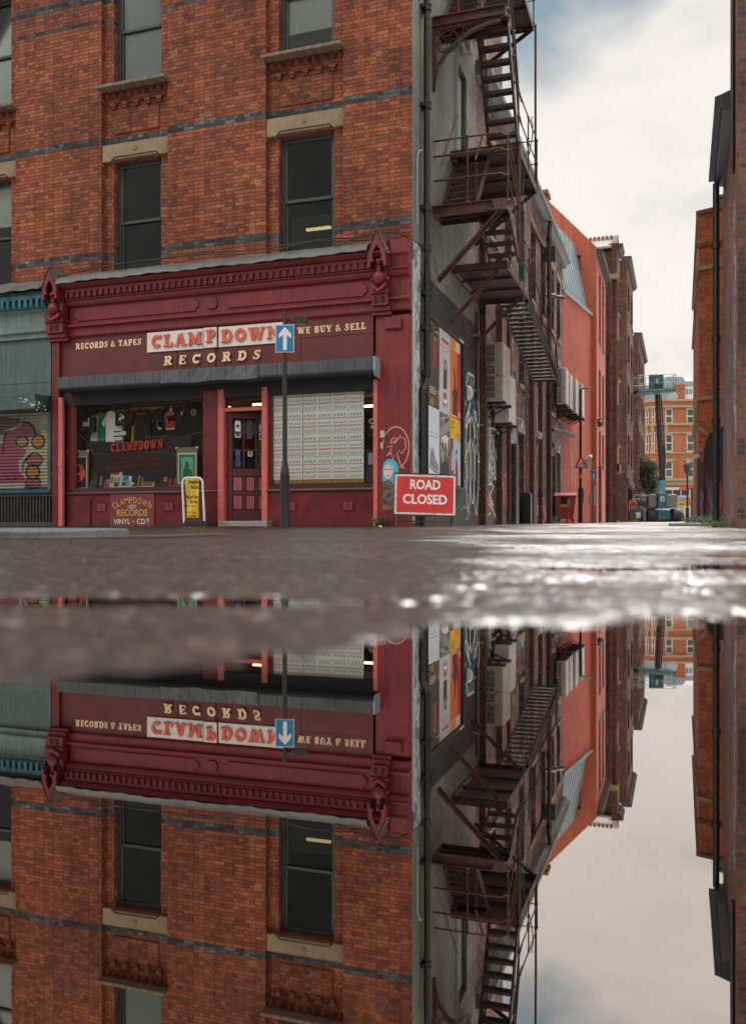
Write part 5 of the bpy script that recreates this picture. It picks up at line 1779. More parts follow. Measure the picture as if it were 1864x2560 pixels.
# corner pilaster: tag, blue-haired paste-up, little boxes
mb = MB()
ribbon(mb, [(U(989 + 33 * math.cos(t), -.14), Zf(990, 1119 - 52 * math.sin(t), -.14)) for t in [-1.3 + i * 0.24 for i in range(20)]], 0.02, -0.141, 0.0015)
for pts in ([(985, 1110), (1000, 1090), (1012, 1098), (1014, 1120), (1004, 1134), (996, 1125)], [(976, 1105), (982, 1094), (990, 1097), (986, 1104), (976, 1108)], [(968, 1118), (980, 1114), (976, 1128), (970, 1135)], [(966, 1140), (978, 1132), (982, 1146), (992, 1132), (1000, 1160), (1010, 1172)]):
    ribbon(mb, [(U(u, -.14), Zf(u, v, -.14)) for u, v in pts], 0.018, -0.1416, 0.0015)
mb.build('spray_tag', K(205, 150, 140), shop)
pu = thing('paste_up', 'paste-up of a pale woman with bright blue hair on the red corner pilaster', 'paste-up', (U(972, -.15), -0.145, 0.35))


def pp(X, Y):
    u, v = 500 + X / 2.5015, 900 + Y / 2.5015
    p = PY(u, v, -0.15)
    return (max(p.x, -0.598), p.z)


def pshape(name, mat, pts, d):
    mb = MB()
    mb.prism([pp(*q) for q in pts][::-1] if True else 0, -0.1412 - d, -0.1405)
    return mb.build(name, mat, pu)


pshape('hair', K(70, 170, 196), [(1140, 770), (1138, 690), (1148, 640), (1175, 618), (1205, 620), (1232, 645), (1240, 690), (1225, 740), (1215, 790), (1195, 760), (1160, 770)], 0.001)
pshape('face', K(222, 196, 184), [(1146, 700), (1150, 660), (1170, 645), (1192, 650), (1204, 680), (1200, 715), (1185, 740), (1166, 742), (1150, 725)], 0.002)
pshape('hair', K(96, 190, 212), [(1150, 668), (1166, 640), (1200, 636), (1214, 668), (1210, 720), (1202, 690), (1186, 655), (1166, 655)], 0.003)
for a, b in ((1158, 684), (1186, 686)):
    pshape('eye', M_SK, [(a - 7, b), (a, b - 5), (a + 8, b), (a, b + 5)], 0.003)
pshape('lips', K(170, 60, 70), [(1166, 722), (1176, 717), (1186, 722), (1176, 728)], 0.003)
pshape('dress', P('dark_patterned_print', (0.05, 0.045, 0.045), 0.8, var=0.5, scale=30, two=(0.20, 0.14, 0.12)), [(1142, 900), (1138, 800), (1150, 758), (1186, 750), (1215, 790), (1222, 900)], 0.002)
pshape('skirt_hem', P('ochre_patterned_print', (0.32, 0.20, 0.10), 0.8, var=0.6, scale=40, two=(0.06, 0.04, 0.03)), [(1140, 935), (1140, 903), (1222, 903), (1205, 935)], 0.002)
mb = MB()
mb.box((U(951, -.16), -0.19, 1.62), (U(962, -.16), -0.142, 1.74))
mb.box((U(951, -.16), -0.18, 1.44), (U(958, -.16), -0.142, 1.54))
mb.build('key_switch', K(170, 172, 168), shop, bevel=0.005)
mb = MB()
mb.box((U(146, -.14), -0.16, 1.31), (U(151, -.14), -0.142, 1.36))
mb.build('key_switch', K(150, 150, 146), shop, bevel=0.004)
# loose cables along the cornice
mb = MB()
for ph_, sag, yo in ((0, 0.16, -0.2), (1.3, 0.05, -0.12)):
    mb.tube([(x0 + 0.1 + (RB[0] - x0) * i / 40, yo - 0.28 * math.sin(math.pi * i / 40), 4.97 - 0.02 * math.sin(i * 0.5 + ph_) - sag * math.sin(math.pi * i / 40) ** 2 * (0.6 + 0.4 * math.sin(i * .3))) for i in range(41)], 0.011, 5)
mb.tube([(RB[0] - 0.6, -0.3, 4.85), (RB[0] - 0.2, -0.3, 4.98), (RB[1] + 0.05, -0.2, 5.02), (-0.1, -0.05, 4.98), (0.10, 0.2, 4.88), (0.14, 0.6, 4.6), (0.10, 0.9, 4.1)], 0.012, 5)
tag(mb.build('cable', M_BLACK), 'loose black cables draped along the lead roof of the red shop front', 'cable')

# ------------------------------------------------------------------ lamp post, signs and A-board in front of the shop
M_WHITEP = P('white_enamel', (0.74, 0.74, 0.73), 0.4, var=0.06, dirt=(0.35, 0.3, 0.26), dscale=9, damt=0.4)
M_SIGNBLUE = P('sign_blue', (0.012, 0.19, 0.40), 0.4, var=0.08)
M_SIGNRED = P('sign_red', (0.55, 0.022, 0.022), 0.38, var=0.14, scale=4, dirt=(0.30, 0.02, 0.025), dscale=7, damt=0.5, bump=0.08, bscale=8)
pk = 13.4
pp0 = PD(712, 1318, pk)
pp0.z = gz(pp0.x, pp0.y)
post = thing('lamp_post', 'black iron post with thick base and small lamp head outside the record shop door', 'lamp post', pp0)


def zat(v, k=pk):
    return CAM.z + (HY - v) / F * k


mb = MB(frame(pp0, PSI))
z0 = pp0.z
mb.lathe([(0.082, -0.03), (0.080, 0.02), (0.075, 0.06), (0.070, 0.75), (0.066, zat(1184) - z0), (0.058, zat(1172) - z0), (0.046, zat(1162) - z0), (0.040, zat(1155) - z0)], n=18)
mb.box((-0.045, -0.074, 0.35), (0.045, -0.06, 0.80))
mb.build('base', M_BLACK, post)
mb = MB(frame(pp0, PSI))
mb.cyl((0, 0, zat(1155) - z0), (0, 0, zat(780) - z0), 0.036, 0.033, n=14)
mb.cyl((0, 0, zat(780) - z0), (0, 0, zat(777) - z0), 0.036, n=14)
mb.build('column', M_BLACK, post)
mb = MB(frame(pp0, PSI))
zl = zat(799) - z0
mb.cyl((0.03, 0, zl), (0.11, 0, zl + 0.005), 0.016, n=8)
mb.prism([(0.09, zl - 0.02), (0.12, zl - 0.055), (0.27, zl - 0.065), (0.345, zl - 0.055), (0.35, zl - 0.02), (0.32, zl + 0.035), (0.24, zl + 0.05), (0.13, zl + 0.03)], -0.06, 0.06)
mb.build('lamp_head', M_BLACK, post, bevel=0.015, seg=2)
mb = MB(frame(pp0, PSI))
mb.box((0.13, -0.045, zl - 0.074), (0.32, 0.045, zl - 0.066))
mb.build('lens', K(120, 126, 128), post)
os_ = thing('one_way_sign', 'blue square-cornered sign with white upward arrow on the black lamp post', 'road sign', (pp0.x, pp0.y - 0.05, zat(884)))
Ms = frame((pp0.x, pp0.y, 0), PSI - 0.06)
wa, wb = -0.131, 0.146
za, zb = zat(883), zat(814)
mb = MB(Ms)
mb.box((wa, -0.062, za), (wb, -0.058, zb))
mb.build('plate', M_WHITEP, os_, bevel=0.001)
mb = MB(Ms)
e = 0.009
mb.prism([(wa + e, za + e), (wb - e, za + e), (wb - e, zb - e), (wa + e, zb - e)], -0.0645, -0.0622)
mb.build('sign_face', M_SIGNBLUE, os_)
mb = MB(Ms)
cx = (wa + wb) / 2 + 0.004
mb.prism([(cx - 0.028, za + 0.035), (cx + 0.028, za + 0.035), (cx + 0.028, zb - 0.15), (cx + 0.092, zb - 0.205), (cx + 0.092, zb - 0.135), (cx, zb - 0.035), (cx - 0.092, zb - 0.135), (cx - 0.092, zb - 0.205), (cx - 0.028, zb - 0.15)], -0.0665, -0.0648)
mb.build('arrow', M_WHITEP, os_)
mb = MB(Ms)
for z in (za + 0.08, zb - 0.08):
    mb.cyl((0, 0, z - 0.012), (0, 0, z + 0.012), 0.045, n=12)
    mb.box((-0.045, -0.057, z - 0.012), (0.045, -0.02, z + 0.012))
mb.build('clip', M_BLACK, os_)

# road closed board on its folding frame
k = 14.3
rc0 = PD(1062, 1318, k)
rc0.z = gz(rc0.x, rc0.y)
rc = thing('road_closed_sign', 'red ROAD CLOSED board with white border on a black folding frame', 'road sign', rc0)
Mr = frame((rc0.x, rc0.y, 0), PSI + 0.03)
px = k / F
def rz(v):
    return CAM.z + (HY - v) * px
T = Matrix.Translation((0, 0, rz(1237))) @ Matrix.Rotation(math.radians(1.6), 4, 'Y') @ Matrix.Rotation(math.radians(-7), 4, 'X')
hw, hh = 76.0 * px, 50.5 * px
def board(a, b, w, h):
    return lambda: None
mb = MB(Mr)
mb.box((-hw, -0.004, -hh), (hw, 0.004, hh), T=T)
rp = mb.build('plate', P('scuffed_white_plate', (0.62, 0.60, 0.55), 0.5, var=0.08, dirt=(0.09, 0.06, 0.04), dscale=11, damt=0.8), rc, bevel=0.002)
mb = MB(Mr)
b_ = 0.032
q = 0.02
pl = []
for sx, sz, a0 in ((1, -1, -90), (1, 1, 0), (-1, 1, 90), (-1, -1, 180)):
    pl += ell(sx * (hw - b_ - q), sz * (hh - b_ - q), q, q, a0, a0 + 90, 4)
mb.prism(pl, -0.0062, -0.0042, T=T)
mb.build('red_face', M_SIGNRED, rp)
mb = MB(Mr)
mb.text('ROAD', 0.0, 0.09, 0.48, 0.148, -0.0064, 0.0015, off=0.026, align='C', T=T)
mb.text('CLOSED', 0.0, -0.145, 0.70, 0.148, -0.0064, 0.0015, off=0.026, align='C', T=T)
mb.build('lettering', M_WHITEP, rp)
mb = MB(Mr)
for a, b in (((-hw - .01, hh + 0.012), (hw + .01, hh + 0.012)), ((-hw - .01, -hh - 0.012), (hw + .01, -hh - 0.012))):
    mb.beam(T @ Vector((a[0], 0.006, a[1])), T @ Vector((b[0], 0.006, b[1])), 0.022, 0.022)
for s in (-1, 1):
    mb.beam(T @ Vector((s * (hw + .0), 0.012, hh)), T @ Vector((s * (hw + .0), 0.012, -hh)), 0.022, 0.02)
mb.build('board_frame', M_BLACK, rc)
gzr = rc0.z
for s in (-1, 1):
    for dy in (-1, 1):
        mb = MB(Mr)
        tp = T @ Vector((s * hw * 0.95, 0.02, -hh * 0.9 if dy < 0 else hh * 0.6))
        mb.beam(tp, (s * hw * 0.97, (-0.13 if dy < 0 else 0.48), gzr - 0.005 + (0.0 if dy < 0 else 0.01)), 0.026, 0.026)
        mb.build('leg', P('rusty_black', (0.04, 0.022, 0.016), 0.6, var=0.4) if (s, dy) == (-1, -1) else bpy.data.materials['rusty_black'], rc)
mb = MB(Mr)
mb.beam((-hw * .97, -0.08, gzr + 0.09), (hw * .97, -0.08, gzr + 0.075), 0.018, 0.018)
mb.build('cross_bar', bpy.data.materials['rusty_black'], rc)

# A-board with a yellow banner
k = 15.8
a0 = PD(484, 1319, k)
a0.z = gz(a0.x, a0.y)
ab = thing('pavement_sign', 'white tubular pavement sign with creased yellow banner on a black rubber base', 'sign', a0)
Ma = frame((a0.x, a0.y, 0), PSI - 0.12)
s_ = k / F / 3.057
def ax(X):
    return (X - 1480) * s_
def az(Y):
    return CAM.z + (HY - 900 - Y / 3.057) * k / F
gz0 = a0.z
r = 0.021
xl, xr, zt = ax(1392), ax(1552), az(900)
mb = MB(Ma)
pts = [(ax(1408), 0.0, gz0 + 0.0)] + [(xl + 0.004, 0.0, zt - 0.16)] + [(xl + 0.09 - 0.09 * math.cos(t), 0.0, zt - 0.09 + 0.09 * math.sin(t)) for t in (0.3, 0.7, 1.1, 1.57)] + [(xr - 0.09 + 0.09 * math.sin(t), 0, zt - 0.09 + 0.09 * math.cos(t)) for t in (0, 0.45, 0.9, 1.3)] + [(xr, 0, zt - 0.16), (ax(1567), 0, gz0 + 0.09)]
mb.tube(pts, r, 10)
mb.build('frame', M_WHITEP, ab)
mb = MB(Ma)
mb.prism([(ax(1400), gz0), (ax(1605), gz0), (ax(1590), gz0 + 0.06), (ax(1560), gz0 + 0.10), (ax(1425), gz0 + 0.10)], -0.10, 0.22)
mb.build('rubber_base', P('black_rubber', (0.02, 0.02, 0.02), 0.75), ab, bevel=0.012)
def bann(u, v):
    Xa, Xb = (1422 + 10 * v), (1528 - 4 * v)
    return (ax(Xa + (Xb - Xa) * u), -0.028 - 0.016 * math.sin(7 * v + 4 * u) - 0.01 * math.sin(13 * u + 3 * v), az(905 + (1205 - 905) * v))
mb = MB(Ma)
mb.sheet(12, 24, bann, 0, thick=(0, 0.004, 0))
by = mb.build('banner', P('yellow_banner', (0.66, 0.44, 0.03), 0.5, var=0.1, scale=5), ab)
def abtxt(body, Xr, Y, W_, H, off, col, shear=0.0):
    mb = MB(Ma)
    mb.text(body, 0, 0, W_ * s_, H, 0.0, 0.0, off=off, align='R')
    inv = Ma.inverted()
    for i, p in enumerate(mb.v):
        q = inv @ p
        X_, Z_ = ax(Xr) + q.x, az(Y) + q.z
        v = (Y - q.z / s_ - 905) / 300
        Xa, Xb = (1422 + 10 * v), (1528 - 4 * v)
        u = (X_ / s_ + 1480 - Xa) / (Xb - Xa)
        f = bann(u, v)
        mb.v[i] = Ma @ Vector((X_, f[1] - 0.003, Z_))
    mb.build('lettering', col, by)
for body, Xr, Y, W_, H, off in (('Clampdown', 1527, 944, 86, 0.062, .02), ('Records', 1526, 984, 62, 0.062, .02), ('Record Shop', 1521, 1058, 92, 0.062, .02), ('This Way', 1519, 1096, 64, 0.062, .02), ('<<<<<<<<<', 1518, 1124, 90, 0.032, .01), ('Records, Tapes,', 1508, 1170, 84, 0.034, 0), ('Compact Discs', 1506, 1198, 82, 0.034, 0)):
    abtxt(body, Xr, Y, W_, H, off, M_SK)

# ------------------------------------------------------------------ alley side of the corner building
A_ = frame((0, 0, 0), math.pi / 2)          # local: along the alley, into the wall, up


def yA(u, x=0.0):
    return PX(u, HY, x).y


def zA(u, v, x=0.0):
    return PX(u, v, x).z


# rain pipe
dpx = 0.10
dp = thing('drain_pipe', 'black cast iron rain pipe with collars near the corner of the orange building', 'drain pipe', (dpx, 0.75, 0.2))
py = yA(1067, dpx)
mb = MB()
zbend = zA(1067, 946, dpx)
mb.cyl((dpx, py, zbend), (dpx, py, TOP - 0.2), 0.058, n=14)
mb.tube([(dpx, py, zbend + 0.05), (dpx - 0.01, py - 0.06, zbend - 0.10), (dpx - 0.03, py - 0.16, zbend - 0.2), (dpx - 0.03, py - 0.18, zbend - 0.3), (dpx - 0.03, py - 0.18, 0.1)], 0.055, 12)
mb.build('pipe', M_BLACK, dp)
for v in (20, 265, 521, 621, 733, 820, 935):
    mb = MB()
    z = zA(1067, v, dpx)
    mb.cyl((dpx, py, z - 0.055), (dpx, py, z + 0.055), 0.078, n=14)
    mb.cyl((dpx, py, z + 0.03), (dpx, py, z + 0.055), 0.088, n=14)
    mb.box((0.0, py - 0.11, z - 0.03), (dpx, py + 0.11, z + 0.03))
    mb.build('collar', M_BLACK, dp)
# loose conduit on the cladding
mb = MB()
mb.tube([(0.03, yA(1038), zA(1038, 560)), (0.03, yA(1038), zA(1038, 390)), (0.05, yA(1042), zA(1042, 376)), (0.03, yA(1052), zA(1052, 376))], 0.012, 6)
tag(mb.build('conduit', K(170, 178, 178)), 'thin pale conduit with hooked top beside the black rain pipe', 'conduit')
mb = MB()
mb.tube([(0.03, yA(1136), zA(1136, 120)), (0.03, yA(1135), zA(1135, 440))], 0.014, 6)
tag(mb.build('conduit', K(120, 126, 122)), 'straight grey conduit up the middle of the grey cladding', 'conduit')
mb = MB()
mb.box((0.0, yA(1154) - 0.1, zA(1155, 137)), (0.2, yA(1154) + 0.12, zA(1155, 110)))
mb.box((0.05, yA(1145) - 0.12, zA(1145, 122)), (0.12, yA(1154) - 0.1, zA(1145, 116)))
tag(mb.build('floodlight', K(150, 150, 136), bevel=0.01), 'small beige floodlight on the grey cladding under the top landing', 'light')

# fly-poster hoarding
hy0, hy1 = yA(1064), yA(1149)
hz1 = zA(1149, 862)
hz0 = 0.95
hd = thing('poster_hoarding', 'black framed fly poster hoarding on the alley wall behind the road closed sign', 'hoarding', (0.05, (hy0 + hy1) / 2, hz0))
mb = MB(A_)
mb.box((hy0, -0.03, hz0), (hy1, -0.005, hz1))
mb.build('backing', M_DARK, hd)
mb = MB(A_)
fw = 0.07
mb.box((hy0 - 0.02, -0.075, hz1), (hy1 + fw, -0.005, hz1 + fw))
mb.box((hy1, -0.075, hz0), (hy1 + fw, -0.005, hz1))
mb.box((hy0 - 0.02, -0.075, hz0 - fw), (hy1 + fw, -0.005, hz0))
mb.box((hy1 - 0.35, -0.078, hz1 + 0.01), (hy1 + 0.02, -0.0755, hz1 + fw - 0.006), 1)
mb.build('frame', [P('dark_frame_paint', (0.03, 0.03, 0.032), 0.5), K(196, 192, 176)], hd, bevel=0.004)
yc = [yA(1066), yA(1093), yA(1120), yA(1146)]


def hz(col, u, v):
    return zA(u, v)


def bill(label, c, z0, z1, base, items):
    M1 = A_ @ Matrix.Translation((yc[c] + 0.004, -0.032, z0))
    return pic('fly_poster', label, 'poster', M1, yc[c + 1] - yc[c] - 0.008, z1 - z0, base, items, 0.004, 'fly posters on the alley hoarding')


zm = [zA(1079, 1018), zA(1106, 1034), zA(1133, 1046)]
zq = zA(1133, 1100)
ztop = hz1 - 0.02
LT = K(190, 190, 194)
bill('dark forest poster with a red shirted figure', 0, zm[0], ztop, P('forest_print', (0.045, 0.03, 0.018), 0.7, var=0.5, scale=9, two=(0.10, 0.07, 0.03)),
     [(K(150, 50, 56), 'p', [(.40, .48), (.70, .48), (.72, .72), (.58, .78), (.42, .72)]), (K(190, 140, 120), 'e', .57, .81, .07, .03), (K(200, 200, 196), 'r', .12, .215, .56, .228), (K(200, 200, 196), 'r', .12, .185, .70, .198), (K(200, 200, 196), 'r', .12, .155, .62, .168), (K(200, 200, 196), 'r', .62, .90, .92, .912), (K(140, 120, 44), 'p', [(.05, .02), (.5, .02), (.4, .12), (.2, .08)]), (K(210, 110, 50), 'r', .85, .17, .97, .24)])
bill('white poster of a long haired woman with red heading', 1, zm[1], ztop, LT,
     [(K(206, 70, 74), 'r', .18, .86, .86, .90), (K(190, 60, 66), 'r', .30, .76, .72, .80), (K(236, 232, 230), 'r', .34, .77, .68, .79), (K(64, 52, 52), 'p', [(.34, .30), (.68, .30), (.70, .56), (.60, .66), (.46, .66), (.38, .54)]), (K(200, 168, 156), 'e', .53, .575, .07, .045), (K(150, 140, 144), 'p', [(.26, .05), (.40, .26), (.64, .26), (.78, .05), (.62, .12), (.5, .04), (.38, .12)]), (K(200, 60, 60), 'r', .36, .20, .66, .25), (K(244, 240, 238), 'r', .40, .13, .66, .17)])
bill('orange and red poster with a raised dark hand', 2, zm[2], ztop, K(206, 120, 44),
     [(K(196, 40, 40), 'p', [(.62, 0), (1, 0), (1, 1), (.72, 1), (.62, .5)]), (K(226, 206, 186), 'r', .06, .86, .94, .99), (K(214, 140, 70), 'r', .10, .87, .5, .98), (K(76, 34, 24), 'p', [(.20, .03), (.70, .03), (.62, .16), (.78, .30), (.84, .46), (.74, .44), (.62, .34), (.52, .40), (.50, .52), (.42, .62), (.30, .66), (.36, .54), (.38, .42), (.28, .34), (.16, .32), (.26, .24)]), (K(226, 206, 186), 'r', .04, .022, .7, .032), (K(226, 206, 186), 'r', .84, .03, .95, .10)])
bill('pale blue advert for a grey running shoe', 0, hz0 + 0.02, zm[0] - 0.008, K(200, 208, 220),
     [(K(120, 124, 130), 'p', [(.10, .26), (.16, .40), (.22, .46), (.28, .40), (.36, .44), (.42, .48), (.46, .40), (.60, .32), (.84, .25), (.94, .19), (.90, .145), (.55, .15), (.2, .20), (.08, .21)]), (K(90, 92, 98), 'p', [(.08, .20), (.5, .145), (.92, .135), (.94, .11), (.5, .12), (.06, .18)]), (K(150, 154, 160), 's', [(.24, .34), (.5, .28), (.75, .22)], .03), (K(92, 96, 104), 's', [(.30, .38), (.45, .31)], .02), (K(140, 148, 162), 'r', .12, .60, .82, .612), (K(140, 148, 162), 'r', .12, .65, .88, .662)])
bill('torn grey poster of a concrete building', 1, hz0 + 0.02, zm[1] - 0.008, P('torn_print', (0.05, 0.045, 0.04), 0.8, var=0.5, scale=12, two=(0.20, 0.20, 0.19)),
     [(K(128, 132, 118), 'p', [(.02, .64), (1, .80), (1, .94), (.5, .86), (.02, .74)]), (K(70, 96, 120), 'p', [(.0, .80), (.14, .82), (.10, .99), (0, .99)]), (K(150, 152, 140), 'p', [(.1, .88), (.9, .98), (.9, 1.0), (.1, .92)]), (K(206, 204, 200), 'p', [(.18, .56), (.36, .62), (.44, .50), (.52, .60), (.66, .58), (.70, .34), (.76, .60), (.9, .68), (.5, .70), (.2, .64)]), (K(30, 28, 28), 'p', [(.05, .05), (.95, .05), (.9, .28), (.6, .34), (.3, .26), (.1, .36)]), (K(190, 188, 184), 's', [(.1, .52), (.3, .40), (.26, .28)], .06)])
bill('yellow text poster under the raised hand poster', 2, zq, zm[2] - 0.008, K(214, 166, 36),
     [(K(110, 70, 30), 'r', .08, .78, .42, .84), (K(110, 70, 30), 'r', .08, .66, .32, .72), (K(110, 70, 30), 'r', .08, .50, .36, .56), (K(110, 70, 30), 'r', .8, .82, .93, .86), (K(110, 70, 30), 'r', .58, .28, .93, .32), (K(110, 70, 30), 'r', .52, .20, .93, .23), (K(110, 70, 30), 'r', .46, .10, .93, .125)])
bill('pale blue poster with a figure in red at the bottom right of the hoarding', 2, hz0 + 0.02, zq - 0.008, K(150, 186, 200),
     [(K(110, 44, 58), 'p', [(0, 0), (.3, 0), (.36, .5), (.28, 1), (0, 1)]), (K(196, 186, 186), 'p', [(.14, .3), (.3, .34), (.26, .8), (.16, .7)]), (K(130, 44, 44), 'p', [(.44, 0), (.78, 0), (.74, .4), (.66, .62), (.52, .6), (.48, .3)]), (K(190, 150, 134), 'e', .60, .70, .07, .06), (K(40, 36, 36), 'e', .60, .75, .08, .05)])
# round bulkhead lamp
bl_ = thing('bulkhead_lamp', 'round white bulkhead lamp on the black wall beside the fly posters', 'wall lamp', (0.1, yA(1160), zA(1163, 985)))
yb, zb_ = yA(1161), zA(1163, 984)
mb = MB(frame((0, yb, zb_), 0) @ Matrix.Rotation(math.pi / 2, 4, 'Y'))
mb.lathe([(0.17, 0.0), (0.17, 0.05), (0.155, 0.07)], n=20)
mb.build('backplate', M_BLACK, bl_)
mb = MB(frame((0, yb, zb_), 0) @ Matrix.Rotation(math.pi / 2, 4, 'Y'))
mb.lathe([(0.15, 0.06), (0.145, 0.10), (0.11, 0.145), (0.05, 0.17), (0.001, 0.175)], n=20)
mb.build('diffuser', P('opal_plastic', (0.50, 0.50, 0.46), 0.4, var=0.05), bl_)

# ------------------------------------------------------------------ iron fire escape
M_RUST = P('red_oxide_iron', (0.125, 0.037, 0.026), 0.65, var=0.35, scale=7, bump=0.2, bscale=50, dirt=(0.03, 0.02, 0.018), dscale=5, damt=0.9, two=(0.055, 0.026, 0.02))
M_IRON = P('dark_rusted_iron', (0.022, 0.016, 0.014), 0.6, var=0.4, scale=8, bump=0.2, bscale=50, two=(0.06, 0.03, 0.022))
fe = thing('fire_escape', 'rusty red iron fire escape on the alley side of the corner building', 'fire escape', (0.65, 3.2, 3.8))
XI, XM, XO = 0.05, 0.68, 1.32


def grating(a, b, name, z, th=0.13):
    """landing: open bar deck over channel edges"""
    (xa, ya), (xb, yb) = a, b
    mb = MB()
    y = ya + 0.04
    while y < yb - 0.02:
        mb.box((xa + 0.04, y, z - 0.03), (xb - 0.04, y + 0.058, z))
        y += 0.082
    d = mb.build(name, M_IRON, fe)
    mb = MB()
    for yy in (ya, yb - 0.05):
        mb.box((xa, yy, z - th), (xb, yy + 0.012, z + 0.02))
        mb.box((xa, yy, z - th), (xb, yy + 0.05, z - th + 0.012))
        mb.box((xa, yy, z + 0.01), (xb, yy + 0.05, z + 0.022))
    for xx in (xa, xb - 0.012):
        mb.box((xx, ya + 0.05, z - th), (xx + 0.012, yb - 0.05, z + 0.02))
    for yy in (ya + (yb - ya) * 0.33, ya + (yb - ya) * 0.66):
        mb.box((xa + 0.012, yy, z - 0.09), (xb - 0.012, yy + 0.03, z - 0.032))
    mb.build('edge_channel', M_RUST, d)
    return d


Z1, ZM, Z2, ZL = 9.32, 7.42, 5.92, 5.22
ZU = 10.9
grating((0.0, 1.36), (XO, 2.0), 'landing', Z1)
grating((0.0, 1.36), (XO, 2.0), 'landing', Z2)
grating((0.0, 2.62), (XO, 5.0), 'landing', ZM)
grating((0.0, 2.62), (XO - 0.06, 4.95), 'landing', ZU)
grating((0.0, 2.70), (XO - 0.22, 5.35), 'landing', ZL)


def tread_mesh(w, g):
    mb = MB()
    for i in range(4):
        y = -g / 2 + g * i / 3
        mb.box((0, y - 0.012, -0.028), (w, y + 0.012, 0.0))
    n = int(w / 0.055)
    for i in range(n + 1):
        x = w * i / n
        mb.box((x - 0.007 if i else 0, -g / 2, -0.026), (x + 0.007 if i < n else w, g / 2, -0.002))
    mb.box((0, -g / 2 - 0.004, -0.055), (w, -g / 2 + 0.0, 0.0))
    return mb


def flight(xa, xb, ya, za, yb, zb, n, rail=True, going=0.2, mat=None, tilt=0.0):
    mat = mat or M_IRON
    mb = MB()
    for x in (xa, xb):
        mb.beam((x, ya, za), (x, yb, zb), 0.014, 0.16)
        mb.beam((x + (0.02 if x == xa else -0.02), ya, za - 0.07), (x + (0.02 if x == xa else -0.02), yb, zb - 0.07), 0.04, 0.012)
    fl = mb.build('stair_flight', mat, fe)
    first = None
    for i in range(n):
        f = (i + 0.5) / n
        y, z = ya + (yb - ya) * f, za + (zb - za) * f
        if first is None:
            mb = tread_mesh(xb - xa - 0.016, going)
            T_ = Matrix.Translation((xa + 0.008, y, z)) @ Matrix.Rotation(tilt, 4, 'X')
            mb.v = [T_ @ p for p in mb.v]
            first = mb.build('tread', mat, fl)
            b0, y0_, z0_ = first.location.copy(), y, z
        else:
            o = first.copy()
            COL.objects.link(o)
            o.location = b0 + Vector((0, y - y0_, z - z0_))
    return fl


flight(XM + 0.07, XO, 1.58, 9.16, 2.60, 7.46, 8)                    # outer flight going down and away
flight(XI, XM - 0.02, 3.15, 7.46, 1.85, 5.98, 8, mat=M_RUST)         # inner flight coming back
flight(XI, XM - 0.02, 3.15, 10.9, 1.85, 9.38, 8, mat=M_RUST)
flight(XM + 0.07, XO, 1.75, 5.82, 2.72, 5.26, 4)
# counterbalanced bottom flight standing almost level
flight(0.46, 1.08, 5.30, 5.10, 10.2, 4.14, 20, mat=M_IRON, going=0.16, tilt=0.30)
mb = MB()
mb.tube([(1.08, 5.3, 6.0), (1.08, 7.6, 5.5), (1.08, 9.9, 5.0), (1.08, 10.2, 4.7), (1.08, 10.15, 4.2)], 0.02, 6)
mb.tube([(1.08, 5.3, 5.6), (1.08, 7.6, 5.1), (1.08, 10.1, 4.55)], 0.014, 6)
for y in (5.6, 7.0, 8.4, 9.8):
    z = 5.05 - (y - 5.3) * 0.196
    mb.tube([(1.08, y, z), (1.08, y, z + 0.88)], 0.014, 6)
mb.tube([(1.0, 5.2, 5.2), (1.16, 5.9, 4.9), (1.12, 10.0, 4.26), (1.06, 10.45, 4.02)], 0.045, 8)
mb.build('handrail', M_IRON, fe)


def rail(pts, hs=(0.95, 0.48), r=0.018, posts=(), knob=True, mat=None, name='handrail'):
    mb = MB()
    for h in hs:
        mb.tube([(p[0], p[1], p[2] + h) for p in pts], r, 7)
    for p in posts:
        mb.tube([(p[0], p[1], p[2] - 0.08), (p[0], p[1], p[2] + max(hs))], r * 1.05, 7)
        if knob:
            for h in hs:
                mb.ball((p[0], p[1], p[2] + h), r * 2.1, n=8)
            mb.ball((p[0], p[1], p[2] + 0.02), r * 2.3, n=8)
    return mb.build(name, mat or M_RUST, fe)


# landing rails: across the near edge, round the outer corner and down the flights
rail([(0.0, 1.38, Z2), (1.22, 1.38, Z2), (XO, 1.50, Z2 - 0.02), (XO, 1.75, Z2 - 0.08), (XO, 2.7, ZL + 0.02)], (1.20, 0.92, 0.48), posts=[(0.62, 1.38, Z2), (XO, 1.52, Z2)])
rail([(0.0, 1.38, Z1), (1.22, 1.38, Z1), (XO, 1.50, Z1)], (1.20, 0.92, 0.48), posts=[(0.45, 1.38, Z1), (XO, 1.52, Z1)])
rail([(XO, 1.52, Z1), (XO, 1.7, Z1 - 0.1), (XO, 2.62, ZM + 0.1), (XO, 3.0, ZM)], (0.95, 0.5), posts=[(XO, 1.58, Z1 - 0.1), (XO, 2.1, 8.3), (XO, 2.62, ZM)])
rail([(XM + 0.07, 1.58, Z1 - 0.16), (XM + 0.07, 2.62, ZM + 0.05)], (0.95, 0.5), posts=[(XM + 0.07, 1.62, Z1 - 0.2), (XM + 0.07, 2.1, 8.3), (XM + 0.07, 2.58, ZM + 0.05)])
rail([(XO, 2.64, ZM), (XO, 4.95, ZM), (0.1, 4.95, ZM)], (1.0, 0.5), r=0.014, posts=[(XO, 2.66, ZM), (XO, 3.8, ZM), (XO, 4.95, ZM)], mat=M_IRON)
rail([(XO - 0.06, 2.64, ZU), (XO - 0.06, 4.9, ZU), (0.1, 4.9, ZU)], (1.0, 0.5), r=0.014, posts=[(XO - 0.06, 2.66, ZU), (XO - 0.06, 4.9, ZU)], mat=M_IRON)
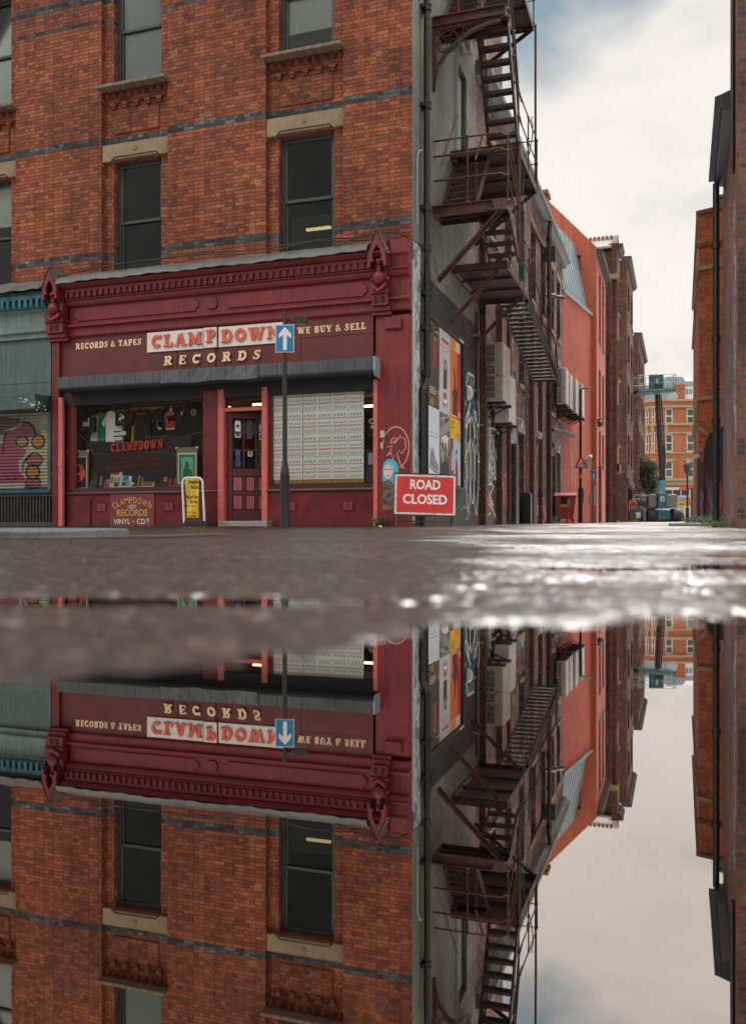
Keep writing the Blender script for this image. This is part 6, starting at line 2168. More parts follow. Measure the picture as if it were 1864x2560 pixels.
rail([(XO - 0.22, 2.72, ZL), (XO - 0.22, 5.3, ZL)], (1.0, 0.5), r=0.014, posts=[(XO - 0.22, 2.9, ZL), (XO - 0.22, 4.1, ZL), (XO - 0.22, 5.3, ZL)], mat=M_IRON)
rail([(XM - 0.02, 3.15, ZM + 0.04), (XM - 0.02, 1.85, Z2 + 0.06)], (0.9,), posts=[(XM - 0.02, 3.1, ZM), (XM - 0.02, 1.9, Z2)])
rail([(0.03, 3.15, ZM + 0.04), (0.03, 1.85, Z2 + 0.06)], (0.9,), r=0.014)
rail([(XM - 0.02, 3.15, ZU + 0.04), (XM - 0.02, 1.85, Z1 + 0.06)], (0.9,), posts=[(XM - 0.02, 3.1, ZU), (XM - 0.02, 1.9, Z1)])
# hangers between the landings
for x, y, a, b, w in ((XO, 2.66, ZL, ZM, .05), (XO - 0.02, 2.95, Z2 - 0.7, ZM, .03), (XO - 0.03, 4.95, ZM, ZU, .035)):
    mb = MB()
    mb.beam((x, y, a), (x, y, b), w, w)
    mb.build('hanger', M_RUST, fe)
# heavy beams at the near edge and their braces
for z in (Z1, Z2):
    mb = MB()
    mb.box((0.0, 1.30, z - 0.19), (XO, 1.345, z - 0.02))
    mb.box((0.0, 1.24, z - 0.19), (XO, 1.30, z - 0.175))
    mb.box((0.0, 1.24, z - 0.03), (XO, 1.30, z - 0.015))
    for i in range(9):
        mb.ball((0.1 + i * 0.14, 1.297, z - 0.10 + 0.02 * (-1) ** i), 0.016, n=6)
    mb.build('beam', M_RUST, fe)
def brace(p, q, w=0.07, mat=None):
    mb = MB()
    mb.beam(p, q, w, 0.012)
    mb.beam((p[0], p[1] + w / 2, p[2] - 0.03), (q[0], q[1] + w / 2, q[2] - 0.03), 0.012, w)
    mb.build('brace', mat or M_RUST, fe)
brace((1.27, 1.36, Z2 - 0.1), (0.0, 1.66, 4.70), 0.09)
brace((0.90, 2.75, ZL - 0.1), (0.0, 2.62, 4.15), 0.07)
brace((1.0, 4.8, ZL - 0.12), (0.0, 4.4, 4.0), 0.08, M_IRON)
brace((1.20, 4.90, ZU - 0.1), (0.0, 5.25, 10.3), 0.06, M_IRON)
brace((1.25, 4.9, ZM - 0.1), (0.0, 4.8, 6.3), 0.06, M_IRON)
mb = MB()
mb.prism([(1.15, Z2 - 0.20), (XO + 0.0, Z2 - 0.20), (XO, Z2 - 0.02), (1.08, Z2 - 0.02)], 1.222, 1.238)
for i in range(6):
    mb.ball((1.13 + 0.065 * (i % 3), 1.22, Z2 - 0.06 - 0.07 * (i // 3)), 0.014, n=6)
mb.build('gusset', M_RUST, fe)
# scrolled bracket under the top landing
mb = MB()
zb0 = Z1 - 0.19
arc = [(0.04 + 1.18 * (1 - math.cos(t)), zb0 - 1.05 + 0.98 * math.sin(t)) for t in [i * math.pi / 2 / 14 for i in range(15)]]
for (xa_, za_), (xb_, zb_) in zip(arc, arc[1:]):
    mb.beam((xa_, 1.32, za_), (xb_, 1.32, zb_), 0.05, 0.075, up=(0, 1, 0))
mb.tube([(0.04, 1.32, zb0 - 1.05), (0.04, 1.32, zb0)], 0.03, 6)
mb.tube([(0.0, 1.32, zb0 - 0.02), (1.25, 1.32, zb0 - 0.02)], 0.03, 6)
c = (0.28, zb0 - 0.28)
mb.tube([(c[0] + 0.2 * math.cos(t), 1.32, c[1] + 0.2 * math.sin(t)) for t in [i * math.pi / 9 for i in range(19)]], 0.016, 5)
for i in range(6):
    t = i * math.pi / 3
    mb.tube([(c[0] + 0.03 * math.cos(t), 1.32, c[1] + 0.03 * math.sin(t)), (c[0] + 0.11 * math.cos(t + .4), 1.32, c[1] + 0.11 * math.sin(t + .4)), (c[0] + 0.19 * math.cos(t), 1.32, c[1] + 0.19 * math.sin(t))], 0.012, 5)
for cx_, cz_, r_ in ((0.62, zb0 - 0.13, 0.10), (0.12, zb0 - 0.66, 0.06), (0.84, zb0 - 0.09, 0.06)):
    mb.tube([(cx_ + r_ * (1 - i / 22) * math.cos(i * .5), 1.32, cz_ + r_ * (1 - i / 22) * math.sin(i * .5)) for i in range(20)], 0.014, 5)
mb.build('scroll_bracket', M_RUST, fe)
mb = MB()
mb.box((0.0, 1.30, zb0 - 1.12), (0.05, 1.36, zb0))
mb.build('wall_plate', M_RUST, fe)
# teal rope
mb = MB()
ro = [(1316, 350), (1320, 372), (1312, 390), (1306, 470), (1309, 560), (1306, 620), (1308, 700), (1308, 780), (1309, 800)]
mb.tube([PD(u, v, 17.9 + 0.05 * i) for i, (u, v) in enumerate(ro)], 0.013, 6)
mb.tube([PD(u, v, 17.9) for u, v in [(1330, 292), (1326, 300), (1331, 310), (1330, 340), (1322, 386), (1316, 360), (1322, 345)]], 0.012, 6)
tag(mb.build('rope', K(26, 104, 116)), 'teal rope hanging down from the outer rail of the fire escape', 'rope')

# ------------------------------------------------------------------ brick warehouse along the alley
wh = thing('warehouse', 'long sooty brick warehouse covered in graffiti beyond the fire escape', 'building', (-3, 12.5, 0))
WY0, WY1, WZT = 4.9, 20.2, 10.0
ops = []
ups = [(6.2, 7.2), (8.3, 9.3), (10.4, 11.4), (12.5, 13.5), (14.6, 15.6), (16.7, 17.7), (18.5, 19.4)]
for a, b in ups:
    ops += [(a, b, 7.0, 9.2)]
for a, b in ups[1:]:
    ops += [(a, b, 4.15, 6.1)]
door_op = (yA(1294), yA(1309), 0.1, 2.05 + 0.75)
lou = [(yA(1363), yA(1375), 0.3, 3.0), (yA(1387), yA(1398), 0.3, 2.9)]
ddoor = (yA(1376), yA(1386), 0.2, 2.7)
ops += [door_op, *lou, ddoor]
mb = MB(A_)
mb.wall(WY0, WY1, -0.2, WZT, 0.0, ops, 0.22)
mb.M = Matrix.Identity(4)
mb.quad((0, WY1, 0), (-8, WY1, 0), (-8, WY1, WZT), (0, WY1, WZT))
mb.build('wall', M_BRICK_WH, wh)
for (a, b) in ((yA(1198), yA(1205)), (yA(1240), yA(1252)), (yA(1322), yA(1330)), (yA(1344), yA(1355))):
    mb = MB(A_)
    mb.box((a, -0.14, -0.1), (b, 0.0, 6.6))
    mb.box((a - 0.02, -0.16, 6.6), (b + 0.02, 0.0, 6.72))
    mb.build('pilaster', M_BRICK_DK, wh)
mb = MB(A_)
mb.prism([(0.0, WZT), (-0.12, WZT + 0.02), (-0.22, WZT + 0.16), (-0.30, WZT + 0.18), (-0.30, WZT + 0.30), (0.05, WZT + 0.36), (0.05, WZT)], WY0, WY1 + 0.05, axis='yz', T=Matrix.Identity(4))
mb.build('gutter', P('grey_gutter', (0.13, 0.15, 0.16), 0.5, var=0.3, dirt=(0.04, 0.04, 0.04), damt=0.7), wh)
mb = MB()
mb.quad((0.0, WY0, WZT + 0.3), (0.0, WY1, WZT + 0.3), (-5, WY1, WZT + 1.6), (-5, WY0, WZT + 1.6))
mb.build('roof', P('slate_roof', (0.09, 0.095, 0.10), 0.7, var=0.3), wh)
M_SHADEG = P('painted_reveal', (0.15, 0.10, 0.08), 0.7, var=0.3)
M_PANEDK = P('dark_pane', (0.02, 0.024, 0.027), 0.12, var=0.3, scale=2, spec=0.6)
for (a, b, c, e) in ops[:13]:
    mb = MB(A_)
    t = 0.05
    for q in ((a, a + t, c, e), (b - t, b, c, e)):
        mb.box((q[0], 0.15, q[2]), (q[1], 0.21, q[3]))
    for z in (c, (c + e) / 2 - t / 2, e - t):
        mb.box((a + t, 0.15, z), (b - t, 0.21, z + t))
    mb.box(((a + b) / 2 - 0.015, 0.16, c + t), ((a + b) / 2 + 0.015, 0.2, e - t))
    w = mb.build('window', K(96, 94, 90), wh)
    mb = MB(A_)
    mb.box((a + t, 0.185, c + t), (b - t, 0.195, e - t))
    mb.build('pane', M_PANEDK, w)
    mb = MB(A_)
    mb.box((a - 0.1, -0.02, e + 0.002), (b + 0.1, 0.04, e + 0.22))
    mb.build('lintel', M_STONE if e > 7 else M_SILL, wh)
    mb = MB(A_)
    mb.box((a - 0.08, -0.06, c - 0.12), (b + 0.08, 0.1, c - 0.002))
    mb.build('sill', M_SILL, wh)
mb = MB(A_)
a, b, c, e = door_op
mb.box((a, 0.16, c), (b, 0.21, e))
for z in (0.3, 1.2):
    mb.box((a + 0.12, 0.145, z), (b - 0.12, 0.159, z + 0.75))
mb.build('door', P('dull_green_door', (0.045, 0.06, 0.055), 0.5, var=0.3), wh, bevel=0.01)
mb = MB(A_)
mb.box((a - 0.15, -0.03, e + 0.002), (b + 0.15, 0.06, e + 0.26))
mb.build('lintel', M_STONE, wh)
a, b, c, e = ddoor
mb = MB(A_)
mb.box((a, 0.16, c), (b, 0.2, e))
mb.build('door', P('violet_grey_door', (0.05, 0.045, 0.06), 0.5, var=0.4, two=(0.14, 0.09, 0.16)), wh)
M_LOUV = P('galvanised_louvre', (0.30, 0.33, 0.33), 0.45, var=0.2, dirt=(0.1, 0.1, 0.1), damt=0.5)
for a, b, c, e in lou:
    mb = MB(A_)
    z = c + 0.05
    while z < e - 0.1:
        mb.add([(a + 0.04, -0.04, z), (b - 0.04, -0.04, z), (b - 0.04, 0.10, z + 0.085), (a + 0.04, 0.10, z + 0.085)], [(0, 1, 2, 3)])
        z += 0.135
    mb.box((a - 0.02, -0.05, c - 0.05), (a + 0.04, 0.1, e))
    mb.box((b - 0.04, -0.05, c - 0.05), (b + 0.02, 0.1, e))
    mb.box((a - 0.02, -0.05, e), (b + 0.02, 0.1, e + 0.06))
    mb.box((a + 0.04, 0.12, c), (b - 0.04, 0.13, e), 1)
    mb.build('louvre', [M_LOUV, M_DARK], wh)
# graffiti on the warehouse and blackened wall
rr = random.Random(21)
G_W, G_C, G_P, G_K, G_Y, G_V, G_L = K(196, 204, 206), K(50, 140, 174), K(220, 100, 124), K(16, 16, 18), K(200, 190, 70), K(120, 114, 170), K(196, 214, 222)


def scrawl(y0, y1, z0, z1, n, w, mat, d=-0.002, parent=None, seed=None, tall=True):
    r_ = random.Random(seed)
    mb = MB(A_)
    for i in range(n):
        cy, cz = r_.uniform(y0, y1), r_.uniform(z0, z1)
        sy, sz = (y1 - y0) * r_.uniform(0.12, 0.34), (z1 - z0) * r_.uniform(0.10, 0.30)
        ph, sp = r_.uniform(0, 6.28), r_.choice((2.2, 3.4, 4.6))
        pts = [(min(max(cy + sy * math.cos(ph + sp * t), y0), y1), min(max(cz + sz * math.sin(ph * 1.7 + sp * t * r_.choice((1.0, 1.02)) + 0.8), z0), z1)) for t in [j / 12 for j in range(13)]]
        ribbon(mb, pts, w * r_.uniform(0.7, 1.4), d - 0.0004 * i, 0.0, 0)
    return mb.build('graffiti', mat, parent or wh)


def bubble(y0, y1, z0, z1, fill, line, d=-0.003, seed=1, k=3):
    r_ = random.Random(seed)
    mb = MB(A_)
    mb2 = MB(A_)
    wd = (y1 - y0) / k
    for i in range(k):
        cy, cz = y0 + wd * (i + 0.5), (z0 + z1) / 2 + r_.uniform(-0.1, 0.1)
        pl = [(cy + wd * 0.62 * (1 + 0.18 * math.sin(3 * t + i)) * math.cos(t), cz + (z1 - z0) / 2 * (1 + 0.12 * math.sin(2 * t + i * 2)) * math.sin(t)) for t in [j * math.pi / 12 for j in range(24)]]
        mb.poly([(p[0], d - 0.0012 * i, p[1]) for p in pl], 0)
        ribbon(mb2, pl, 0.05, d - 0.0012 * i - 0.0005, 0.0, 0, closed=True)
        ribbon(mb2, [(cy + wd * 0.2 * math.cos(t), cz + (z1 - z0) * 0.2 * math.sin(t)) for t in [0.5 + j * 0.5 for j in range(9)]], 0.04, d - 0.0012 * i - 0.0007, 0.0, 0)
    mb.build('graffiti', fill, wh)
    mb2.build('graffiti', line, wh)


bubble(yA(1165), yA(1193), 0.55, 2.6, G_K, G_W, seed=3)
scrawl(yA(1162), yA(1196), 1.6, 3.4, 9, 0.05, G_W, -0.006, seed=4)
scrawl(yA(1160), yA(1186), 2.4, 3.3, 6, 0.03, G_C, -0.007, bld, seed=5)
scrawl(yA(1150), yA(1168), 0.9, 1.8, 6, 0.03, G_Y, -0.005, bld, seed=6)
scrawl(yA(1151), yA(1180), 0.3, 1.3, 6, 0.03, G_V, -0.006, bld, seed=7)
scrawl(yA(1194), yA(1202), 1.5, 3.2, 4, 0.10, G_C, -0.004, seed=8)
scrawl(yA(1214), yA(1240), 1.2, 3.1, 26, 0.045, G_L, -0.004, seed=9)
scrawl(yA(1192), yA(1240), 0.3, 1.6, 14, 0.04, G_W, -0.004, seed=10)
scrawl(yA(1240), yA(1253), 0.7, 1.7, 6, 0.03, G_P, -0.146, seed=11)
bubble(yA(1276), yA(1288), 0.9, 2.8, G_C, G_K, seed=12, k=2)
scrawl(yA(1274), yA(1294), 0.3, 3.0, 24, 0.05, G_W, -0.008, seed=13)
scrawl(yA(1274), yA(1281), 1.2, 2.4, 4, 0.05, G_Y, -0.016, seed=14)
scrawl(yA(1310), yA(1322), 0.3, 2.6, 12, 0.05, G_P, -0.004, seed=15)
scrawl(yA(1330), yA(1344), 0.4, 3.0, 30, 0.06, G_W, -0.004, seed=16)
scrawl(yA(1330), yA(1361), 0.2, 1.2, 14, 0.06, G_L, -0.006, seed=17)
scrawl(yA(1344), yA(1354), 0.3, 1.3, 5, 0.07, G_P, -0.146, seed=18)
scrawl(ddoor[0], ddoor[1], 0.5, 2.2, 8, 0.04, G_P, 0.15, seed=19)
# pipes and boxes on the warehouse
def pipe(pts, r, label, mat=None, cat='pipe', name='pipe', n=7):
    mb = MB()
    mb.tube(pts, r, n)
    return tag(mb.build(name, mat or M_BLACK), label, cat)


y = yA(1271, 0.12)
pipe([(0.12, y, 0.1), (0.12, y, 5.9)], 0.06, 'rusty brown soil pipe rising beside the near air conditioner', M_RUST, 'drain pipe', 'drain_pipe', 10)
mb = MB(A_)
mb.box((yA(1264), -0.26, 0.1), (yA(1272), -0.02, 2.3))
tag(mb.build('duct_casing', P('stickered_black_casing', (0.02, 0.02, 0.022), 0.5, var=0.5, scale=12, two=(0.05, 0.05, 0.055)), bevel=0.01), 'tall black casing with stickers at the foot of the rusty pipe', 'casing')
y = yA(1315, 0.1)
pipe([(0.1, y, 1.0), (0.1, y, 6.6)], 0.03, 'slim grey pipe up the warehouse wall beside the doorway', K(86, 98, 102), 'pipe', 'pipe')
mb = MB()
mb.box((0.0, y - 0.14, 0.1), (0.24, y + 0.14, 1.12))
mb.box((0.02, y - 0.12, 1.12), (0.2, y + 0.12, 1.16))
tag(mb.build('pipe_guard', M_BLACK, bevel=0.01), 'black steel guard box round the foot of the slim grey pipe', 'guard')
y = yA(1340, 0.06)
pipe([(0.06, y, zA(1340, 1085)), (0.06, y, zA(1340, 975))], 0.035, 'short white conduit between two brick piers', K(196, 200, 198), 'conduit', 'conduit')
yd = yA(1372, 0.2)
dq = thing('drain_pipe', 'tall brown rain pipe at the far end of the warehouse below its gutter', 'drain pipe', (0.2, yd, 0.2))
mb = MB()
mb.tube([(0.24, yd, WZT + 0.1), (0.2, yd, WZT - 0.3), (0.2, yd, 0.3)], 0.075, 10)
mb.build('pipe', P('brown_pipe', (0.06, 0.032, 0.026), 0.5, var=0.3), dq)
for v in (604, 700, 780, 900, 1000):
    mb = MB()
    z = zA(1372, v, 0.2)
    mb.cyl((0.2, yd, z), (0.2, yd, z + 0.14), 0.10, n=10)
    mb.build('collar', M_BLACK, dq)
mb = MB()
z = zA(1372, 657)
mb.box((0.0, yd - 2.6, z), (0.05, yd, z + 0.09))
mb.box((0.02, yd - 0.05, z - 0.4), (0.4, yd + 0.05, z + 0.09))
tag(mb.build('iron_bracket', M_IRON), 'dark iron bar and bracket fixed by the top of the brown rain pipe', 'bracket')
mb = MB()
z = zA(1376, 765)
mb.cyl((0.0, yA(1360), z - 0.02), (0.55, yA(1366), z), 0.06, n=10)
mb.cyl((0.16, yA(1361), z - 0.02), (0.30, yA(1363), z), 0.085, n=10)
tag(mb.build('flue', K(84, 86, 84)), 'grey flue pipe poking out of the warehouse wall near the far rain pipe', 'flue')
pipe([(0.05, yA(1376), zA(1376, 1075)), (0.3, yA(1384), zA(1384, 1080)), (0.5, yA(1402), zA(1402, 1092))], 0.07, 'dark ventilation pipe above the louvred openings', K(60, 64, 66), 'pipe')
pipe([(0.06, yA(1197), zA(1197, 1062)), (0.06, yA(1210), zA(1210, 1068)), (0.06, yA(1228), zA(1228, 1072)), (0.06, yA(1240), zA(1240, 1085)), (0.06, yA(1258), zA(1258, 1092))], 0.022, 'pale cranked conduit below the near air conditioner', K(170, 166, 158), 'conduit', 'conduit')
pipe([(0.05, yA(1280), zA(1280, 930)), (0.05, yA(1290), zA(1290, 985)), (0.05, yA(1302), zA(1302, 1003)), (0.05, yA(1312), zA(1312, 985)), (0.05, yA(1325), zA(1325, 1000)), (0.05, yA(1342), zA(1342, 1008))], 0.018, 'dark cable looping along the warehouse wall', M_BLACK, 'cable', 'cable')
pipe([(0.05, yA(1152), zA(1152, 800)), (0.06, yA(1160), zA(1160, 830)), (0.06, yA(1176), zA(1176, 842)), (0.05, yA(1194), zA(1194, 832))], 0.016, 'slack cable under the lowest landing of the fire escape', M_BLACK, 'cable', 'cable')
pipe([(0.05, yA(1187), 0.3 + 2.6), (0.05, yA(1187), zA(1187, 780))], 0.035, 'dull brown upright pipe at the near end of the warehouse', P('dull_brown_pipe', (0.09, 0.06, 0.05), 0.6), 'pipe', 'pipe')
for u, v, lb in ((1295, 1050, 'small white floodlight with a torn black bag above the doorway'), (1343, 1082, 'pale wall lamp below the short white conduit'), (1390, 1115, 'pale bulkhead light above the far louvres')):
    yy, z = yA(u, 0.15), zA(u, v, 0.15)
    mb = MB()
    mb.box((0.0, yy - 0.16, z - 0.05), (0.1, yy + 0.16, z + 0.1), 1)
    mb.prism([(0.02, z - 0.12), (0.24, z - 0.2), (0.28, z - 0.02), (0.04, z + 0.14)], yy - 0.13, yy + 0.13, axis='xz')
    tag(mb.build('wall_lamp', [K(176, 182, 178), M_BLACK], bevel=0.01), lb, 'wall lamp')
# caged security bracket
mb = MB()
yy = 20.9
za_, zb_ = zA(1390, 783, 0.0), zA(1390, 828, 0.0)
c0, c1 = PY(1362, 800, yy), PY(1408, 800, yy)
for z in (za_ + .3, zb_ + .0):
    mb.beam((c0.x, yy, z), (c1.x, yy, z), 0.06, 0.06)
for x in (c0.x, c1.x):
    mb.beam((x, yy, zb_), (x, yy, za_ + .3), 0.06, 0.06)
mb2 = MB()
for i in range(1, 12):
    x = c0.x + (c1.x - c0.x) * i / 12
    mb2.beam((x, yy, zb_), (x, yy, za_ + .3), 0.008, 0.008)
for i in range(1, 9):
    z = zb_ + (za_ + .3 - zb_) * i / 9
    mb2.beam((c0.x, yy - 0.01, z), (c1.x, yy - 0.01, z), 0.008, 0.008)
cg = thing('mesh_guard', 'galvanised mesh guard panel sticking out where the warehouse meets the red brick wing', 'guard', (0.1, yy, zb_))
mb.build('guard_frame', M_LOUV, cg)
mb2.build('wire_mesh', M_LOUV, cg)
# air conditioners
M_AC = P('beige_casing', (0.36, 0.325, 0.26), 0.5, var=0.1, scale=3, dirt=(0.2, 0.17, 0.13), dscale=5, damt=0.5)
M_ACW = P('off_white_casing', (0.50, 0.49, 0.46), 0.5, var=0.08, scale=3, dirt=(0.25, 0.22, 0.18), dscale=5, damt=0.5)


def aircon(label, x0_, x1_, y0_, ln, z0_, z1_, mat, grp, side=True):
    t = thing('air_conditioner', label, 'air conditioner', (x0_, y0_, z0_), grp)
    mb = MB()
    mb.box((x0_, y0_, z0_), (x1_, y0_ + ln, z1_))
    mb.build('casing', mat, t, bevel=0.02, seg=2)
    w = x1_ - x0_
    if side:
        mb = MB()
        for (a, b) in ((0.05, 0.42), (0.46, 0.60), (0.64, 0.96)):
            mb.box((x0_ + w * 0.10, y0_ - 0.006, z0_ + (z1_ - z0_) * a), (x0_ + w * 0.54, y0_ - 0.001, z0_ + (z1_ - z0_) * b))
        g = mb.build('side_grille', M_DARK, t)
        mb = MB()
        for i in range(5):
            x = x0_ + w * (0.10 + 0.11 * i)
            mb.box((x - 0.006, y0_ - 0.014, z0_ + (z1_ - z0_) * .04), (x + 0.006, y0_ - 0.0065, z0_ + (z1_ - z0_) * .97))
        for i in range(10):
            z = z0_ + (z1_ - z0_) * (0.05 + 0.91 * i / 9)
            mb.box((x0_ + w * 0.10, y0_ - 0.0135, z - 0.006), (x0_ + w * 0.54, y0_ - 0.0068, z + 0.006))
        mb.build('grille_bar', mat, g)
        mb = MB()
        mb.box((x0_ + w * 0.62, y0_ - 0.012, z0_ + (z1_ - z0_) * .41), (x0_ + w * 0.80, y0_ - 0.001, z0_ + (z1_ - z0_) * .44))
        mb.box((x0_ + w * 0.0, y0_ - 0.012, z0_ + (z1_ - z0_) * .41), (x0_ + w * 0.16, y0_ - 0.001, z0_ + (z1_ - z0_) * .44))
        mb.build('handle', K(96, 84, 70), t)
    for q in ((0.27, 0.73) if False else ()):
        mb = MB()
        cz = z0_ + (z1_ - z0_) * q
        for r_ in (0.06, 0.14, 0.22, 0.28):
            mb.tube([(x1_ + 0.012, y0_ + ln * 0.42 + r_ * math.cos(a), cz + r_ * math.sin(a)) for a in [i * math.pi / 9 for i in range(19)]], 0.006, 4)
        mb.build('fan_guard', M_BLACK, t)
    for yy in (y0_ + 0.1, y0_ + ln - 0.15):
        mb = MB()
        mb.box((0.0 if x0_ < 0.5 else x0_ - 0.3, yy, z0_ - 0.07), (x1_ + 0.04, yy + 0.05, z0_ - 0.002))
        mb.beam((0.0 if x0_ < 0.5 else x0_ - 0.3, yy + 0.025, z0_ - 0.26), (x1_ - 0.05, yy + 0.025, z0_ - 0.05), 0.035, 0.035)
        mb.build('wall_bracket', M_IRON, t)
    return t


ya = PX(1212, HY, 0.1).y
aircon('tall beige air conditioner with grille side mounted over the graffiti', 0.10, 0.50, ya, 0.95, zA(1212, 1003, .1), zA(1212, 857, .1), M_AC, 'air conditioners on the alley wall')
ya2 = ya + 1.02
aircon('shorter off-white air conditioner just behind the tall beige one', 0.10, 0.455, ya2, 0.9, zA(1212, 1030, .0) - .18, zA(1256, 936, .3), M_ACW, 'air conditioners on the alley wall', False)
yb0 = 17.85
kk = (yb0 - CAM.y) / 1.012
ztt, zbb = CAM.z + (HY - 920) / F * kk, CAM.z + (HY - 1011) / F * kk
aircon('grimy off-white air conditioner with grille, nearest of the far four', 0.07, 0.40, yb0, 0.85, zbb, ztt, M_ACW, 'air conditioners on the alley wall')
aircon('second of the far four air conditioners, against the warehouse end', 0.10, 0.43, yb0 + 1.0, 0.85, zbb - .03, ztt - .03, M_ACW, 'air conditioners on the alley wall', False)
aircon('third of the far four air conditioners, where the red brick wing starts', 0.20, 0.53, yb0 + 2.0, 0.85, zbb - .08, ztt - .05, M_ACW, 'air conditioners on the alley wall', False)
aircon('farthest of the far four air conditioners, on the red brick wing', 0.36, 0.66, yb0 + 3.0, 0.8, zbb - .10, ztt - .12, M_ACW, 'air conditioners on the alley wall', False)


# ------------------------------------------------------------------ generic buildings
def wallframe(p, q):
    """frame of a wall seen from outside running from p (left) to q (right)"""
    a = math.atan2(q[1] - p[1], q[0] - p[0])
    return frame((p[0], p[1], 0), a), math.hypot(q[0] - p[0], q[1] - p[1])


def glaze(parent, M, op, d=0.1, fm=None, pm=None, bars=1, t=0.05, sill=None, vbars=0):
    a, b, c, e = op
    fm = fm or K(60, 58, 56)
    mb = MB(M)
    mb.box((a, d, c), (a + t, d + 0.06, e))
    mb.box((b - t, d, c), (b, d + 0.06, e))
    mb.box((a + t, d, c), (b - t, d + 0.06, c + t))
    mb.box((a + t, d, e - t), (b - t, d + 0.06, e))
    for i in range(bars):
        z = c + (e - c) * (i + 1) / (bars + 1)
        mb.box((a + t, d + 0.005, z - t / 2), (b - t, d + 0.055, z + t / 2))
    for i in range(vbars):
        x = a + (b - a) * (i + 1) / (vbars + 1)
        mb.box((x - t / 3, d + 0.008, c + t), (x + t / 3, d + 0.052, e - t))
    if sill:
        mb.box((a - 0.06, -0.08, c - 0.11), (b + 0.06, d, c - 0.002), 1)
    w = mb.build('window', [fm, sill] if sill else fm, parent)
    mb = MB(M)
    mb.box((a + t, d + 0.03, c + t), (b - t, d + 0.036, e - t))
    mb.build('pane', pm or M_PANEDK, w)
    return w


# red brick wing with zinc roof and the rendered orange gable behind it
rw = thing('brick_wing', 'smooth red brick wing with blue grey zinc mansard roof halfway down the alley', 'building', (-3, 22, 0))
c0, c1 = Vector((0.0, 20.25, 0)), Vector((0.66, 24.55, 0))
EZ = 9.12
Mw, Lw = wallframe(c0, c1)
mb = MB()
mb.M = Matrix.Identity(4)
mb.wall(-7.0, 0.0, -0.2, EZ, 20.25)
mb.M = Mw
mb.wall(0, Lw, -0.2, EZ, 0.0)
mb.build('wall', M_BRICK_RED, rw)
r7 = random.Random(3)
for i in range(7):
    mb = MB(Mw)
    s0_ = 1.5 + r7.uniform(-.35, .35)
    za7 = r7.uniform(1.6, 4.2)
    ribbon(mb, [(s0_ + 0.03 * math.sin(j * 1.1 + i), za7 - j * 0.16) for j in range(8)], [0.03 + 0.03 * (j % 3) for j in range(8)], -0.002 - 0.0004 * i, 0.0)
    mb.build('paint_drip', K(176, 130, 126), rw)
M_ZINC = P('zinc_sheet', (0.50, 0.60, 0.64), 0.42, var=0.2, scale=2, spec=0.6, dirt=(0.55, 0.60, 0.62), dscale=3, damt=0.5)
mb = MB(Mw)
mb.box((-0.04, -0.07, EZ), (Lw + 0.06, 0.3, EZ + 0.14))
mb.M = Matrix.Identity(4)
mb.box((-7.0, 20.17, EZ), (-0.03, 20.5, EZ + 0.14))
mb.build('eaves', P('zinc_eaves', (0.24, 0.29, 0.31), 0.5, var=0.25), rw, bevel=0.01)
mb = MB()
RT, ri = EZ + 3.1, 0.58
n0, n1 = Mw @ Vector((0.06, 0.03, EZ + 0.161)), Mw @ Vector((Lw * 0.80, 0.03, EZ + 0.161))
t0, t1 = Vector((n0.x - ri, 20.75, RT)), Vector((n1.x - ri, 24.5, RT))
mb.quad(n0, n1, t1, t0)
mb.add([n1, Vector((n1.x - 0.1, 24.55, EZ + .161)), t1], [(0, 1, 2)])
mb.quad(Vector((-7, 20.4, EZ + 0.161)), n0, t0, Vector((-7, 21.0, RT)))
mb.quad(t0, t1, Vector((-7, 24.5, RT)), Vector((-7, 21.0, RT)))
zr = mb.build('zinc_roof', M_ZINC, rw)
mb = MB()
for i in range(11):
    f = i / 10
    p, q = n0.lerp(n1, f), t0.lerp(t1, f)
    o_ = Vector((0.03, -0.01, 0.02))
    mb.beam(p + o_, q + o_, 0.02, 0.05)
for i in range(14):
    f = i / 14
    p, q = Vector((-7, 20.4, EZ + .161)).lerp(n0, f), Vector((-7, 21.0, RT)).lerp(t0, f)
    mb.beam(p + Vector((0, -.03, .02)), q + Vector((0, -.03, .02)), 0.035, 0.06)
mb.build('standing_seam', P('zinc_seam', (0.24, 0.31, 0.34), 0.45, var=0.2), zr)

og = thing('rendered_building', 'tall orange rendered building with sloping gable behind the zinc roof', 'building', (-3, 27, 0))
M_REND = P('orange_render', (0.43, 0.115, 0.064), 0.85, var=0.08, scale=1.2, dirt=(0.26, 0.06, 0.03), dscale=1.4, damt=0.6, bump=0.1, bscale=80, streak=True)
M_RENDR = P('red_side_render', (0.34, 0.085, 0.06), 0.8, var=0.12, scale=1.5, dirt=(0.2, 0.05, 0.035), dscale=1.2, damt=0.4)
gy = 24.6
gx = PY(1490, HY, gy).x
gz1 = PY(1490, 617, gy).z
rx = PY(1345, 478, gy).x
rz_ = PY(1345, 478, gy).z
sl = (rz_ - gz1) / (rx - gx)
wxa, wxb = PY(1434, HY, gy).x, PY(1450, HY, gy).x
wza, wzb = PY(1440, 700, gy).z, PY(1440, 638, gy).z
mb = MB()


def gable_col(xa, xb, za_=None):
    z0_ = -0.2 if za_ is None else za_
    mb.add([(xa, gy, z0_), (xb, gy, z0_), (xb, gy, gz1 + sl * (xb - gx)), (xa, gy, gz1 + sl * (xa - gx))], [(0, 1, 2, 3)])


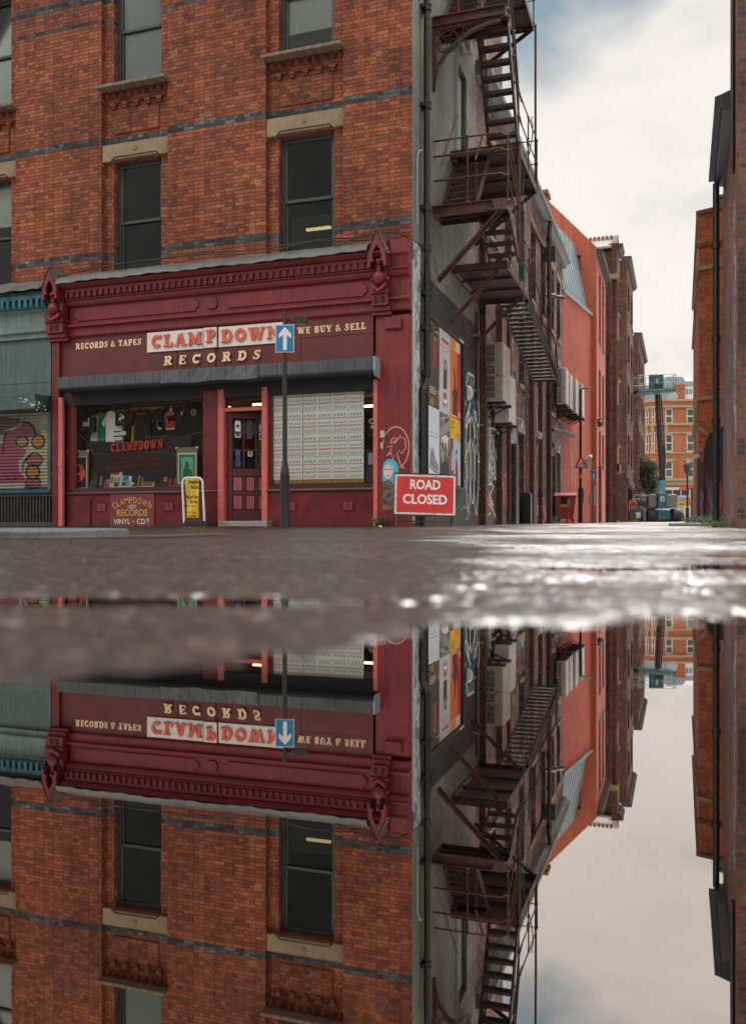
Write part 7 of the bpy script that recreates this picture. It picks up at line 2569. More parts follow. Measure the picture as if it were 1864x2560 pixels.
gable_col(-9.0, wxa - 0.0)
gable_col(wxb, gx)
mb.quad((wxa, gy, -0.2), (wxb, gy, -0.2), (wxb, gy, wza), (wxa, gy, wza))
gable_col(wxa, wxb, wzb)
for (p, q) in (((wxa, wza), (wxa, wzb)), ((wxa, wzb), (wxb, wzb)), ((wxb, wzb), (wxb, wza)), ((wxb, wza), (wxa, wza))):
    mb.quad((p[0], gy, p[1]), (q[0], gy, q[1]), (q[0], gy + 0.3, q[1]), (p[0], gy + 0.3, p[1]))
mb.build('gable_wall', M_REND, og)
glaze(og, Matrix.Translation((0, gy, 0)), (wxa, wxb, wza, wzb), 0.2, K(40, 44, 46), P('bright_pane', (0.55, 0.6, 0.62), 0.1))
gq = PX(1512, HY, gx)
M_s = frame((gx, gy, 0), math.pi / 2)
Ls = gq.y - gy
ops = []
for z0_, z1_ in ((gz1 - 3.7, gz1 - 0.7), (gz1 - 6.9, gz1 - 4.9), (gz1 - 9.0, gz1 - 7.6)):
    for f0, f1 in ((0.25, 0.45), (0.62, 0.82)):
        ops.append((Ls * f0, Ls * f1, z0_, z1_))
dr = (Ls * 0.2, Ls * 0.55, 0.4, 3.0)
mb = MB(M_s)
mb.wall(0, Ls, -0.2, gz1 - 0.31, 0.0, ops + [dr], 0.25)
mb.M = Matrix.Identity(4)
mb.quad((gx, gy, gz1 - 0.31), (gx, gy + 0.06, gz1 - 0.31), (gx, gy + 0.06, gz1), (gx, gy, gz1))
mb.build('side_wall', M_RENDR, og)
for o_ in ops:
    glaze(og, M_s, o_, 0.12, K(150, 120, 100), None, sill=M_SILL)
mb = MB(M_s)
mb.box((dr[0], 0.2, dr[2]), (dr[1], 0.24, dr[3]))
mb.build('door', M_DARK, og)
mb = MB()
mb.prism([(gx + 0.26, gz1 - 0.30), (gx + 0.26, gz1 - 0.16), (gx + 0.02, gz1 - 0.05), (gx - 3, gz1 - 0.10 + sl * -3), (gx - 3, gz1 - 0.3 + sl * -3), (gx + .01, gz1 - 0.30)], gy + 0.06, gq.y + 0.05)
mb.build('roof', P('dark_tiles', (0.06, 0.055, 0.05), 0.8, var=0.4), og)
mb = MB()
cpt = PY(1354, 500, gy + 1.5)
cpx, cpz = cpt.x, cpt.z
mb.box((cpx - 0.35, gy + 1.2, cpz - 2.5), (cpx + 0.25, gy + 2.0, cpz + 0.15))
mb.box((cpx - 0.42, gy + 1.13, cpz + 0.15), (cpx + 0.32, gy + 2.07, cpz + 0.32))
mb.build('chimney', M_BRICK_OR, og)

# dark brick buildings farther down the left side
def tower(name, label, uc, k, u0, vtop, ufar, mat, nwin, floors, cat='building', bay=None, fh=3.4):
    """front face towards us ending at column uc (depth k), flank running on to column ufar"""
    p = PD(uc, HY, k)
    zt = CAM.z + (HY - vtop) / F * k
    q0 = PD(u0, HY, k * 1.0)
    far = PX(ufar, HY, p.x)
    t = thing(name, label, cat, (p.x - 3, p.y + 2, 0))
    fl = far.y - p.y
    mb = MB()
    mb.wall(p.x - 9, p.x, -0.2, zt, p.y)
    M2 = frame((p.x, p.y, 0), math.pi / 2)
    ops = []
    for fi in range(floors):
        z1_ = zt - 1.0 - fi * fh
        z0_ = z1_ - fh * 0.62
        if z0_ < 3.2:
            break
        for i in range(nwin):
            a = fl * (i + 0.18) / nwin
            ops.append((a, a + fl * 0.64 / nwin, z0_, z1_))
    shop_ = (fl * 0.08, fl * 0.92, 0.6, 3.0)
    mb.M = M2
    mb.wall(0, fl, -0.2, zt, 0.0, ops + [shop_], 0.35)
    mb.M = Matrix.Identity(4)
    mb.quad((p.x, far.y, -.2), (p.x - 9, far.y, -.2), (p.x - 9, far.y, zt), (p.x, far.y, zt))
    mb.build('wall', mat, t)
    for o_ in ops:
        glaze(t, M2, o_, 0.15, K(40, 62, 62), None, 1, 0.08, M_SILL, 1)
    mb = MB(M2)
    mb.box((shop_[0], 0.2, shop_[2]), (shop_[1], 0.26, shop_[3]))
    x = shop_[0]
    while x < shop_[1]:
        mb.box((x, 0.1, shop_[2]), (x + 0.12, 0.2, shop_[3]))
        x += (shop_[1] - shop_[0]) / 4.01
    mb.build('shop_window', M_DARK, t)
    mb = MB(M2)
    mb.prism([(0.0, zt), (-0.12, zt), (-0.3, zt + 0.2), (-0.3, zt + 0.32), (0.4, zt + 0.36), (0.4, zt)], -0.02, fl, axis='yz')
    mb.build('cornice', P('dark_cornice', (0.06, 0.05, 0.045), 0.8, var=0.3), t)
    mb = MB(M2)
    mb.box((0, -0.12, 3.1), (fl, -0.002, 3.5))
    mb.build('shop_cornice', M_DARK, t)
    mb = MB()
    mb.quad((p.x, p.y, zt + 0.1), (p.x, far.y, zt + 0.1), (p.x - 9, far.y, zt + 0.1), (p.x - 9, p.y, zt + 0.1))
    mb.build('roof', M_DARK, t)
    return t, p, zt, far


t3, p3, zt3, far3 = tower('brick_building', 'dark brick building with a slated crest and rusty pipe behind the orange gable', 1541, 46.0, 1505, 625, 1546, M_BRICK_DK, 1, 4)
xa = p3.x - 9
for i in range(30):
    x = p3.x - 0.35 - i * 0.21
    mb = MB()
    mb.lathe([(0.085, 0), (0.095, 0.14), (0.06, 0.24)], (x, p3.y + 0.85, zt3 + 0.80), 8)
    mb.build('ridge_tile', P('ridge_clay', (0.23, 0.14, 0.09), 0.8, var=0.3) if 'ridge_clay' not in bpy.data.materials else bpy.data.materials['ridge_clay'], t3)
mb = MB()
mb.prism([(p3.y - 0.16, zt3 + 0.10), (p3.y - 0.16, zt3 + 0.20), (p3.y + 0.85, zt3 + 0.86), (p3.y + 1.8, zt3 + 0.15)], xa, p3.x - 0.26, axis='yz')
mb.build('slate_crest', P('crest_slate', (0.26, 0.255, 0.24), 0.8, var=0.4, scale=9), t3)
mb = MB()
mb.prism([(p3.y - 0.22, zt3 - 1.25), (p3.y - 0.22, zt3 + 0.30), (p3.y + 0.85, zt3 + 1.02), (p3.y + 1.9, zt3 + 0.2), (p3.y + 1.9, zt3 - 1.25)], p3.x - 0.25, p3.x + 0.02, axis='yz')
mb.build('gable_parapet', M_BRICK_DK, t3)
mb = MB()
mb.box((p3.x - 0.55, p3.y - 0.26, zt3 - 1.5), (p3.x + 0.04, p3.y - 0.005, zt3 - 1.26))
mb.build('kneeler_stone', M_STONE, t3)
mb = MB()
mb.tube([(p3.x - 0.3, p3.y - 0.1, 0.3), (p3.x - 0.3, p3.y - 0.1, zt3 - 1.5)], 0.09, 8)
mb.build('rain_pipe', M_RUST, t3)
tower('brick_building', 'dark brick building with tall teal framed windows on its alley flank', 1566, 59.0, 1540, 653, 1581, M_BRICK_DK, 2, 4)
tower('brick_building', 'lowest of the dark brick buildings on the left, at the far end of the alley', 1595, 76.0, 1575, 841, 1610, M_BRICK_DK, 3, 3)

# ------------------------------------------------------------------ right side of the alley
nr = thing('brick_building', 'weathered brown brick building at the right edge of the picture with overhanging black eaves', 'building', (7, 1, 0))
RXW = 4.92
ny0 = -1.95
ny1 = -0.80
ny2 = 2.25
HN = 13.5
mb = MB()
mb.wall(RXW, RXW + 8, -0.3, HN, ny0)
Mn = frame((RXW, ny2, 0), -math.pi / 2)
Ln = ny2 - ny0
mb.M = Mn
mb.wall(ny2 - ny1, Ln, -0.3, HN, 0.0)
mb.wall(0, ny2 - ny1, -0.3, 6.15, 0.0)
mb.M = Matrix.Identity(4)
mb.quad((RXW, ny2, -0.3), (RXW + 8, ny2, -0.3), (RXW + 8, ny2, 6.15), (RXW, ny2, 6.15))
mb.quad((RXW, ny1, 6.15), (RXW + 8, ny1, 6.15), (RXW + 8, ny1, HN), (RXW, ny1, HN))
mb.build('wall', M_BRICK_NR, nr)
mb = MB()
mb.prism([(RXW + 0.02, 6.0), (RXW - 0.14, 6.02), (RXW - 0.15, 6.11), (RXW - 0.235, 6.11), (RXW - 0.235, 6.22), (RXW - 0.16, 6.24), (RXW + 3, 7.4), (RXW + 3, 6.0)], ny1 + 0.02, ny2 - 0.02)
mb.build('eaves', P('black_eaves', (0.018, 0.018, 0.02), 0.5, var=0.3), nr)
rp_ = thing('drain_pipe', 'black rain pipe hanging from the eaves of the weathered brown building on the right', 'drain pipe', (RXW - 0.12, ny2 - 0.2, 0.2))
pyy = PX(1790, HY, RXW - 0.12).y
mb = MB()
mb.cyl((RXW - 0.12, ny2 - 0.15, 0.1), (RXW - 0.12, ny2 - 0.15, 6.02), 0.055, n=12)
mb.build('pipe', M_BLACK, rp_)
for z in (0.9, 1.9, 3.3, 4.9):
    mb = MB()
    mb.cyl((RXW - 0.12, ny2 - 0.15, z), (RXW - 0.12, ny2 - 0.15, z + 0.1), 0.075, n=12)
    mb.build('collar', M_BLACK, rp_)
mb = MB()
mb.tube([(RXW - 0.03, ny0 + 0.62, 4.9), (RXW - 0.03, ny0 + 0.6, 7.0), (RXW - 0.03, ny0 + 0.75, 9.2), (RXW - 0.03, ny0 + 0.8, 13)], 0.03, 6)
tag(mb.build('cable', M_BLACK), 'thick black cable clipped up the near corner of the weathered brown building', 'cable')
r_ = random.Random(31)
mb = MB(Mn)
for i in range(26):
    s = Ln - r_.uniform(0.35, 0.75)
    z = r_.uniform(1.0, 4.2)
    ribbon(mb, [(s + 0.10 * math.sin(j * 0.9 + i), z + j * 0.05) for j in range(8)], 0.025, -0.003 - 0.0003 * i, 0.0)
mb.build('graffiti', G_L, nr)
mb = MB(Mn)
for i in range(6):
    s = 0.6 + i * 0.4
    ribbon(mb, [(s + 0.12 * math.sin(j * 0.8 + i), 1.4 + j * 0.2) for j in range(9)], 0.05, -0.003 - 0.0003 * i, 0.0)
mb.build('graffiti', G_V, nr)

r3 = thing('brick_building', 'ochre red brick building with arched mural doorway beyond the black rain pipe on the right', 'building', (7, 13, 0))
cpt = PD(1745, HY, 24.0)
cx3, cy3 = cpt.x, cpt.y
zt3_ = CAM.z + (HY - 538) / F * 24
dirn = Vector((0.922, -0.387, 0)).normalized()
pe = Vector((cx3, cy3, 0)) + dirn * 4.5
M3, L3 = wallframe((cx3, cy3), (pe.x, pe.y))
mb = MB(M3)
arch_c, arch_r, spring = 0.64, 0.50, 2.28
# face with an arched opening made of strips
xs = [arch_c - arch_r + 2 * arch_r * i / 16 for i in range(17)]
mb.wall(0, arch_c - arch_r, -0.2, zt3_, 0.0)
mb.wall(arch_c + arch_r, L3, -0.2, zt3_, 0.0)
for a, b in zip(xs, xs[1:]):
    za_ = spring + math.sqrt(max(0, arch_r ** 2 - (a - arch_c) ** 2))
    zb_ = spring + math.sqrt(max(0, arch_r ** 2 - (b - arch_c) ** 2))
    mb.quad((a, 0, za_), (b, 0, zb_), (b, 0, zt3_), (a, 0, zt3_))
    mb.quad((a, 0, za_), (a, 0.3, za_), (b, 0.3, zb_), (b, 0, zb_))
Mf3 = frame((cx3, cy3 + 11.0, 0), -math.pi / 2)
mb.M = Mf3
mb.wall(0, 11.0, -0.2, zt3_, 0.0)
mb.M = Matrix.Identity(4)
mb.quad((cx3, cy3 + 11, -.2), (cx3 + 7, cy3 + 11, -.2), (cx3 + 7, cy3 + 11, zt3_), (cx3, cy3 + 11, zt3_))
mb.quad((pe.x, pe.y, -.2), (pe.x + 5, pe.y + 5, -.2), (pe.x + 5, pe.y + 5, zt3_), (pe.x, pe.y, zt3_))
mb.build('wall', M_BRICK_OR, r3)
for v in (668, 992, 538 - 10, 610):
    z = CAM.z + (HY - v) / F * 24
    mb = MB(M3)
    mb.box((-0.05, -0.06, z - 0.10), (L3, -0.002, z))
    mb.build('stone_band', M_STONE if v > 650 else M_BRICKTRIM, r3)
mb = MB(M3)
mb.box((-0.02, -0.05, 2.17), (0.137, -0.002, 2.28))
for a in (40, 90, 140):
    t = math.radians(a)
    p = [(arch_c + r_ * math.cos(t + s), spring + r_ * math.sin(t + s)) for r_, s in ((arch_r + .02, -.07), (arch_r + 0.34, -.05), (arch_r + 0.34, .05), (arch_r + 0.02, .07))]
    mb.prism(p[::-1], -0.03, -0.002)
mb.build('stone_dressing', M_STONE, r3)
for v in (668, 992, 528):
    z = CAM.z + (HY - v) / F * 24
    mb = MB(Mf3)
    mb.box((0, -0.06, z - 0.10), (10.94, -0.002, z))
    mb.build('stone_band', M_STONE, r3)
mb = MB(M3)
mb.box((0.36, 0.25, zt3_ - 0.3), (0.60, 0.6, zt3_ + 0.42))
mb.box((0.33, 0.2, zt3_ + 0.42), (0.63, 0.65, zt3_ + 0.48))
mb.build('chimney', P('grey_chimney', (0.17, 0.15, 0.125), 0.85, var=0.3), r3)
mb = MB()
mb.add([(cx3, cy3, zt3_ + .05), (pe.x, pe.y, zt3_ + .05), (pe.x + 5, pe.y + 5, zt3_ + .05), (cx3 + 7, cy3 + 11, zt3_ + .05), (cx3, cy3 + 11, zt3_ + .05)], [(0, 1, 2, 3, 4)])
mb.build('roof', M_DARK, r3)
# painted boarding in the arch and along the wall foot
mu = thing('mural_boarding', 'boarding painted with red teal and violet streaks closing the arched doorway', 'boarding', (cx3 + 1.2, cy3 - 1.1, 0.3))
mb = MB(M3)
mb.box((arch_c - arch_r, 0.12, 0.0), (arch_c + arch_r, 0.16, spring))
mb.prism([(arch_c + arch_r * math.cos(t), spring + arch_r * math.sin(t)) for t in [math.pi * i / 14 for i in range(15)]], 0.12, 0.16)
mb.build('dark_board', P('charcoal_board', (0.03, 0.034, 0.04), 0.6, var=0.4, scale=3), mu)
mb = MB(M3)
mb.box((0.04, -0.03, 0.0), (arch_c - arch_r - 0.004, -0.004, 1.9))
mb.box((-0.03, -0.06, 0.0), (0.036, -0.003, 2.0), 1)
mb.build('side_board', [P('dark_board', (0.05, 0.05, 0.06), 0.6, var=0.4), P('brown_post', (0.13, 0.05, 0.035), 0.7)], mu)
cols_ = [K(40, 120, 130), K(176, 60, 56), K(120, 70, 60), K(40, 110, 110), K(70, 76, 92), K(120, 120, 168), K(150, 60, 84), K(110, 110, 150), K(200, 150, 60)]
r_ = random.Random(8)
for i in range(24):
    mb = MB(M3)
    s = 0.06 + i * 0.043
    top_ = 1.35 + 0.6 * i / 24 + r_.uniform(-.25, .25)
    lo_ = r_.uniform(0.15, 0.5)
    dpt = -0.032 if s < arch_c - arch_r else 0.118
    if abs(s - arch_c + arch_r) < 0.03:
        continue
    n = 7
    ribbon(mb, [(s + 0.02 * math.sin(j * 1.3 + i), lo_ + (top_ - lo_) * j / n) for j in range(n + 1)], [0.025, 0.04, 0.05, 0.055, 0.05, 0.04, 0.03, 0.012], dpt - 0.0006 * (i % 3), 0.001)
    mb.build('painted_streak', cols_[(i * 5) % 9], mu)
mb = MB(M3)
mb.ball((-0.02, -0.12, 2.02), 0.05, 1, 8)
mb.box((-0.08, -0.2, 2.0), (0.03, -0.02, 2.10), 1)
mb.build('camera_housing', [M_SK, K(196, 196, 192)], mu)


# ------------------------------------------------------------------ terracotta building closing the view
def E(X, Y, k=100.0):
    """local coordinates in the far close-up (5.53 px per photo px), about column 500 and ground row 2140"""
    s = k / F / 5.53
    return ((X - 500) * s, CAM.z + (HY - 920 - Y / 5.53) * k / F)


Me = frame((PD(1560 + 500 / 5.53, HY, 100.0).x, PD(1560 + 500 / 5.53, HY, 100.0).y, 0), PSI)
eb = thing('corner_building', 'orange terracotta corner building with white windows and grey slate roof closing the alley', 'building', PD(1650, HY, 104))
faces = [(-260, 8.5), (60, 6.0), (240, 3.2), (390, 1.0), (530, 0.0), (1500, 0.0)]
pts = [Vector((E(X, 0)[0], dpt, 0)) for X, dpt in faces]
zpar = E(0, 455)[1]
zg = 0.5
WIN = {2: [(245 - 5, 275)], 3: [(338, 374), (404, 440)], 4: [(565, 666), (858, 960), (1150, 1250)]}
LEV = [(1285, 1510), (915, 1155), (562, 765)]
mb = MB()
allw = []
for i in range(5):
    a, b = pts[i], pts[i + 1]
    ang = math.atan2(b.y - a.y, b.x - a.x)
    M4 = Me @ frame(a, ang)
    L4 = (b - a).length
    ops = []
    for (xa, xb) in WIN.get(i, [(faces[i][0] + 100, faces[i][0] + 190)]):
        f0, f1 = (xa - faces[i][0]) / (faces[i + 1][0] - faces[i][0]), (xb - faces[i][0]) / (faces[i + 1][0] - faces[i][0])
        for (ya_, yb_) in LEV:
            ops.append((f0 * L4, f1 * L4, E(0, yb_)[1], E(0, ya_)[1]))
    mb.M = M4
    mb.wall(0, L4, zg - 0.7, zpar, 0.0, ops, 0.18)
    allw.append((M4, L4, ops))
mb.build('wall', M_BRICK_TC, eb)
M_WF = P('white_window_frame', (0.78, 0.77, 0.74), 0.4, var=0.04)
M_CURT = [P('dark_glass_curtain', (0.04, 0.075, 0.07), 0.25, var=0.5, scale=2), P('teal_curtain', (0.05, 0.12, 0.10), 0.4, var=0.4, scale=4)]
kx = 0
M_PSAND = P('pale_sandstone', (0.42, 0.32, 0.19), 0.8, var=0.2)
for M4, L4, ops in allw:
    for o_ in ops:
        glaze(eb, M4, o_, 0.05, M_WF, M_CURT[kx % 2], 1, 0.10)
        kx += 1
    mb = MB(M4)
    for ya_, yb_, dp_ in ((760, 792, -0.22), (885, 905, -0.10), (1165, 1185, -0.08), (1525, 1560, -0.30), (520, 545, -0.25), (430, 458, -0.12)):
        mb = MB(M4)
        mb.box((0.003, dp_, E(0, yb_)[1]), (L4 - 0.003, -0.002, E(0, ya_)[1]))
        mb.build('stone_band', M_PSAND, eb)
    mb = MB(M4)
    mb.box((0.003, -0.10, E(0, 1620)[1]), (L4 - 0.003, -0.002, E(0, 1561)[1]))
    for o_ in ops:
        mb.box((o_[0] - 0.15, -0.09, o_[3] + 0.002), (o_[1] + 0.15, -0.003, o_[3] + 0.28))
        mb.box((o_[0] - 0.12, -0.12, o_[2] - 0.20), (o_[1] + 0.12, -0.003, o_[2] - 0.002))
    mb.build('stone_dressing', M_PSAND, eb)
    for x in (0.35, L4 - 0.35):
        mb = MB(M4)
        mb.prism([(-0.005, E(0, 910)[1]), (-0.10, E(0, 900)[1]), (-0.14, E(0, 840)[1]), (-0.20, E(0, 800)[1]), (-0.20, E(0, 793)[1]), (-0.005, E(0, 793)[1])], x - 0.16, x + 0.16, axis='yz')
        mb.build('console', M_PSAND, eb)
    mb = MB(M4)
    x = 0.3
    mb.box((0.1, -0.03, zg), (L4 - 0.1, -0.002, E(0, 1660)[1]))
    mb.build('shop_window', P('far_shop_glass', (0.05, 0.05, 0.055), 0.2, var=0.5, scale=1.0) if 'far_shop_glass' not in bpy.data.materials else bpy.data.materials['far_shop_glass'], eb)
mb = MB(Me)
xq = [E(X, 0)[0] for X in (225, 480, 850, 1500)]
zr_ = [E(0, Y)[1] for Y in (250, 120, -5, -5)]
base = [(p.x, p.y + 0.3, zpar) for p in pts]
ridge = [(xq[0] + 2, 9, E(0, 330)[1]), (xq[0] + 3.0, 8, E(0, 260)[1]), (xq[1], 7, E(0, 130)[1]), (xq[1] + .5, 6, E(0, 120)[1]), (xq[2], 6, zr_[2]), (xq[3], 6, zr_[3])]
for i in range(5):
    mb.quad(base[i], base[i + 1], ridge[i + 1], ridge[i])
mb.build('slate_roof', P('blue_grey_slate', (0.10, 0.122, 0.14), 0.95, var=0.2, scale=3, spec=0.1), eb)
mb = MB(Me)
a, b = E(708, 430), E(836, 225)
mb.box((a[0], 0.05, zpar - 0.3), (b[0], 1.0, b[1] - 0.15))
mb.box((a[0] - 0.08, -0.03, b[1] - 0.55), (b[0] + 0.08, 1.08, b[1] - 0.4))
mb.box((a[0] - 0.05, 0.0, b[1] - 0.15), (b[0] + 0.05, 1.05, b[1]))
mb.build('chimney', M_BRICK_TC, eb)
a, b = E(845, 425), E(960, 255)
fr_ = MB(Me)
fr_.box((a[0], 0.35, a[1]), (b[0], 1.6, b[1]))
dm = fr_.build('dormer', M_WF, eb)
for q0, q1 in ((0.10, 0.45), (0.55, 0.9)):
    mb = MB(Me)
    w_ = b[0] - a[0]
    mb.box((a[0] + w_ * q0, 0.33, a[1] + 0.55), (a[0] + w_ * q1, 0.349, b[1] - 0.2))
    mb.build('pane', K(120, 150, 170, 0.2), dm)
mb = MB(Me)
a = E(660, 395)
mb.lathe([(0.02, 0), (0.42, 0.05), (0.60, 0.22)], (0, 0, 0), 18)
for i in range(len(mb.v)):
    p = Me.inverted() @ mb.v[i]
    mb.v[i] = Me @ Vector((a[0] + p.x, 0.2 - p.z, a[1] + p.y))
mb.build('satellite_dish', K(170, 176, 178), eb)
mb = MB(Me)
for X, Y in ((905, 115),):
    a = E(X, Y)
    mb.add([(a[0] - .3, 1.5, a[1] + .2), (a[0] + .8, 1.5, a[1] + .2), (a[0] + .8, 1.2, a[1] - .35), (a[0] - .1, 1.2, a[1] - .35)], [(0, 1, 2, 3)])
mb.build('skylight', M_WF, eb)

# bus passing in front of it
k = 88.0
bs = thing('bus', 'white and orange single deck bus crossing beyond the end of the alley', 'bus', PD(1655, 1304, k))
Mbus = frame((PD(1650, HY, k).x, PD(1650, HY, k).y, 0), PSI)


def B(X, Y):
    s = k / F / 5.53
    return ((X - 498) * s, CAM.z + (HY - 920 - Y / 5.53) * k / F)


mb = MB(Mbus)
a, b = B(60, 2090), B(915, 1650)
x2, x3 = B(755, 0)[0], B(870, 0)[0]
zr1 = B(0, 1682)[1]
mb.box((a[0], 0, a[1]), (x2, 2.4, b[1] - 0.25))
mb.box((x2, 0.0, a[1]), (b[0], 2.4, b[1] - 0.25))
mb.build('body', P('bus_white', (0.62, 0.62, 0.60), 0.4, var=0.05), bs, bevel=0.08, seg=2)
mb = MB(Mbus)
mb.box((a[0], -0.02, b[1] - 0.24), (x2, 2.42, b[1]), 0)
mb.box((x2 + 0.004, -0.02, b[1] - 0.24), (x3, 2.42, b[1]), 1)
mb.box((x3 + 0.004, -0.02, b[1] - 0.24), (b[0], 2.42, b[1]), 2)
mb.build('roof_band', [P('bus_roof_white', (0.75, 0.77, 0.78), 0.4, var=0.04), K(226, 106, 44), K(196, 44, 52)], bs)
for i in range(7):
    X0 = 80 + i * 118
    p0, p1 = B(X0, 1760), B(X0 + 100, 1692)
    mb = MB(Mbus)
    mb.box((p0[0], -0.03, p0[1]), (p1[0], -0.004, p1[1]))
    mb.build('window', P('bus_window', (0.03, 0.03, 0.034), 0.12, var=0.5, scale=0.6) if 'bus_window' not in bpy.data.materials else bpy.data.materials['bus_window'], bs)
mb = MB(Mbus)
p0, p1 = B(820, 1900), B(915, 1790)
mb.box((p0[0], -0.03, p0[1]), (p1[0], -0.006, p1[1]))
mb.build('orange_panel', K(214, 96, 44), bs)
for X in (250, 760):
    c_ = B(X, 2070)
    mb = MB(Mbus)
    mb.cyl((c_[0], -0.05, c_[1] + 0.1), (c_[0], 0.3, c_[1] + 0.1), 0.48, n=18)
    mb.build('wheel', M_BLACK, bs)

# boom lift
k = 65.0
Ml = frame((PD(1650.4, HY, k).x, PD(1650.4, HY, k).y, 0), PSI)
s5 = k / F / 5.53


def Q(X, Y):
    return ((X - 500) * s5, CAM.z + (HY - 920 - Y / 5.53) * k / F)


lf = thing('boom_lift', 'teal boom lift with raised dark boom and wide platform at the alley end', 'boom lift', PD(1650, 1305, k))
M_LT = P('teal_lift_paint', (0.010, 0.105, 0.14), 0.4, var=0.15, scale=3)
M_LG = P('grey_counterweight', (0.14, 0.135, 0.125), 0.35, var=0.2, scale=2, spec=0.6)
M_LB = P('light_blue_boom', (0.10, 0.26, 0.35), 0.4, var=0.15)
a, b = Q(405, 2098), Q(575, 1968)
mb = MB(Ml)
mb.box((a[0], -0.9, a[1]), (b[0], 1.2, b[1]))
for X0, X1 in ((348, 398), (582, 618)):
    p, q = Q(X0, 2095), Q(X1, 2020)
    mb.box((p[0], -0.7, p[1]), (q[0], 0.9, q[1]))
mb.build('chassis', M_LT, lf, bevel=0.03)
for X in (330, 668):
    for y in (-0.55, 1.6):
        p = Q(X, 2040)
        r_ = 0.47
        mb = MB(Ml)
        zc = gz(*(Ml @ Vector((0, 0, 0))).xy) + r_
        mb.cyl((p[0] - 0.30, y, zc), (p[0] + 0.30, y, zc), r_, n=20)
        mb.cyl((p[0] - 0.32, y, zc), (p[0] + 0.32, y, zc), r_ * 0.5, n=14)
        mb.build('wheel', P('lift_tyre', (0.022, 0.022, 0.024), 0.6) if 'lift_tyre' not in bpy.data.materials else bpy.data.materials['lift_tyre'], lf, bevel=0.05, seg=2)
mb = MB(Ml)
for X0, X1, lean in ((275, 398, 8), (517, 682, -10)):
    p, q = Q(X0, 1935), Q(X1, 1752)
    mb.prism([(p[0], p[1] + 0.12), (p[0] + 0.12, p[1]), (q[0] - 0.1, p[1]), (q[0], p[1] + 0.15), (q[0], q[1] - 0.1), (q[0] - 0.15, q[1]), (p[0] + 0.15, q[1]), (p[0], q[1] - 0.12)], -0.9, 1.3)
mb.build('counterweight', M_LG, lf, bevel=0.08, seg=3)
p, q = Q(398, 1940), Q(517, 1735)
mb = MB(Ml)
mb.box((p[0], -1.05, p[1]), (q[0], 1.0, q[1]))
tu = mb.build('turret', M_LT, lf, bevel=0.03)
p, q = Q(428, 1850), Q(485, 1785)
mb = MB(Ml)
mb.box((p[0], -1.065, p[1]), (q[0], -1.052, q[1]), 0)
c_ = ((p[0] + q[0]) / 2)
mb.prism([(c_ - 0.10, p[1] + 0.08), (c_ + 0.10, p[1] + 0.08), (c_ + 0.06, p[1] + 0.2), (c_, p[1] + 0.27), (c_ - 0.06, p[1] + 0.2)], -1.07, -1.066, 1)
mb.build('notice', [K(190, 200, 176), K(30, 60, 50)], tu)
# boom: pale knuckle at the foot, dark telescopic sections above
mb = MB(Ml)
f = [Q(X, Y) for X, Y in ((418, 1735), (520, 1735), (535, 1560), (455, 1560))]
mb.prism(f, -0.7, -0.15)
mb.box((Q(440, 0)[0], -0.72, Q(0, 1725)[1]), (Q(480, 0)[0], -0.705, Q(0, 1700)[1]), 1)
mb.build('boom_knuckle', [M_LB, K(214, 160, 60)], lf, bevel=0.02)
mb = MB(Ml)
f = [Q(X, Y) for X, Y in ((462, 1560), (530, 1560), (528, 1440), (515, 1300), (478, 850), (455, 378), (402, 378), (425, 850), (455, 1300), (465, 1440))]
mb.prism(f, -0.62, -0.22)
mb.build('boom', P('boom_black', (0.018, 0.018, 0.02), 0.45, var=0.3), lf, bevel=0.02)
mb = MB(Ml)
mb.tube([(*Q(540, 1400)[:1], -0.45, Q(0, 1400)[1]), (Q(512, 0)[0], -0.45, Q(0, 900)[1]), (Q(475, 0)[0], -0.45, Q(0, 385)[1])], 0.045, 6)
mb.tube([(Q(525, 0)[0], -0.5, Q(0, 1400)[1]), (Q(518, 0)[0], -0.5, Q(0, 1080)[1])], 0.09, 6)
mb.build('hydraulic_ram', M_BLACK, lf)
mb = MB(Ml)
p, q = Q(128, 372), Q(640, 316)
mb.add([(p[0], -1.1, p[1] - 0.02), (q[0], -1.1, p[1] + 0.10), (q[0], 0.2, p[1] + 0.10), (p[0], 0.2, p[1] - 0.02), (p[0], -1.1, q[1] - 0.06), (q[0], -1.1, q[1] + 0.06), (q[0], 0.2, q[1] + 0.06), (p[0], 0.2, q[1] - 0.06)],
       [(0, 3, 2, 1), (4, 5, 6, 7), (0, 1, 5, 4), (1, 2, 6, 5), (2, 3, 7, 6), (3, 0, 4, 7)])
pf = mb.build('platform', M_LT, lf)
mb = MB(Ml)
for i in range(14):
    X = 165 + i * 33
    c_ = Q(X, 345 - (X - 130) * 0.05)
    mb.box((c_[0], -1.108, c_[1] - 0.035), (c_[0] + 0.1, -1.102, c_[1] + 0.035))
mb.build('hazard_mark', K(176, 160, 96), pf)
mb = MB(Ml)
zb5 = q[1]
for yy in (-1.08, 0.16):
    for Y in (130, 235):
        mb.tube([(Q(125, 0)[0], yy, Q(0, Y + 10)[1]), (Q(640, 0)[0], yy, Q(0, Y - 12)[1])], 0.022, 6)
    for X in (128, 300, 475, 606, 640):
        mb.tube([(Q(X, 0)[0], yy, zb5), (Q(X, 0)[0], yy, Q(0, 125)[1])], 0.022, 6)
for X in (128, 640):
    for Y in (130, 235):
        mb.tube([(Q(X, 0)[0], -1.08, Q(0, Y)[1]), (Q(X, 0)[0], 0.16, Q(0, Y)[1])], 0.022, 6)
mb.build('guard_rail', P('pale_rail', (0.16, 0.30, 0.32), 0.4), pf)
p, q = Q(305, 318), Q(470, 118)
mb = MB(Ml)
mb.box((p[0], -1.06, p[1]), (q[0], -0.5, q[1]))
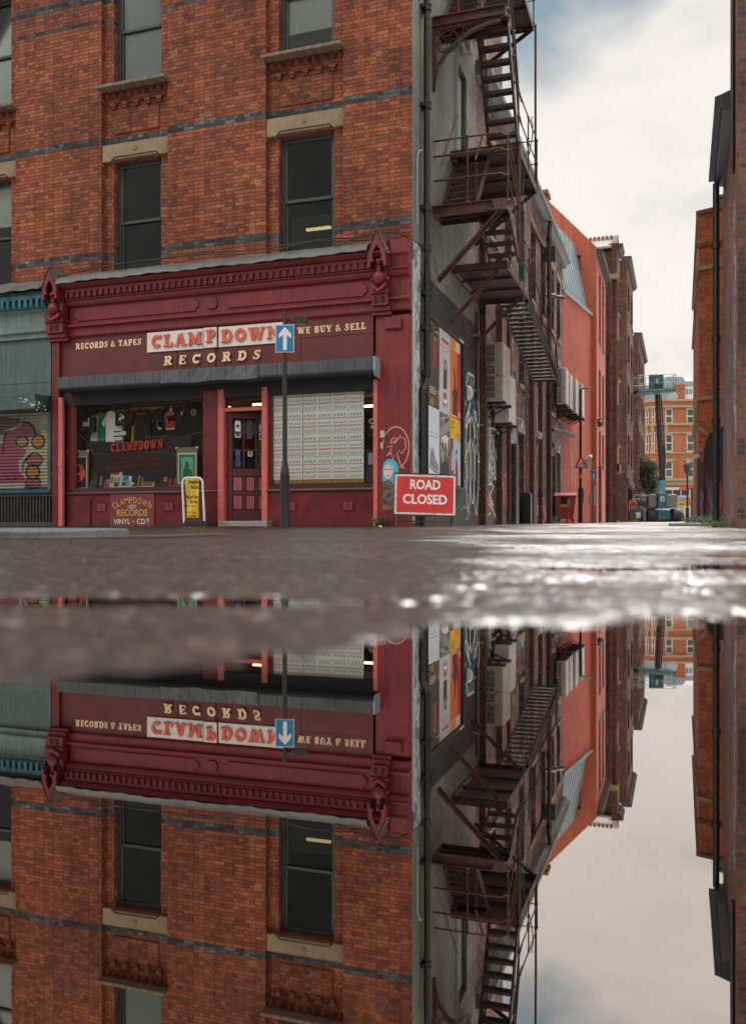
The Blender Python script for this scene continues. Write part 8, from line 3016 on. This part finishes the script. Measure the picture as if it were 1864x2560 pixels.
cb_ = mb.build('control_box', M_LT, pf, bevel=0.03)
mb = MB(Ml)
p2, q2 = Q(368, 245), Q(398, 185)
mb.box((p2[0], -1.075, p2[1]), (q2[0], -1.062, q2[1]), 0)
p2, q2 = Q(355, 305), Q(465, 262)
mb.box((p2[0], -1.075, p2[1]), (q2[0], -1.062, q2[1]), 1)
mb.build('notice', [K(214, 170, 50), M_SK], cb_)

# barriers with a yellow notice, keg, litter bin, lamp
k = 66.0
br = thing('crowd_barrier', 'grey wire fence panel with a yellow notice beside the boom lift', 'barrier', PD(1699, 1305, k))
Mq = frame((PD(1650.4, HY, k).x, PD(1650.4, HY, k).y, 0), PSI)
mb = MB(Mq)
p, q = Q(690, 2110), Q(770, 1790)
for X in (690, 770):
    mb.tube([(Q(X, 0)[0], -0.6, p[1]), (Q(X, 0)[0], -0.6, q[1])], 0.025, 6)
for i in range(9):
    z = p[1] + 0.2 + (q[1] - p[1] - 0.2) * i / 8
    mb.tube([(p[0], -0.6, z), (q[0], -0.6, z)], 0.012, 5)
mb.build('fence_frame', K(110, 120, 112), br)
mb = MB(Mq)
p, q = Q(703, 1930), Q(808, 1852)
mb.box((p[0], -0.64, p[1]), (q[0], -0.63, q[1]), 0)
mb.box((p[0] + 0.06, -0.645, p[1] + 0.18), (q[0] - 0.06, -0.641, p[1] + 0.30), 1)
mb.box((p[0], -0.64, q[1] + 0.01), (q[0], -0.63, q[1] + 0.3), 2)
mb.build('notice', [K(220, 180, 50), K(120, 90, 40), K(150, 156, 140)], br)
br2 = thing('crowd_barrier', 'low grey rail barrier between the walking pair and the boom lift', 'barrier', PD(1585, 1305, 63))
mb = MB(frame((PD(1650.4, HY, 63).x, PD(1650.4, HY, 63).y, 0), PSI))
p, q = Q(135, 2120), Q(285, 1795)
for X in (135, 285):
    mb.tube([(Q(X, 0)[0] * 63 / 65, 0, p[1]), (Q(X, 0)[0] * 63 / 65, 0, q[1] + .1)], 0.03, 6)
for Y in (1795, 1850, 1950):
    mb.tube([(Q(135, 0)[0] * 63 / 65, 0, Q(0, Y)[1] + .1), (Q(285, 0)[0] * 63 / 65, 0, Q(0, Y)[1] + .1)], 0.025, 6)
mb.build('rail', K(140, 146, 144), br2)
pl_ = MB(Mq)
p, q = Q(280, 2140), Q(720, 2112)
pl_.box((p[0], -1.6, p[1]), (q[0], -1.3, q[1]))
tag(pl_.build('timber_baulk', K(84, 78, 70)), 'long dark timber baulk lying in front of the boom lift', 'timber')
kg0 = PD(1506, 1308, 48)
kg0.z = gz(kg0.x, kg0.y)
mb = MB(frame(kg0, 0))
mb.lathe([(0.17, 0), (0.19, 0.02), (0.19, 0.10), (0.205, 0.14), (0.205, 0.18), (0.195, 0.27), (0.205, 0.36), (0.205, 0.40), (0.19, 0.45), (0.19, 0.53), (0.17, 0.55)], n=18)
tag(mb.build('beer_keg', P('keg_steel', (0.42, 0.42, 0.41), 0.35, metal=0.8, var=0.15)), 'dented steel beer keg standing by the dark doorway in the alley', 'keg')

# ------------------------------------------------------------------ street furniture down the alley
k = 33.4
l0 = PD(1450, 1307, k)
l0.z = gz(l0.x, l0.y)
sl_ = thing('street_lamp', 'tall black street lamp with flat arm beside the pink bin', 'street lamp', l0)
Mz = frame((l0.x, l0.y, 0), PSI)
zt = CAM.z + (HY - 973) / F * k
mb = MB(Mz)
mb.cyl((0, 0, l0.z), (0, 0, l0.z + 1.3), 0.085, n=12)
mb.cyl((0, 0, l0.z + 1.3), (0, 0, zt), 0.05, 0.045, n=12)
mb.build('column', M_BLACK, sl_)
mb = MB(Mz)
mb.box((-0.03, -0.06, zt - 0.02), (0.10, 0.06, zt + 0.04))
mb.prism([(0.08, zt), (0.46, zt + 0.015), (0.48, zt + 0.05), (0.08, zt + 0.07)], -0.09, 0.09)
mb.build('lamp_head', K(110, 112, 112), sl_, bevel=0.01)
mb = MB(Mz)
z = CAM.z + (HY - 1196) / F * k
mb.cyl((0, 0, z), (0, 0, z + 0.14), 0.055, n=12)
mb.build('band', K(200, 150, 60), sl_)
tz0, tz1 = CAM.z + (HY - 1171) / F * k, CAM.z + (HY - 1141) / F * k
wt_ = thing('warning_sign', 'white triangular warning sign with two opposing arrows on the black street lamp', 'road sign', (l0.x, l0.y - 0.1, tz0))
mb = MB(Mz)
hw_ = 16 * k / F
mb.prism([(-hw_, tz0), (hw_, tz0), (hw_ + .01, tz0 + 0.03), (0.015, tz1), (-0.015, tz1), (-hw_ - .01, tz0 + 0.03)], -0.075, -0.06)
mb.build('plate', M_SIGNRED, wt_)
mb = MB(Mz)
mb.prism([(-hw_ + 0.07, tz0 + 0.045), (hw_ - 0.07, tz0 + 0.045), (0, tz1 - 0.085)], -0.078, -0.0755)
mb.build('face', M_WHITEP, wt_)
mb = MB(Mz)
for zc, sg_ in ((tz0 + 0.16, 1), (tz0 + 0.085, -1)):
    mb.box((-0.08, -0.081, zc - 0.01), (0.08, -0.0785, zc + 0.01))
    mb.prism([(sg_ * 0.06, zc - 0.03), (sg_ * 0.12, zc), (sg_ * 0.06, zc + 0.03)][::sg_], -0.082, -0.0785)
mb.build('arrow', M_SK, wt_)
mb = MB(frame((PD(1471, HY, 35).x, PD(1471, HY, 35).y, 0), PSI))
zz_ = CAM.z + (HY - 1172) / F * 35
mb.box((-0.11, 0, zz_), (0.10, 0.2, zz_ + 0.40))
mb.cyl((0.02, -0.05, zz_ + 0.42), (0.10, 0.1, zz_ + 0.5), 0.07, n=8)
tag(mb.build('meter_box', K(190, 194, 190), bevel=0.01), 'small white box with a lamp on the red wing behind the warning sign', 'box')
k = 36.0
b0 = PD(1482, 1306, k)
b0.z = gz(b0.x, b0.y)
ts = thing('dead_end_sign', 'small blue no through road sign on a slim grey pole', 'road sign', b0)
Mt = frame((b0.x, b0.y, 0), PSI)
mb = MB(Mt)
zt = CAM.z + (HY - 1170) / F * k
mb.cyl((0, 0, b0.z), (0, 0, zt), 0.035, n=10)
mb.build('pole', K(96, 104, 106), ts)
za_, zb_ = CAM.z + (HY - 1200) / F * k, CAM.z + (HY - 1176) / F * k
mb = MB(Mt)
mb.box((-0.125, -0.055, za_), (0.125, -0.045, zb_), 0)
mb.box((-0.112, -0.058, za_ + 0.013), (0.112, -0.0555, zb_ - 0.013), 1)
mb.box((-0.028, -0.061, za_ + 0.05), (0.028, -0.0585, zb_ - 0.12), 0)
mb.box((-0.07, -0.061, zb_ - 0.115), (0.07, -0.0585, zb_ - 0.06), 2)
mb.build('plate', [M_WHITEP, M_SIGNBLUE, M_SIGNRED], ts)
# pink wheeled bin
k = 31.5
n0_ = PD(1413, 1308, k)
n0_.z = gz(n0_.x, n0_.y)
bn = thing('wheeled_bin', 'pink four wheeled rubbish bin with black flap standing against the warehouse end', 'bin', n0_)
Mb_ = frame((n0_.x, n0_.y, 0), PSI - 0.25)
M_BIN = P('pink_bin_plastic', (0.40, 0.065, 0.105), 0.45, var=0.12, scale=3, dirt=(0.22, 0.05, 0.07), dscale=4, damt=0.5)
g = n0_.z
mb = MB(Mb_)
w0, w1, h0, h1 = 0.29, 0.37, g + 0.16, g + 0.92
A = [(-w0, -0.30, h0), (w0, -0.30, h0), (w0, 0.30, h0), (-w0, 0.30, h0)]
Bq = [(-w1, -0.40, h1), (w1, -0.40, h1), (w1, 0.40, h1), (-w1, 0.40, h1)]
mb.add(A + Bq, [(0, 3, 2, 1), (4, 5, 6, 7), (0, 1, 5, 4), (1, 2, 6, 5), (2, 3, 7, 6), (3, 0, 4, 7)])
bb = mb.build('tub', M_BIN, bn, bevel=0.03, seg=2)
mb = MB(Mb_)
mb.box((-w1 - 0.04, -0.44, h1), (w1 + 0.04, 0.44, h1 + 0.05))
mb.sheet(10, 6, lambda u, v: (-w1 + 2 * w1 * u, -0.42 + 0.84 * v, h1 + 0.05 + 0.10 * math.sin(math.pi * v)), 0, thick=(0, 0, -0.02))
mb.build('lid', M_BIN, bn, bevel=0.01)
mb = MB(Mb_)
mb.box((-0.14, -0.425, h1 - 0.25), (0.08, -0.36, h1 - 0.02))
mb.build('flap', M_DARK, bn)
mb = MB(Mb_)
mb.box((-0.16, -0.40, h1 - 0.36), (0.14, -0.375, h1 - 0.26), 0)
mb.box((0.22, -0.40, h1 - 0.7), (0.30, -0.35, h1 - 0.2), 1)
mb.box((0.05, -0.415, h1 - 0.24), (0.16, -0.385, h1 - 0.12), 2)
mb.build('sticker', [K(220, 150, 40), K(190, 40, 50), K(120, 190, 196)], bn)
for x in (-0.24, 0.24):
    for y in (-0.24, 0.24):
        mb = MB(Mb_)
        mb.cyl((x - 0.025, y, g + 0.085), (x + 0.025, y, g + 0.085), 0.085, n=12)
        mb.box((x - 0.035, y - 0.03, g + 0.08), (x + 0.035, y + 0.03, g + 0.17))
        mb.build('wheel', M_BLACK, bn)
mb = MB(Mb_)
mb.lathe([(0.16, 0), (0.16, 0.03), (0.085, 0.04), (0.055, 0.20), (0.03, 0.4)], (0.10, -0.55, g), 12)
tag(mb.build('traffic_cone', K(196, 40, 40)), 'small red cone standing at the foot of the pink bin', 'cone')
# orange notice on the bin's far side, security camera
k = 38.5
cc = PD(1494, 1055, k)
sc_ = thing('security_camera', 'dome security camera on a white post at the corner of the orange building', 'camera', (cc.x, cc.y, cc.z - 3))
Mc = frame((cc.x, cc.y, 0), PSI)
mb = MB(Mc)
mb.box((-0.09, 0.05, cc.z - 1.5), (-0.02, 0.12, cc.z + 0.3))
mb.build('post', K(196, 190, 186), sc_)
mb = MB(Mc)
mb.box((-0.06, -0.05, cc.z + 0.02), (0.12, 0.1, cc.z + 0.14))
mb.ball((0.08, -0.02, cc.z - 0.08), 0.15, n=12)
mb.build('dome', K(70, 72, 74), sc_)
# posters near the foot of the red wing
for i, (u0, u1, v0, v1, c_, lb) in enumerate(((1470, 1480, 1236, 1262, (150, 140, 130), 'small pale notice on the foot of the red wing'), (1482, 1492, 1214, 1264, (170, 165, 160), 'tall torn white poster beside the no through road pole'), (1454, 1458, 1222, 1256, (30, 30, 32), 'narrow black panel on the red wing behind the street lamp'))):
    kx_ = 34.2 + i * 0.9
    s_p = PD(u0, v1, 37.2 if i != 2 else 35.4)
    e_p = PD(u1, v0, 37.2 if i != 2 else 35.4)
    mb = MB(frame((s_p.x, s_p.y, 0), PSI))
    mb.box((0, 0, s_p.z), ((Vector((e_p.x, e_p.y, 0)) - Vector((s_p.x, s_p.y, 0))).length, 0.03, e_p.z))
    tag(mb.build('notice', K(*c_)), lb, 'notice')
# lamp at the right far end
k = 58.0
f0 = PD(1717, 1305, k)
f0.z = gz(f0.x, f0.y)
fl_ = thing('street_lamp', 'black old fashioned street lamp at the far right end of the alley', 'street lamp', f0)
Mf = frame((f0.x, f0.y, 0), PSI)
zt = CAM.z + (HY - 1185) / F * k
mb = MB(Mf)
mb.cyl((0, 0, f0.z), (0, 0, f0.z + 0.9), 0.11, n=10)
mb.cyl((0, 0, f0.z + 0.9), (0, 0, zt), 0.06, n=10)
mb.build('column', M_BLACK, fl_)
mb = MB(Mf)
mb.lathe([(0.07, 0), (0.16, 0.1), (0.24, 0.5), (0.26, 0.55), (0.12, 0.75), (0.03, 0.82)], (0, 0, zt), 10)
mb.build('lantern', P('lantern', (0.05, 0.055, 0.055), 0.3), fl_)

# ------------------------------------------------------------------ two people carrying a bag between them
def person(label, k, u, height, coat, legs, hair, seed, skin, lean=0.0, bagside=1, group=None):
    o0 = PD(u, 1306, k)
    o0.z = gz(o0.x, o0.y)
    s = height / 1.75
    M = frame(o0, PSI) @ Matrix.Scale(s, 4)
    J = {'pelvis': (0, 0, 0.94), 'waist': (0, 0, 1.10), 'chest': (0, 0, 1.33), 'neck': (0, -0.01, 1.50), 'head0': (0, -0.02, 1.57), 'head1': (0, -0.03, 1.68),
         'shl': (-0.19, 0, 1.43), 'ell': (-0.27, -0.02, 1.15), 'wrl': (-0.27, -0.10, 0.90), 'hal': (-0.27, -0.13, 0.82),
         'shr': (0.19, 0, 1.43), 'elr': (0.27, -0.01, 1.15), 'wrr': (0.29, -0.06, 0.90), 'har': (0.29, -0.08, 0.82),
         'hipl': (-0.10, 0, 0.90), 'knl': (-0.12, -0.10, 0.50), 'anl': (-0.12, 0.06, 0.09), 'tol': (-0.13, -0.12, 0.04),
         'hipr': (0.10, 0, 0.90), 'knr': (0.11, -0.02, 0.50), 'anr': (0.12, -0.14, 0.09), 'tor': (0.13, -0.32, 0.04)}
    Rr = {'pelvis': .15, 'waist': .145, 'chest': .165, 'neck': .06, 'head0': .085, 'head1': .10, 'shl': .075, 'ell': .055, 'wrl': .045, 'hal': .045, 'shr': .075, 'elr': .055, 'wrr': .045, 'har': .045,
          'hipl': .105, 'knl': .075, 'anl': .06, 'tol': .045, 'hipr': .105, 'knr': .075, 'anr': .06, 'tor': .045}
    E_ = [('pelvis', 'waist'), ('waist', 'chest'), ('chest', 'neck'), ('neck', 'head0'), ('head0', 'head1'), ('chest', 'shl'), ('shl', 'ell'), ('ell', 'wrl'), ('wrl', 'hal'), ('chest', 'shr'), ('shr', 'elr'), ('elr', 'wrr'), ('wrr', 'har'),
          ('pelvis', 'hipl'), ('hipl', 'knl'), ('knl', 'anl'), ('anl', 'tol'), ('pelvis', 'hipr'), ('hipr', 'knr'), ('knr', 'anr'), ('anr', 'tor')]
    names = list(J)

    def skinned(name, keep, mat, parent, extra=0.0):
        idx = [n for n in names if n in keep]
        me = bpy.data.meshes.new(name)
        me.from_pydata([M @ Vector(J[n]) - o0 for n in idx], [(idx.index(a), idx.index(b)) for a, b in E_ if a in keep and b in keep], [])
        ob = bpy.data.objects.new(name, me)
        COL.objects.link(ob)
        sk = ob.modifiers.new('skin', 'SKIN')
        for i, n in enumerate(idx):
            r_ = (Rr[n] + extra) * s
            me.skin_vertices[0].data[i].radius = (r_, r_ * (0.72 if n in ('chest', 'waist', 'pelvis') else 1))
            me.skin_vertices[0].data[i].use_root = (i == 0)
        sk.use_smooth_shade = True
        su = ob.modifiers.new('sub', 'SUBSURF')
        su.levels = su.render_levels = 2
        me.materials.append(mat)
        WL[ob.name] = o0.copy()
        if parent is None:
            ob.location = o0
        else:
            ob.parent = parent
        return ob
    body = skinned('person', names, skin, None)
    tag(body, label, 'person', group)
    skinned('jacket', ['chest', 'waist', 'pelvis', 'shl', 'ell', 'wrl', 'shr', 'elr', 'wrr'], coat, body, 0.022)
    skinned('trousers', ['pelvis', 'hipl', 'knl', 'anl', 'hipr', 'knr', 'anr'], legs, body, 0.014)
    mb = MB(M)
    for a, b in (('anl', 'tol'), ('anr', 'tor')):
        p, q = Vector(J[a]), Vector(J[b])
        mb.tube([(p.x, p.y + 0.05, 0.05), (p.x, p.y - 0.05, 0.055), (q.x, q.y - 0.03, 0.045)], [0.058, 0.064, 0.05], 8)
    mb.build('shoe', M_BLACK, body)
    mb = MB(M)
    mb.ball((0, -0.015, 1.715), 0.105, sc=(0.95, 1.0, 0.85), n=12)
    mb.build('hair', hair, body)
    mb = MB(M)
    for x in (-0.033, 0.033):
        mb.ball((x, -0.120, 1.655), 0.012, n=6)
    mb.box((-0.03, -0.135, 1.585), (0.03, -0.118, 1.595))
    mb.ball((0, -0.135, 1.625), 0.016, n=6)
    mb.build('face', K(90, 56, 46), body)
    hands = []
    for hx, hy, hz_ in ((J['hal'][0], J['hal'][1], J['hal'][2]), (J['har'][0], J['har'][1], J['har'][2])):
        mb = MB(M)
        for f_ in range(4):
            y_ = hy - 0.03 + 0.02 * f_
            ln_ = (0.065, 0.078, 0.074, 0.058)[f_]
            mb.tube([(hx, y_, hz_ - 0.03), (hx + 0.008, y_ - 0.004, hz_ - 0.03 - ln_ * .6), (hx + 0.0, y_ - 0.008, hz_ - 0.03 - ln_)], [0.010, 0.009, 0.007], 5)
        mb.tube([(hx, hy - 0.03, hz_ + 0.02), (hx - 0.01, hy - 0.062, hz_ - 0.01), (hx - 0.008, hy - 0.07, hz_ - 0.045)], [0.011, 0.010, 0.008], 5)
        mb.build('fingers', skin, body)
    return body, M, J


SK1, SK2 = P('skin_tone', (0.36, 0.19, 0.13), 0.6, var=0.1), P('skin_tone_dark', (0.22, 0.11, 0.075), 0.6, var=0.1)
pa, MA_, JA = person('person in a red jacket and grey trousers walking up the alley', 58, 1581, 1.60, P('red_jacket', (0.42, 0.035, 0.04), 0.7, var=0.2), P('grey_trousers', (0.075, 0.062, 0.055), 0.8, var=0.2), M_BLACK, 1, SK1)
pb, MB_, JB = person('person in a dark coat and blue jeans walking beside the red jacket', 58, 1602, 1.63, P('dark_coat', (0.02, 0.02, 0.02), 0.75, var=0.3), P('blue_jeans', (0.05, 0.09, 0.14), 0.8, var=0.25), P('brown_hair', (0.09, 0.045, 0.025), 0.6), 2, SK2)
mb = MB(MA_)
mb.prism([(-0.03, 1.02), (0.03, 1.02), (0.07, 1.42), (-0.07, 1.42)], -0.19, -0.165)
mb.build('dark_shirt', M_BLACK, pa)
hr = MA_ @ Vector(JA['har'])
bg_ = thing('shopping_bag', 'yellow and pale blue shopping bag carried between the two walking people', 'bag', (hr.x, hr.y, hr.z - 0.5))
mb = MB(frame((hr.x, hr.y, hr.z), PSI))
mb.prism([(-0.10, -0.50), (0.16, -0.50), (0.18, -0.14), (-0.12, -0.14)], -0.09, 0.07, 0)
mb.prism([(-0.104, -0.34), (0.166, -0.34), (0.184, -0.14), (-0.124, -0.14)], -0.094, 0.074, 1)
mb.build('bag_body', [K(206, 150, 70), K(150, 176, 180)], bg_, bevel=0.01)
mb = MB(frame((hr.x, hr.y, hr.z), PSI))
mb.tube([(-0.05, 0, -0.15), (-0.01, 0, -0.045), (0.03, 0, -0.045), (0.08, 0, -0.15)], 0.008, 5)
mb.build('handle', K(206, 150, 70), bg_)


# ------------------------------------------------------------------ tree at the end, weeds by the walls
def leafmat(name, a, b):
    m = bpy.data.materials.new(name)
    m.use_nodes = True
    t = m.node_tree
    t.nodes.clear()
    o = nd(t, 'OutputMaterial')
    g_ = nd(t, 'ObjectInfo')
    co = nd(t, 'TexCoord').outputs['Object']
    nz = nd(t, 'TexNoise', {'Vector': co, 'Scale': 1.6, 'Detail': 5.0}).outputs[0]
    c = ramp(t, nz, [(0.3, a), (0.7, b)])
    d = nd(t, 'BsdfPrincipled', {'Base Color': c, 'Roughness': 0.55})
    tr = nd(t, 'BsdfTranslucent', {'Color': c})
    mx = nd(t, 'MixShader', {0: 0.3, 1: d.outputs[0], 2: tr.outputs[0]})
    t.links.new(mx.outputs[0], o.inputs[0])
    return m


M_LEAF = leafmat('tree_leaf', (0.028, 0.05, 0.022), (0.065, 0.10, 0.04))
M_WEED = leafmat('weed_leaf', (0.04, 0.07, 0.025), (0.10, 0.15, 0.05))
M_BARK = P('bark', (0.06, 0.045, 0.035), 0.9, var=0.3)


def leaves(mb, c, r, n, size, rnd):
    for _ in range(n):
        while True:
            d = Vector((rnd.uniform(-1, 1), rnd.uniform(-1, 1), rnd.uniform(-1, 1)))
            if 0.02 < d.length < 1:
                break
        d = d.normalized() * (d.length ** 0.5)
        p = Vector(c) + Vector((d.x * r[0], d.y * r[1], d.z * r[2]))
        a = Vector((rnd.gauss(0, 1), rnd.gauss(0, 1), rnd.gauss(0, .6))).normalized()
        b = a.orthogonal().normalized()
        b = (b * math.cos(rnd.uniform(0, 6)) + a.cross(b) * math.sin(rnd.uniform(0, 6))).normalized()
        s = size * rnd.uniform(0.6, 1.4)
        mb.add([p, p + a * s * .5 + b * s * .28, p + a * s, p + a * s * .5 - b * s * .28], [(0, 1, 2, 3)])


k = 78.0
tp = PD(1617, 1304, k)
tp.z = gz(tp.x, tp.y)
tr_ = thing('street_tree', 'small dark green leafy street tree behind the boom lift', 'tree', tp)
mb = MB(frame(tp, PSI))
mb.tube([(0, 0, -0.1), (0.05, 0, 1.0), (0.0, 0.05, 2.2), (0.1, 0, 4.4)], [0.13, 0.11, 0.09, 0.05], 8)
for a in range(5):
    mb.tube([(0.02, 0, 2.0 + 0.2 * a), (0.6 * math.cos(a * 1.3), 0.6 * math.sin(a * 1.3), 3.1 + .2 * a), (1.1 * math.cos(a * 1.3), 1.0 * math.sin(a * 1.3), 3.7 + .25 * a)], [0.05, 0.04, 0.02], 6)
mb.build('trunk', M_BARK, tr_)
rnd = random.Random(4)
mb = MB(frame(tp, PSI))
for i in range(34):
    a = rnd.uniform(0, 6.28)
    rr_ = rnd.uniform(0.2, 1.25)
    z = rnd.uniform(2.3, 5.5)
    f_ = 1.0 - abs(z - 3.7) / 2.6
    leaves(mb, (rr_ * math.cos(a) * f_ * 1.1, rr_ * math.sin(a) * f_, z), (0.6, 0.6, 0.5), 150, 0.17, rnd)
mb.build('crown', M_LEAF, tr_)


def weed(label, p, w, h, n, seed, leaf=0.05):
    rnd = random.Random(seed)
    t = thing('weed', label, 'weed', p, 'weeds at the foot of the right hand walls')
    mb = MB(frame(p, 0))
    mb2 = MB(frame(p, 0))
    for i in range(n):
        a, r = rnd.uniform(0, 6.28), rnd.uniform(0.0, w)
        x, y = r * math.cos(a) * .7, r * math.sin(a)
        hh = h * rnd.uniform(0.4, 1.0)
        tipx, tipy = x + rnd.uniform(-.1, .1), y + rnd.uniform(-.12, .12)
        mb2.tube([(x, y, -0.02), ((x + tipx) / 2, (y + tipy) / 2, hh * .55), (tipx, tipy, hh)], 0.004, 4)
        for j in range(9):
            f = 0.2 + 0.8 * j / 8
            q = Vector((x + (tipx - x) * f, y + (tipy - y) * f, hh * f))
            b = Vector((rnd.uniform(-1, 1), rnd.uniform(-1, 1), rnd.uniform(-.2, .7))).normalized()
            c = b.orthogonal().normalized()
            s = leaf * rnd.uniform(.6, 1.4)
            mb.add([q, q + b * s * .5 + c * s * .25, q + b * s, q + b * s * .5 - c * s * .25], [(0, 1, 2, 3)])
    mb.build('foliage', M_WEED, t)
    mb2.build('stem', M_WEED, t)
    return t


def on_ground(x, y):
    return Vector((x, y, gz(x, y)))


weed('low green weeds at the foot of the weathered brown corner', on_ground(RXW - 0.12, -1.2), 0.4, 0.13, 50, 1, 0.035)
weed('taller green weeds at the foot of the black rain pipe on the right', on_ground(RXW - 0.25, 5.5), 0.55, 0.20, 50, 2, 0.05)
weed('thin weeds by the mural boarding', on_ground(cx3 + 0.3, cy3 - 1.0), 0.5, 0.3, 40, 3, 0.06)
weed('small weeds beside the salmon post at the shop corner', on_ground(-0.5, -0.22), 0.12, 0.18, 12, 4, 0.05)
weed('weeds at the foot of the far louvre on the left', on_ground(0.15, yA(1362)), 0.35, 0.3, 30, 5, 0.07)
# low paving edge and a drain cover on the right
mb = MB()
pts = [(RXW - 0.9, 3.0), (RXW, 2.4), (RXW, 14.0), (RXW - 0.5, 14.0)]
mb.add([(x, y, gz(x, y) + 0.05) for x, y in pts] + [(x, y, gz(x, y) - 0.1) for x, y in pts], [(0, 1, 2, 3)] + [(i, i + 4, (i + 1) % 4 + 4, (i + 1) % 4) for i in range(4)])
tag(mb.build('pavement', P('pale_paving', (0.22, 0.22, 0.21), 0.45, var=0.2, scale=5)), kind='structure')

# ------------------------------------------------------------------ low brick range across the junction behind the viewpoint (it shows in the shop windows)
ob_ = thing('brick_building', 'low dark brick range across the junction facing the record shop', 'building', (-10, -28, 0))
Mo = frame((8, -27, 0), math.pi)
mb = MB(Mo)
ops = [(2 + 3.4 * i, 3.6 + 3.4 * i, 0.9 + 3.3 * j, 2.6 + 3.3 * j) for i in range(11) for j in range(2)]
mb.wall(0, 42, -0.2, 7.6, 0.0, ops, 0.2)
mb.quad((0, 0, 7.6), (42, 0, 7.6), (42, 9, 7.6), (0, 9, 7.6))
mb.quad((0, 0, -.2), (0, 0, 7.6), (0, 9, 7.6), (0, 9, -.2))
mb.quad((42, 0, -.2), (42, 9, -.2), (42, 9, 7.6), (42, 0, 7.6))
mb.build('wall', M_BRICK_DK, ob_)
for o_ in ops:
    glaze(ob_, Mo, o_, 0.12, M_WF, None, 1, 0.06)
# a few wet leaves and scraps on the tarmac
for u, v, k, c_, lb in ((260, 1318, 15.6, (190, 110, 40), 'orange fallen leaf on the tarmac below the painted sign'), (745, 1322, 12.6, (30, 28, 26), 'dark scrap of litter on the tarmac right of the lamp post'), (950, 1319, 13.6, (190, 180, 160), 'pale scrap of paper on the tarmac in front of the salmon post')):
    q_ = PD(u, v, k)
    q_.z = gz(q_.x, q_.y) + 0.012
    mb = MB(frame(q_, u * 0.7))
    mb.sheet(4, 3, lambda a, b: (0.07 * (a - .5), 0.05 * (b - .5), 0.012 * math.sin(3 * a + 2 * b)), 0, thick=(0, 0, 0.002))
    tag(mb.build('fallen_leaf' if u == 260 else 'litter_scrap', K(*c_)), lb, 'leaf' if u == 260 else 'litter')
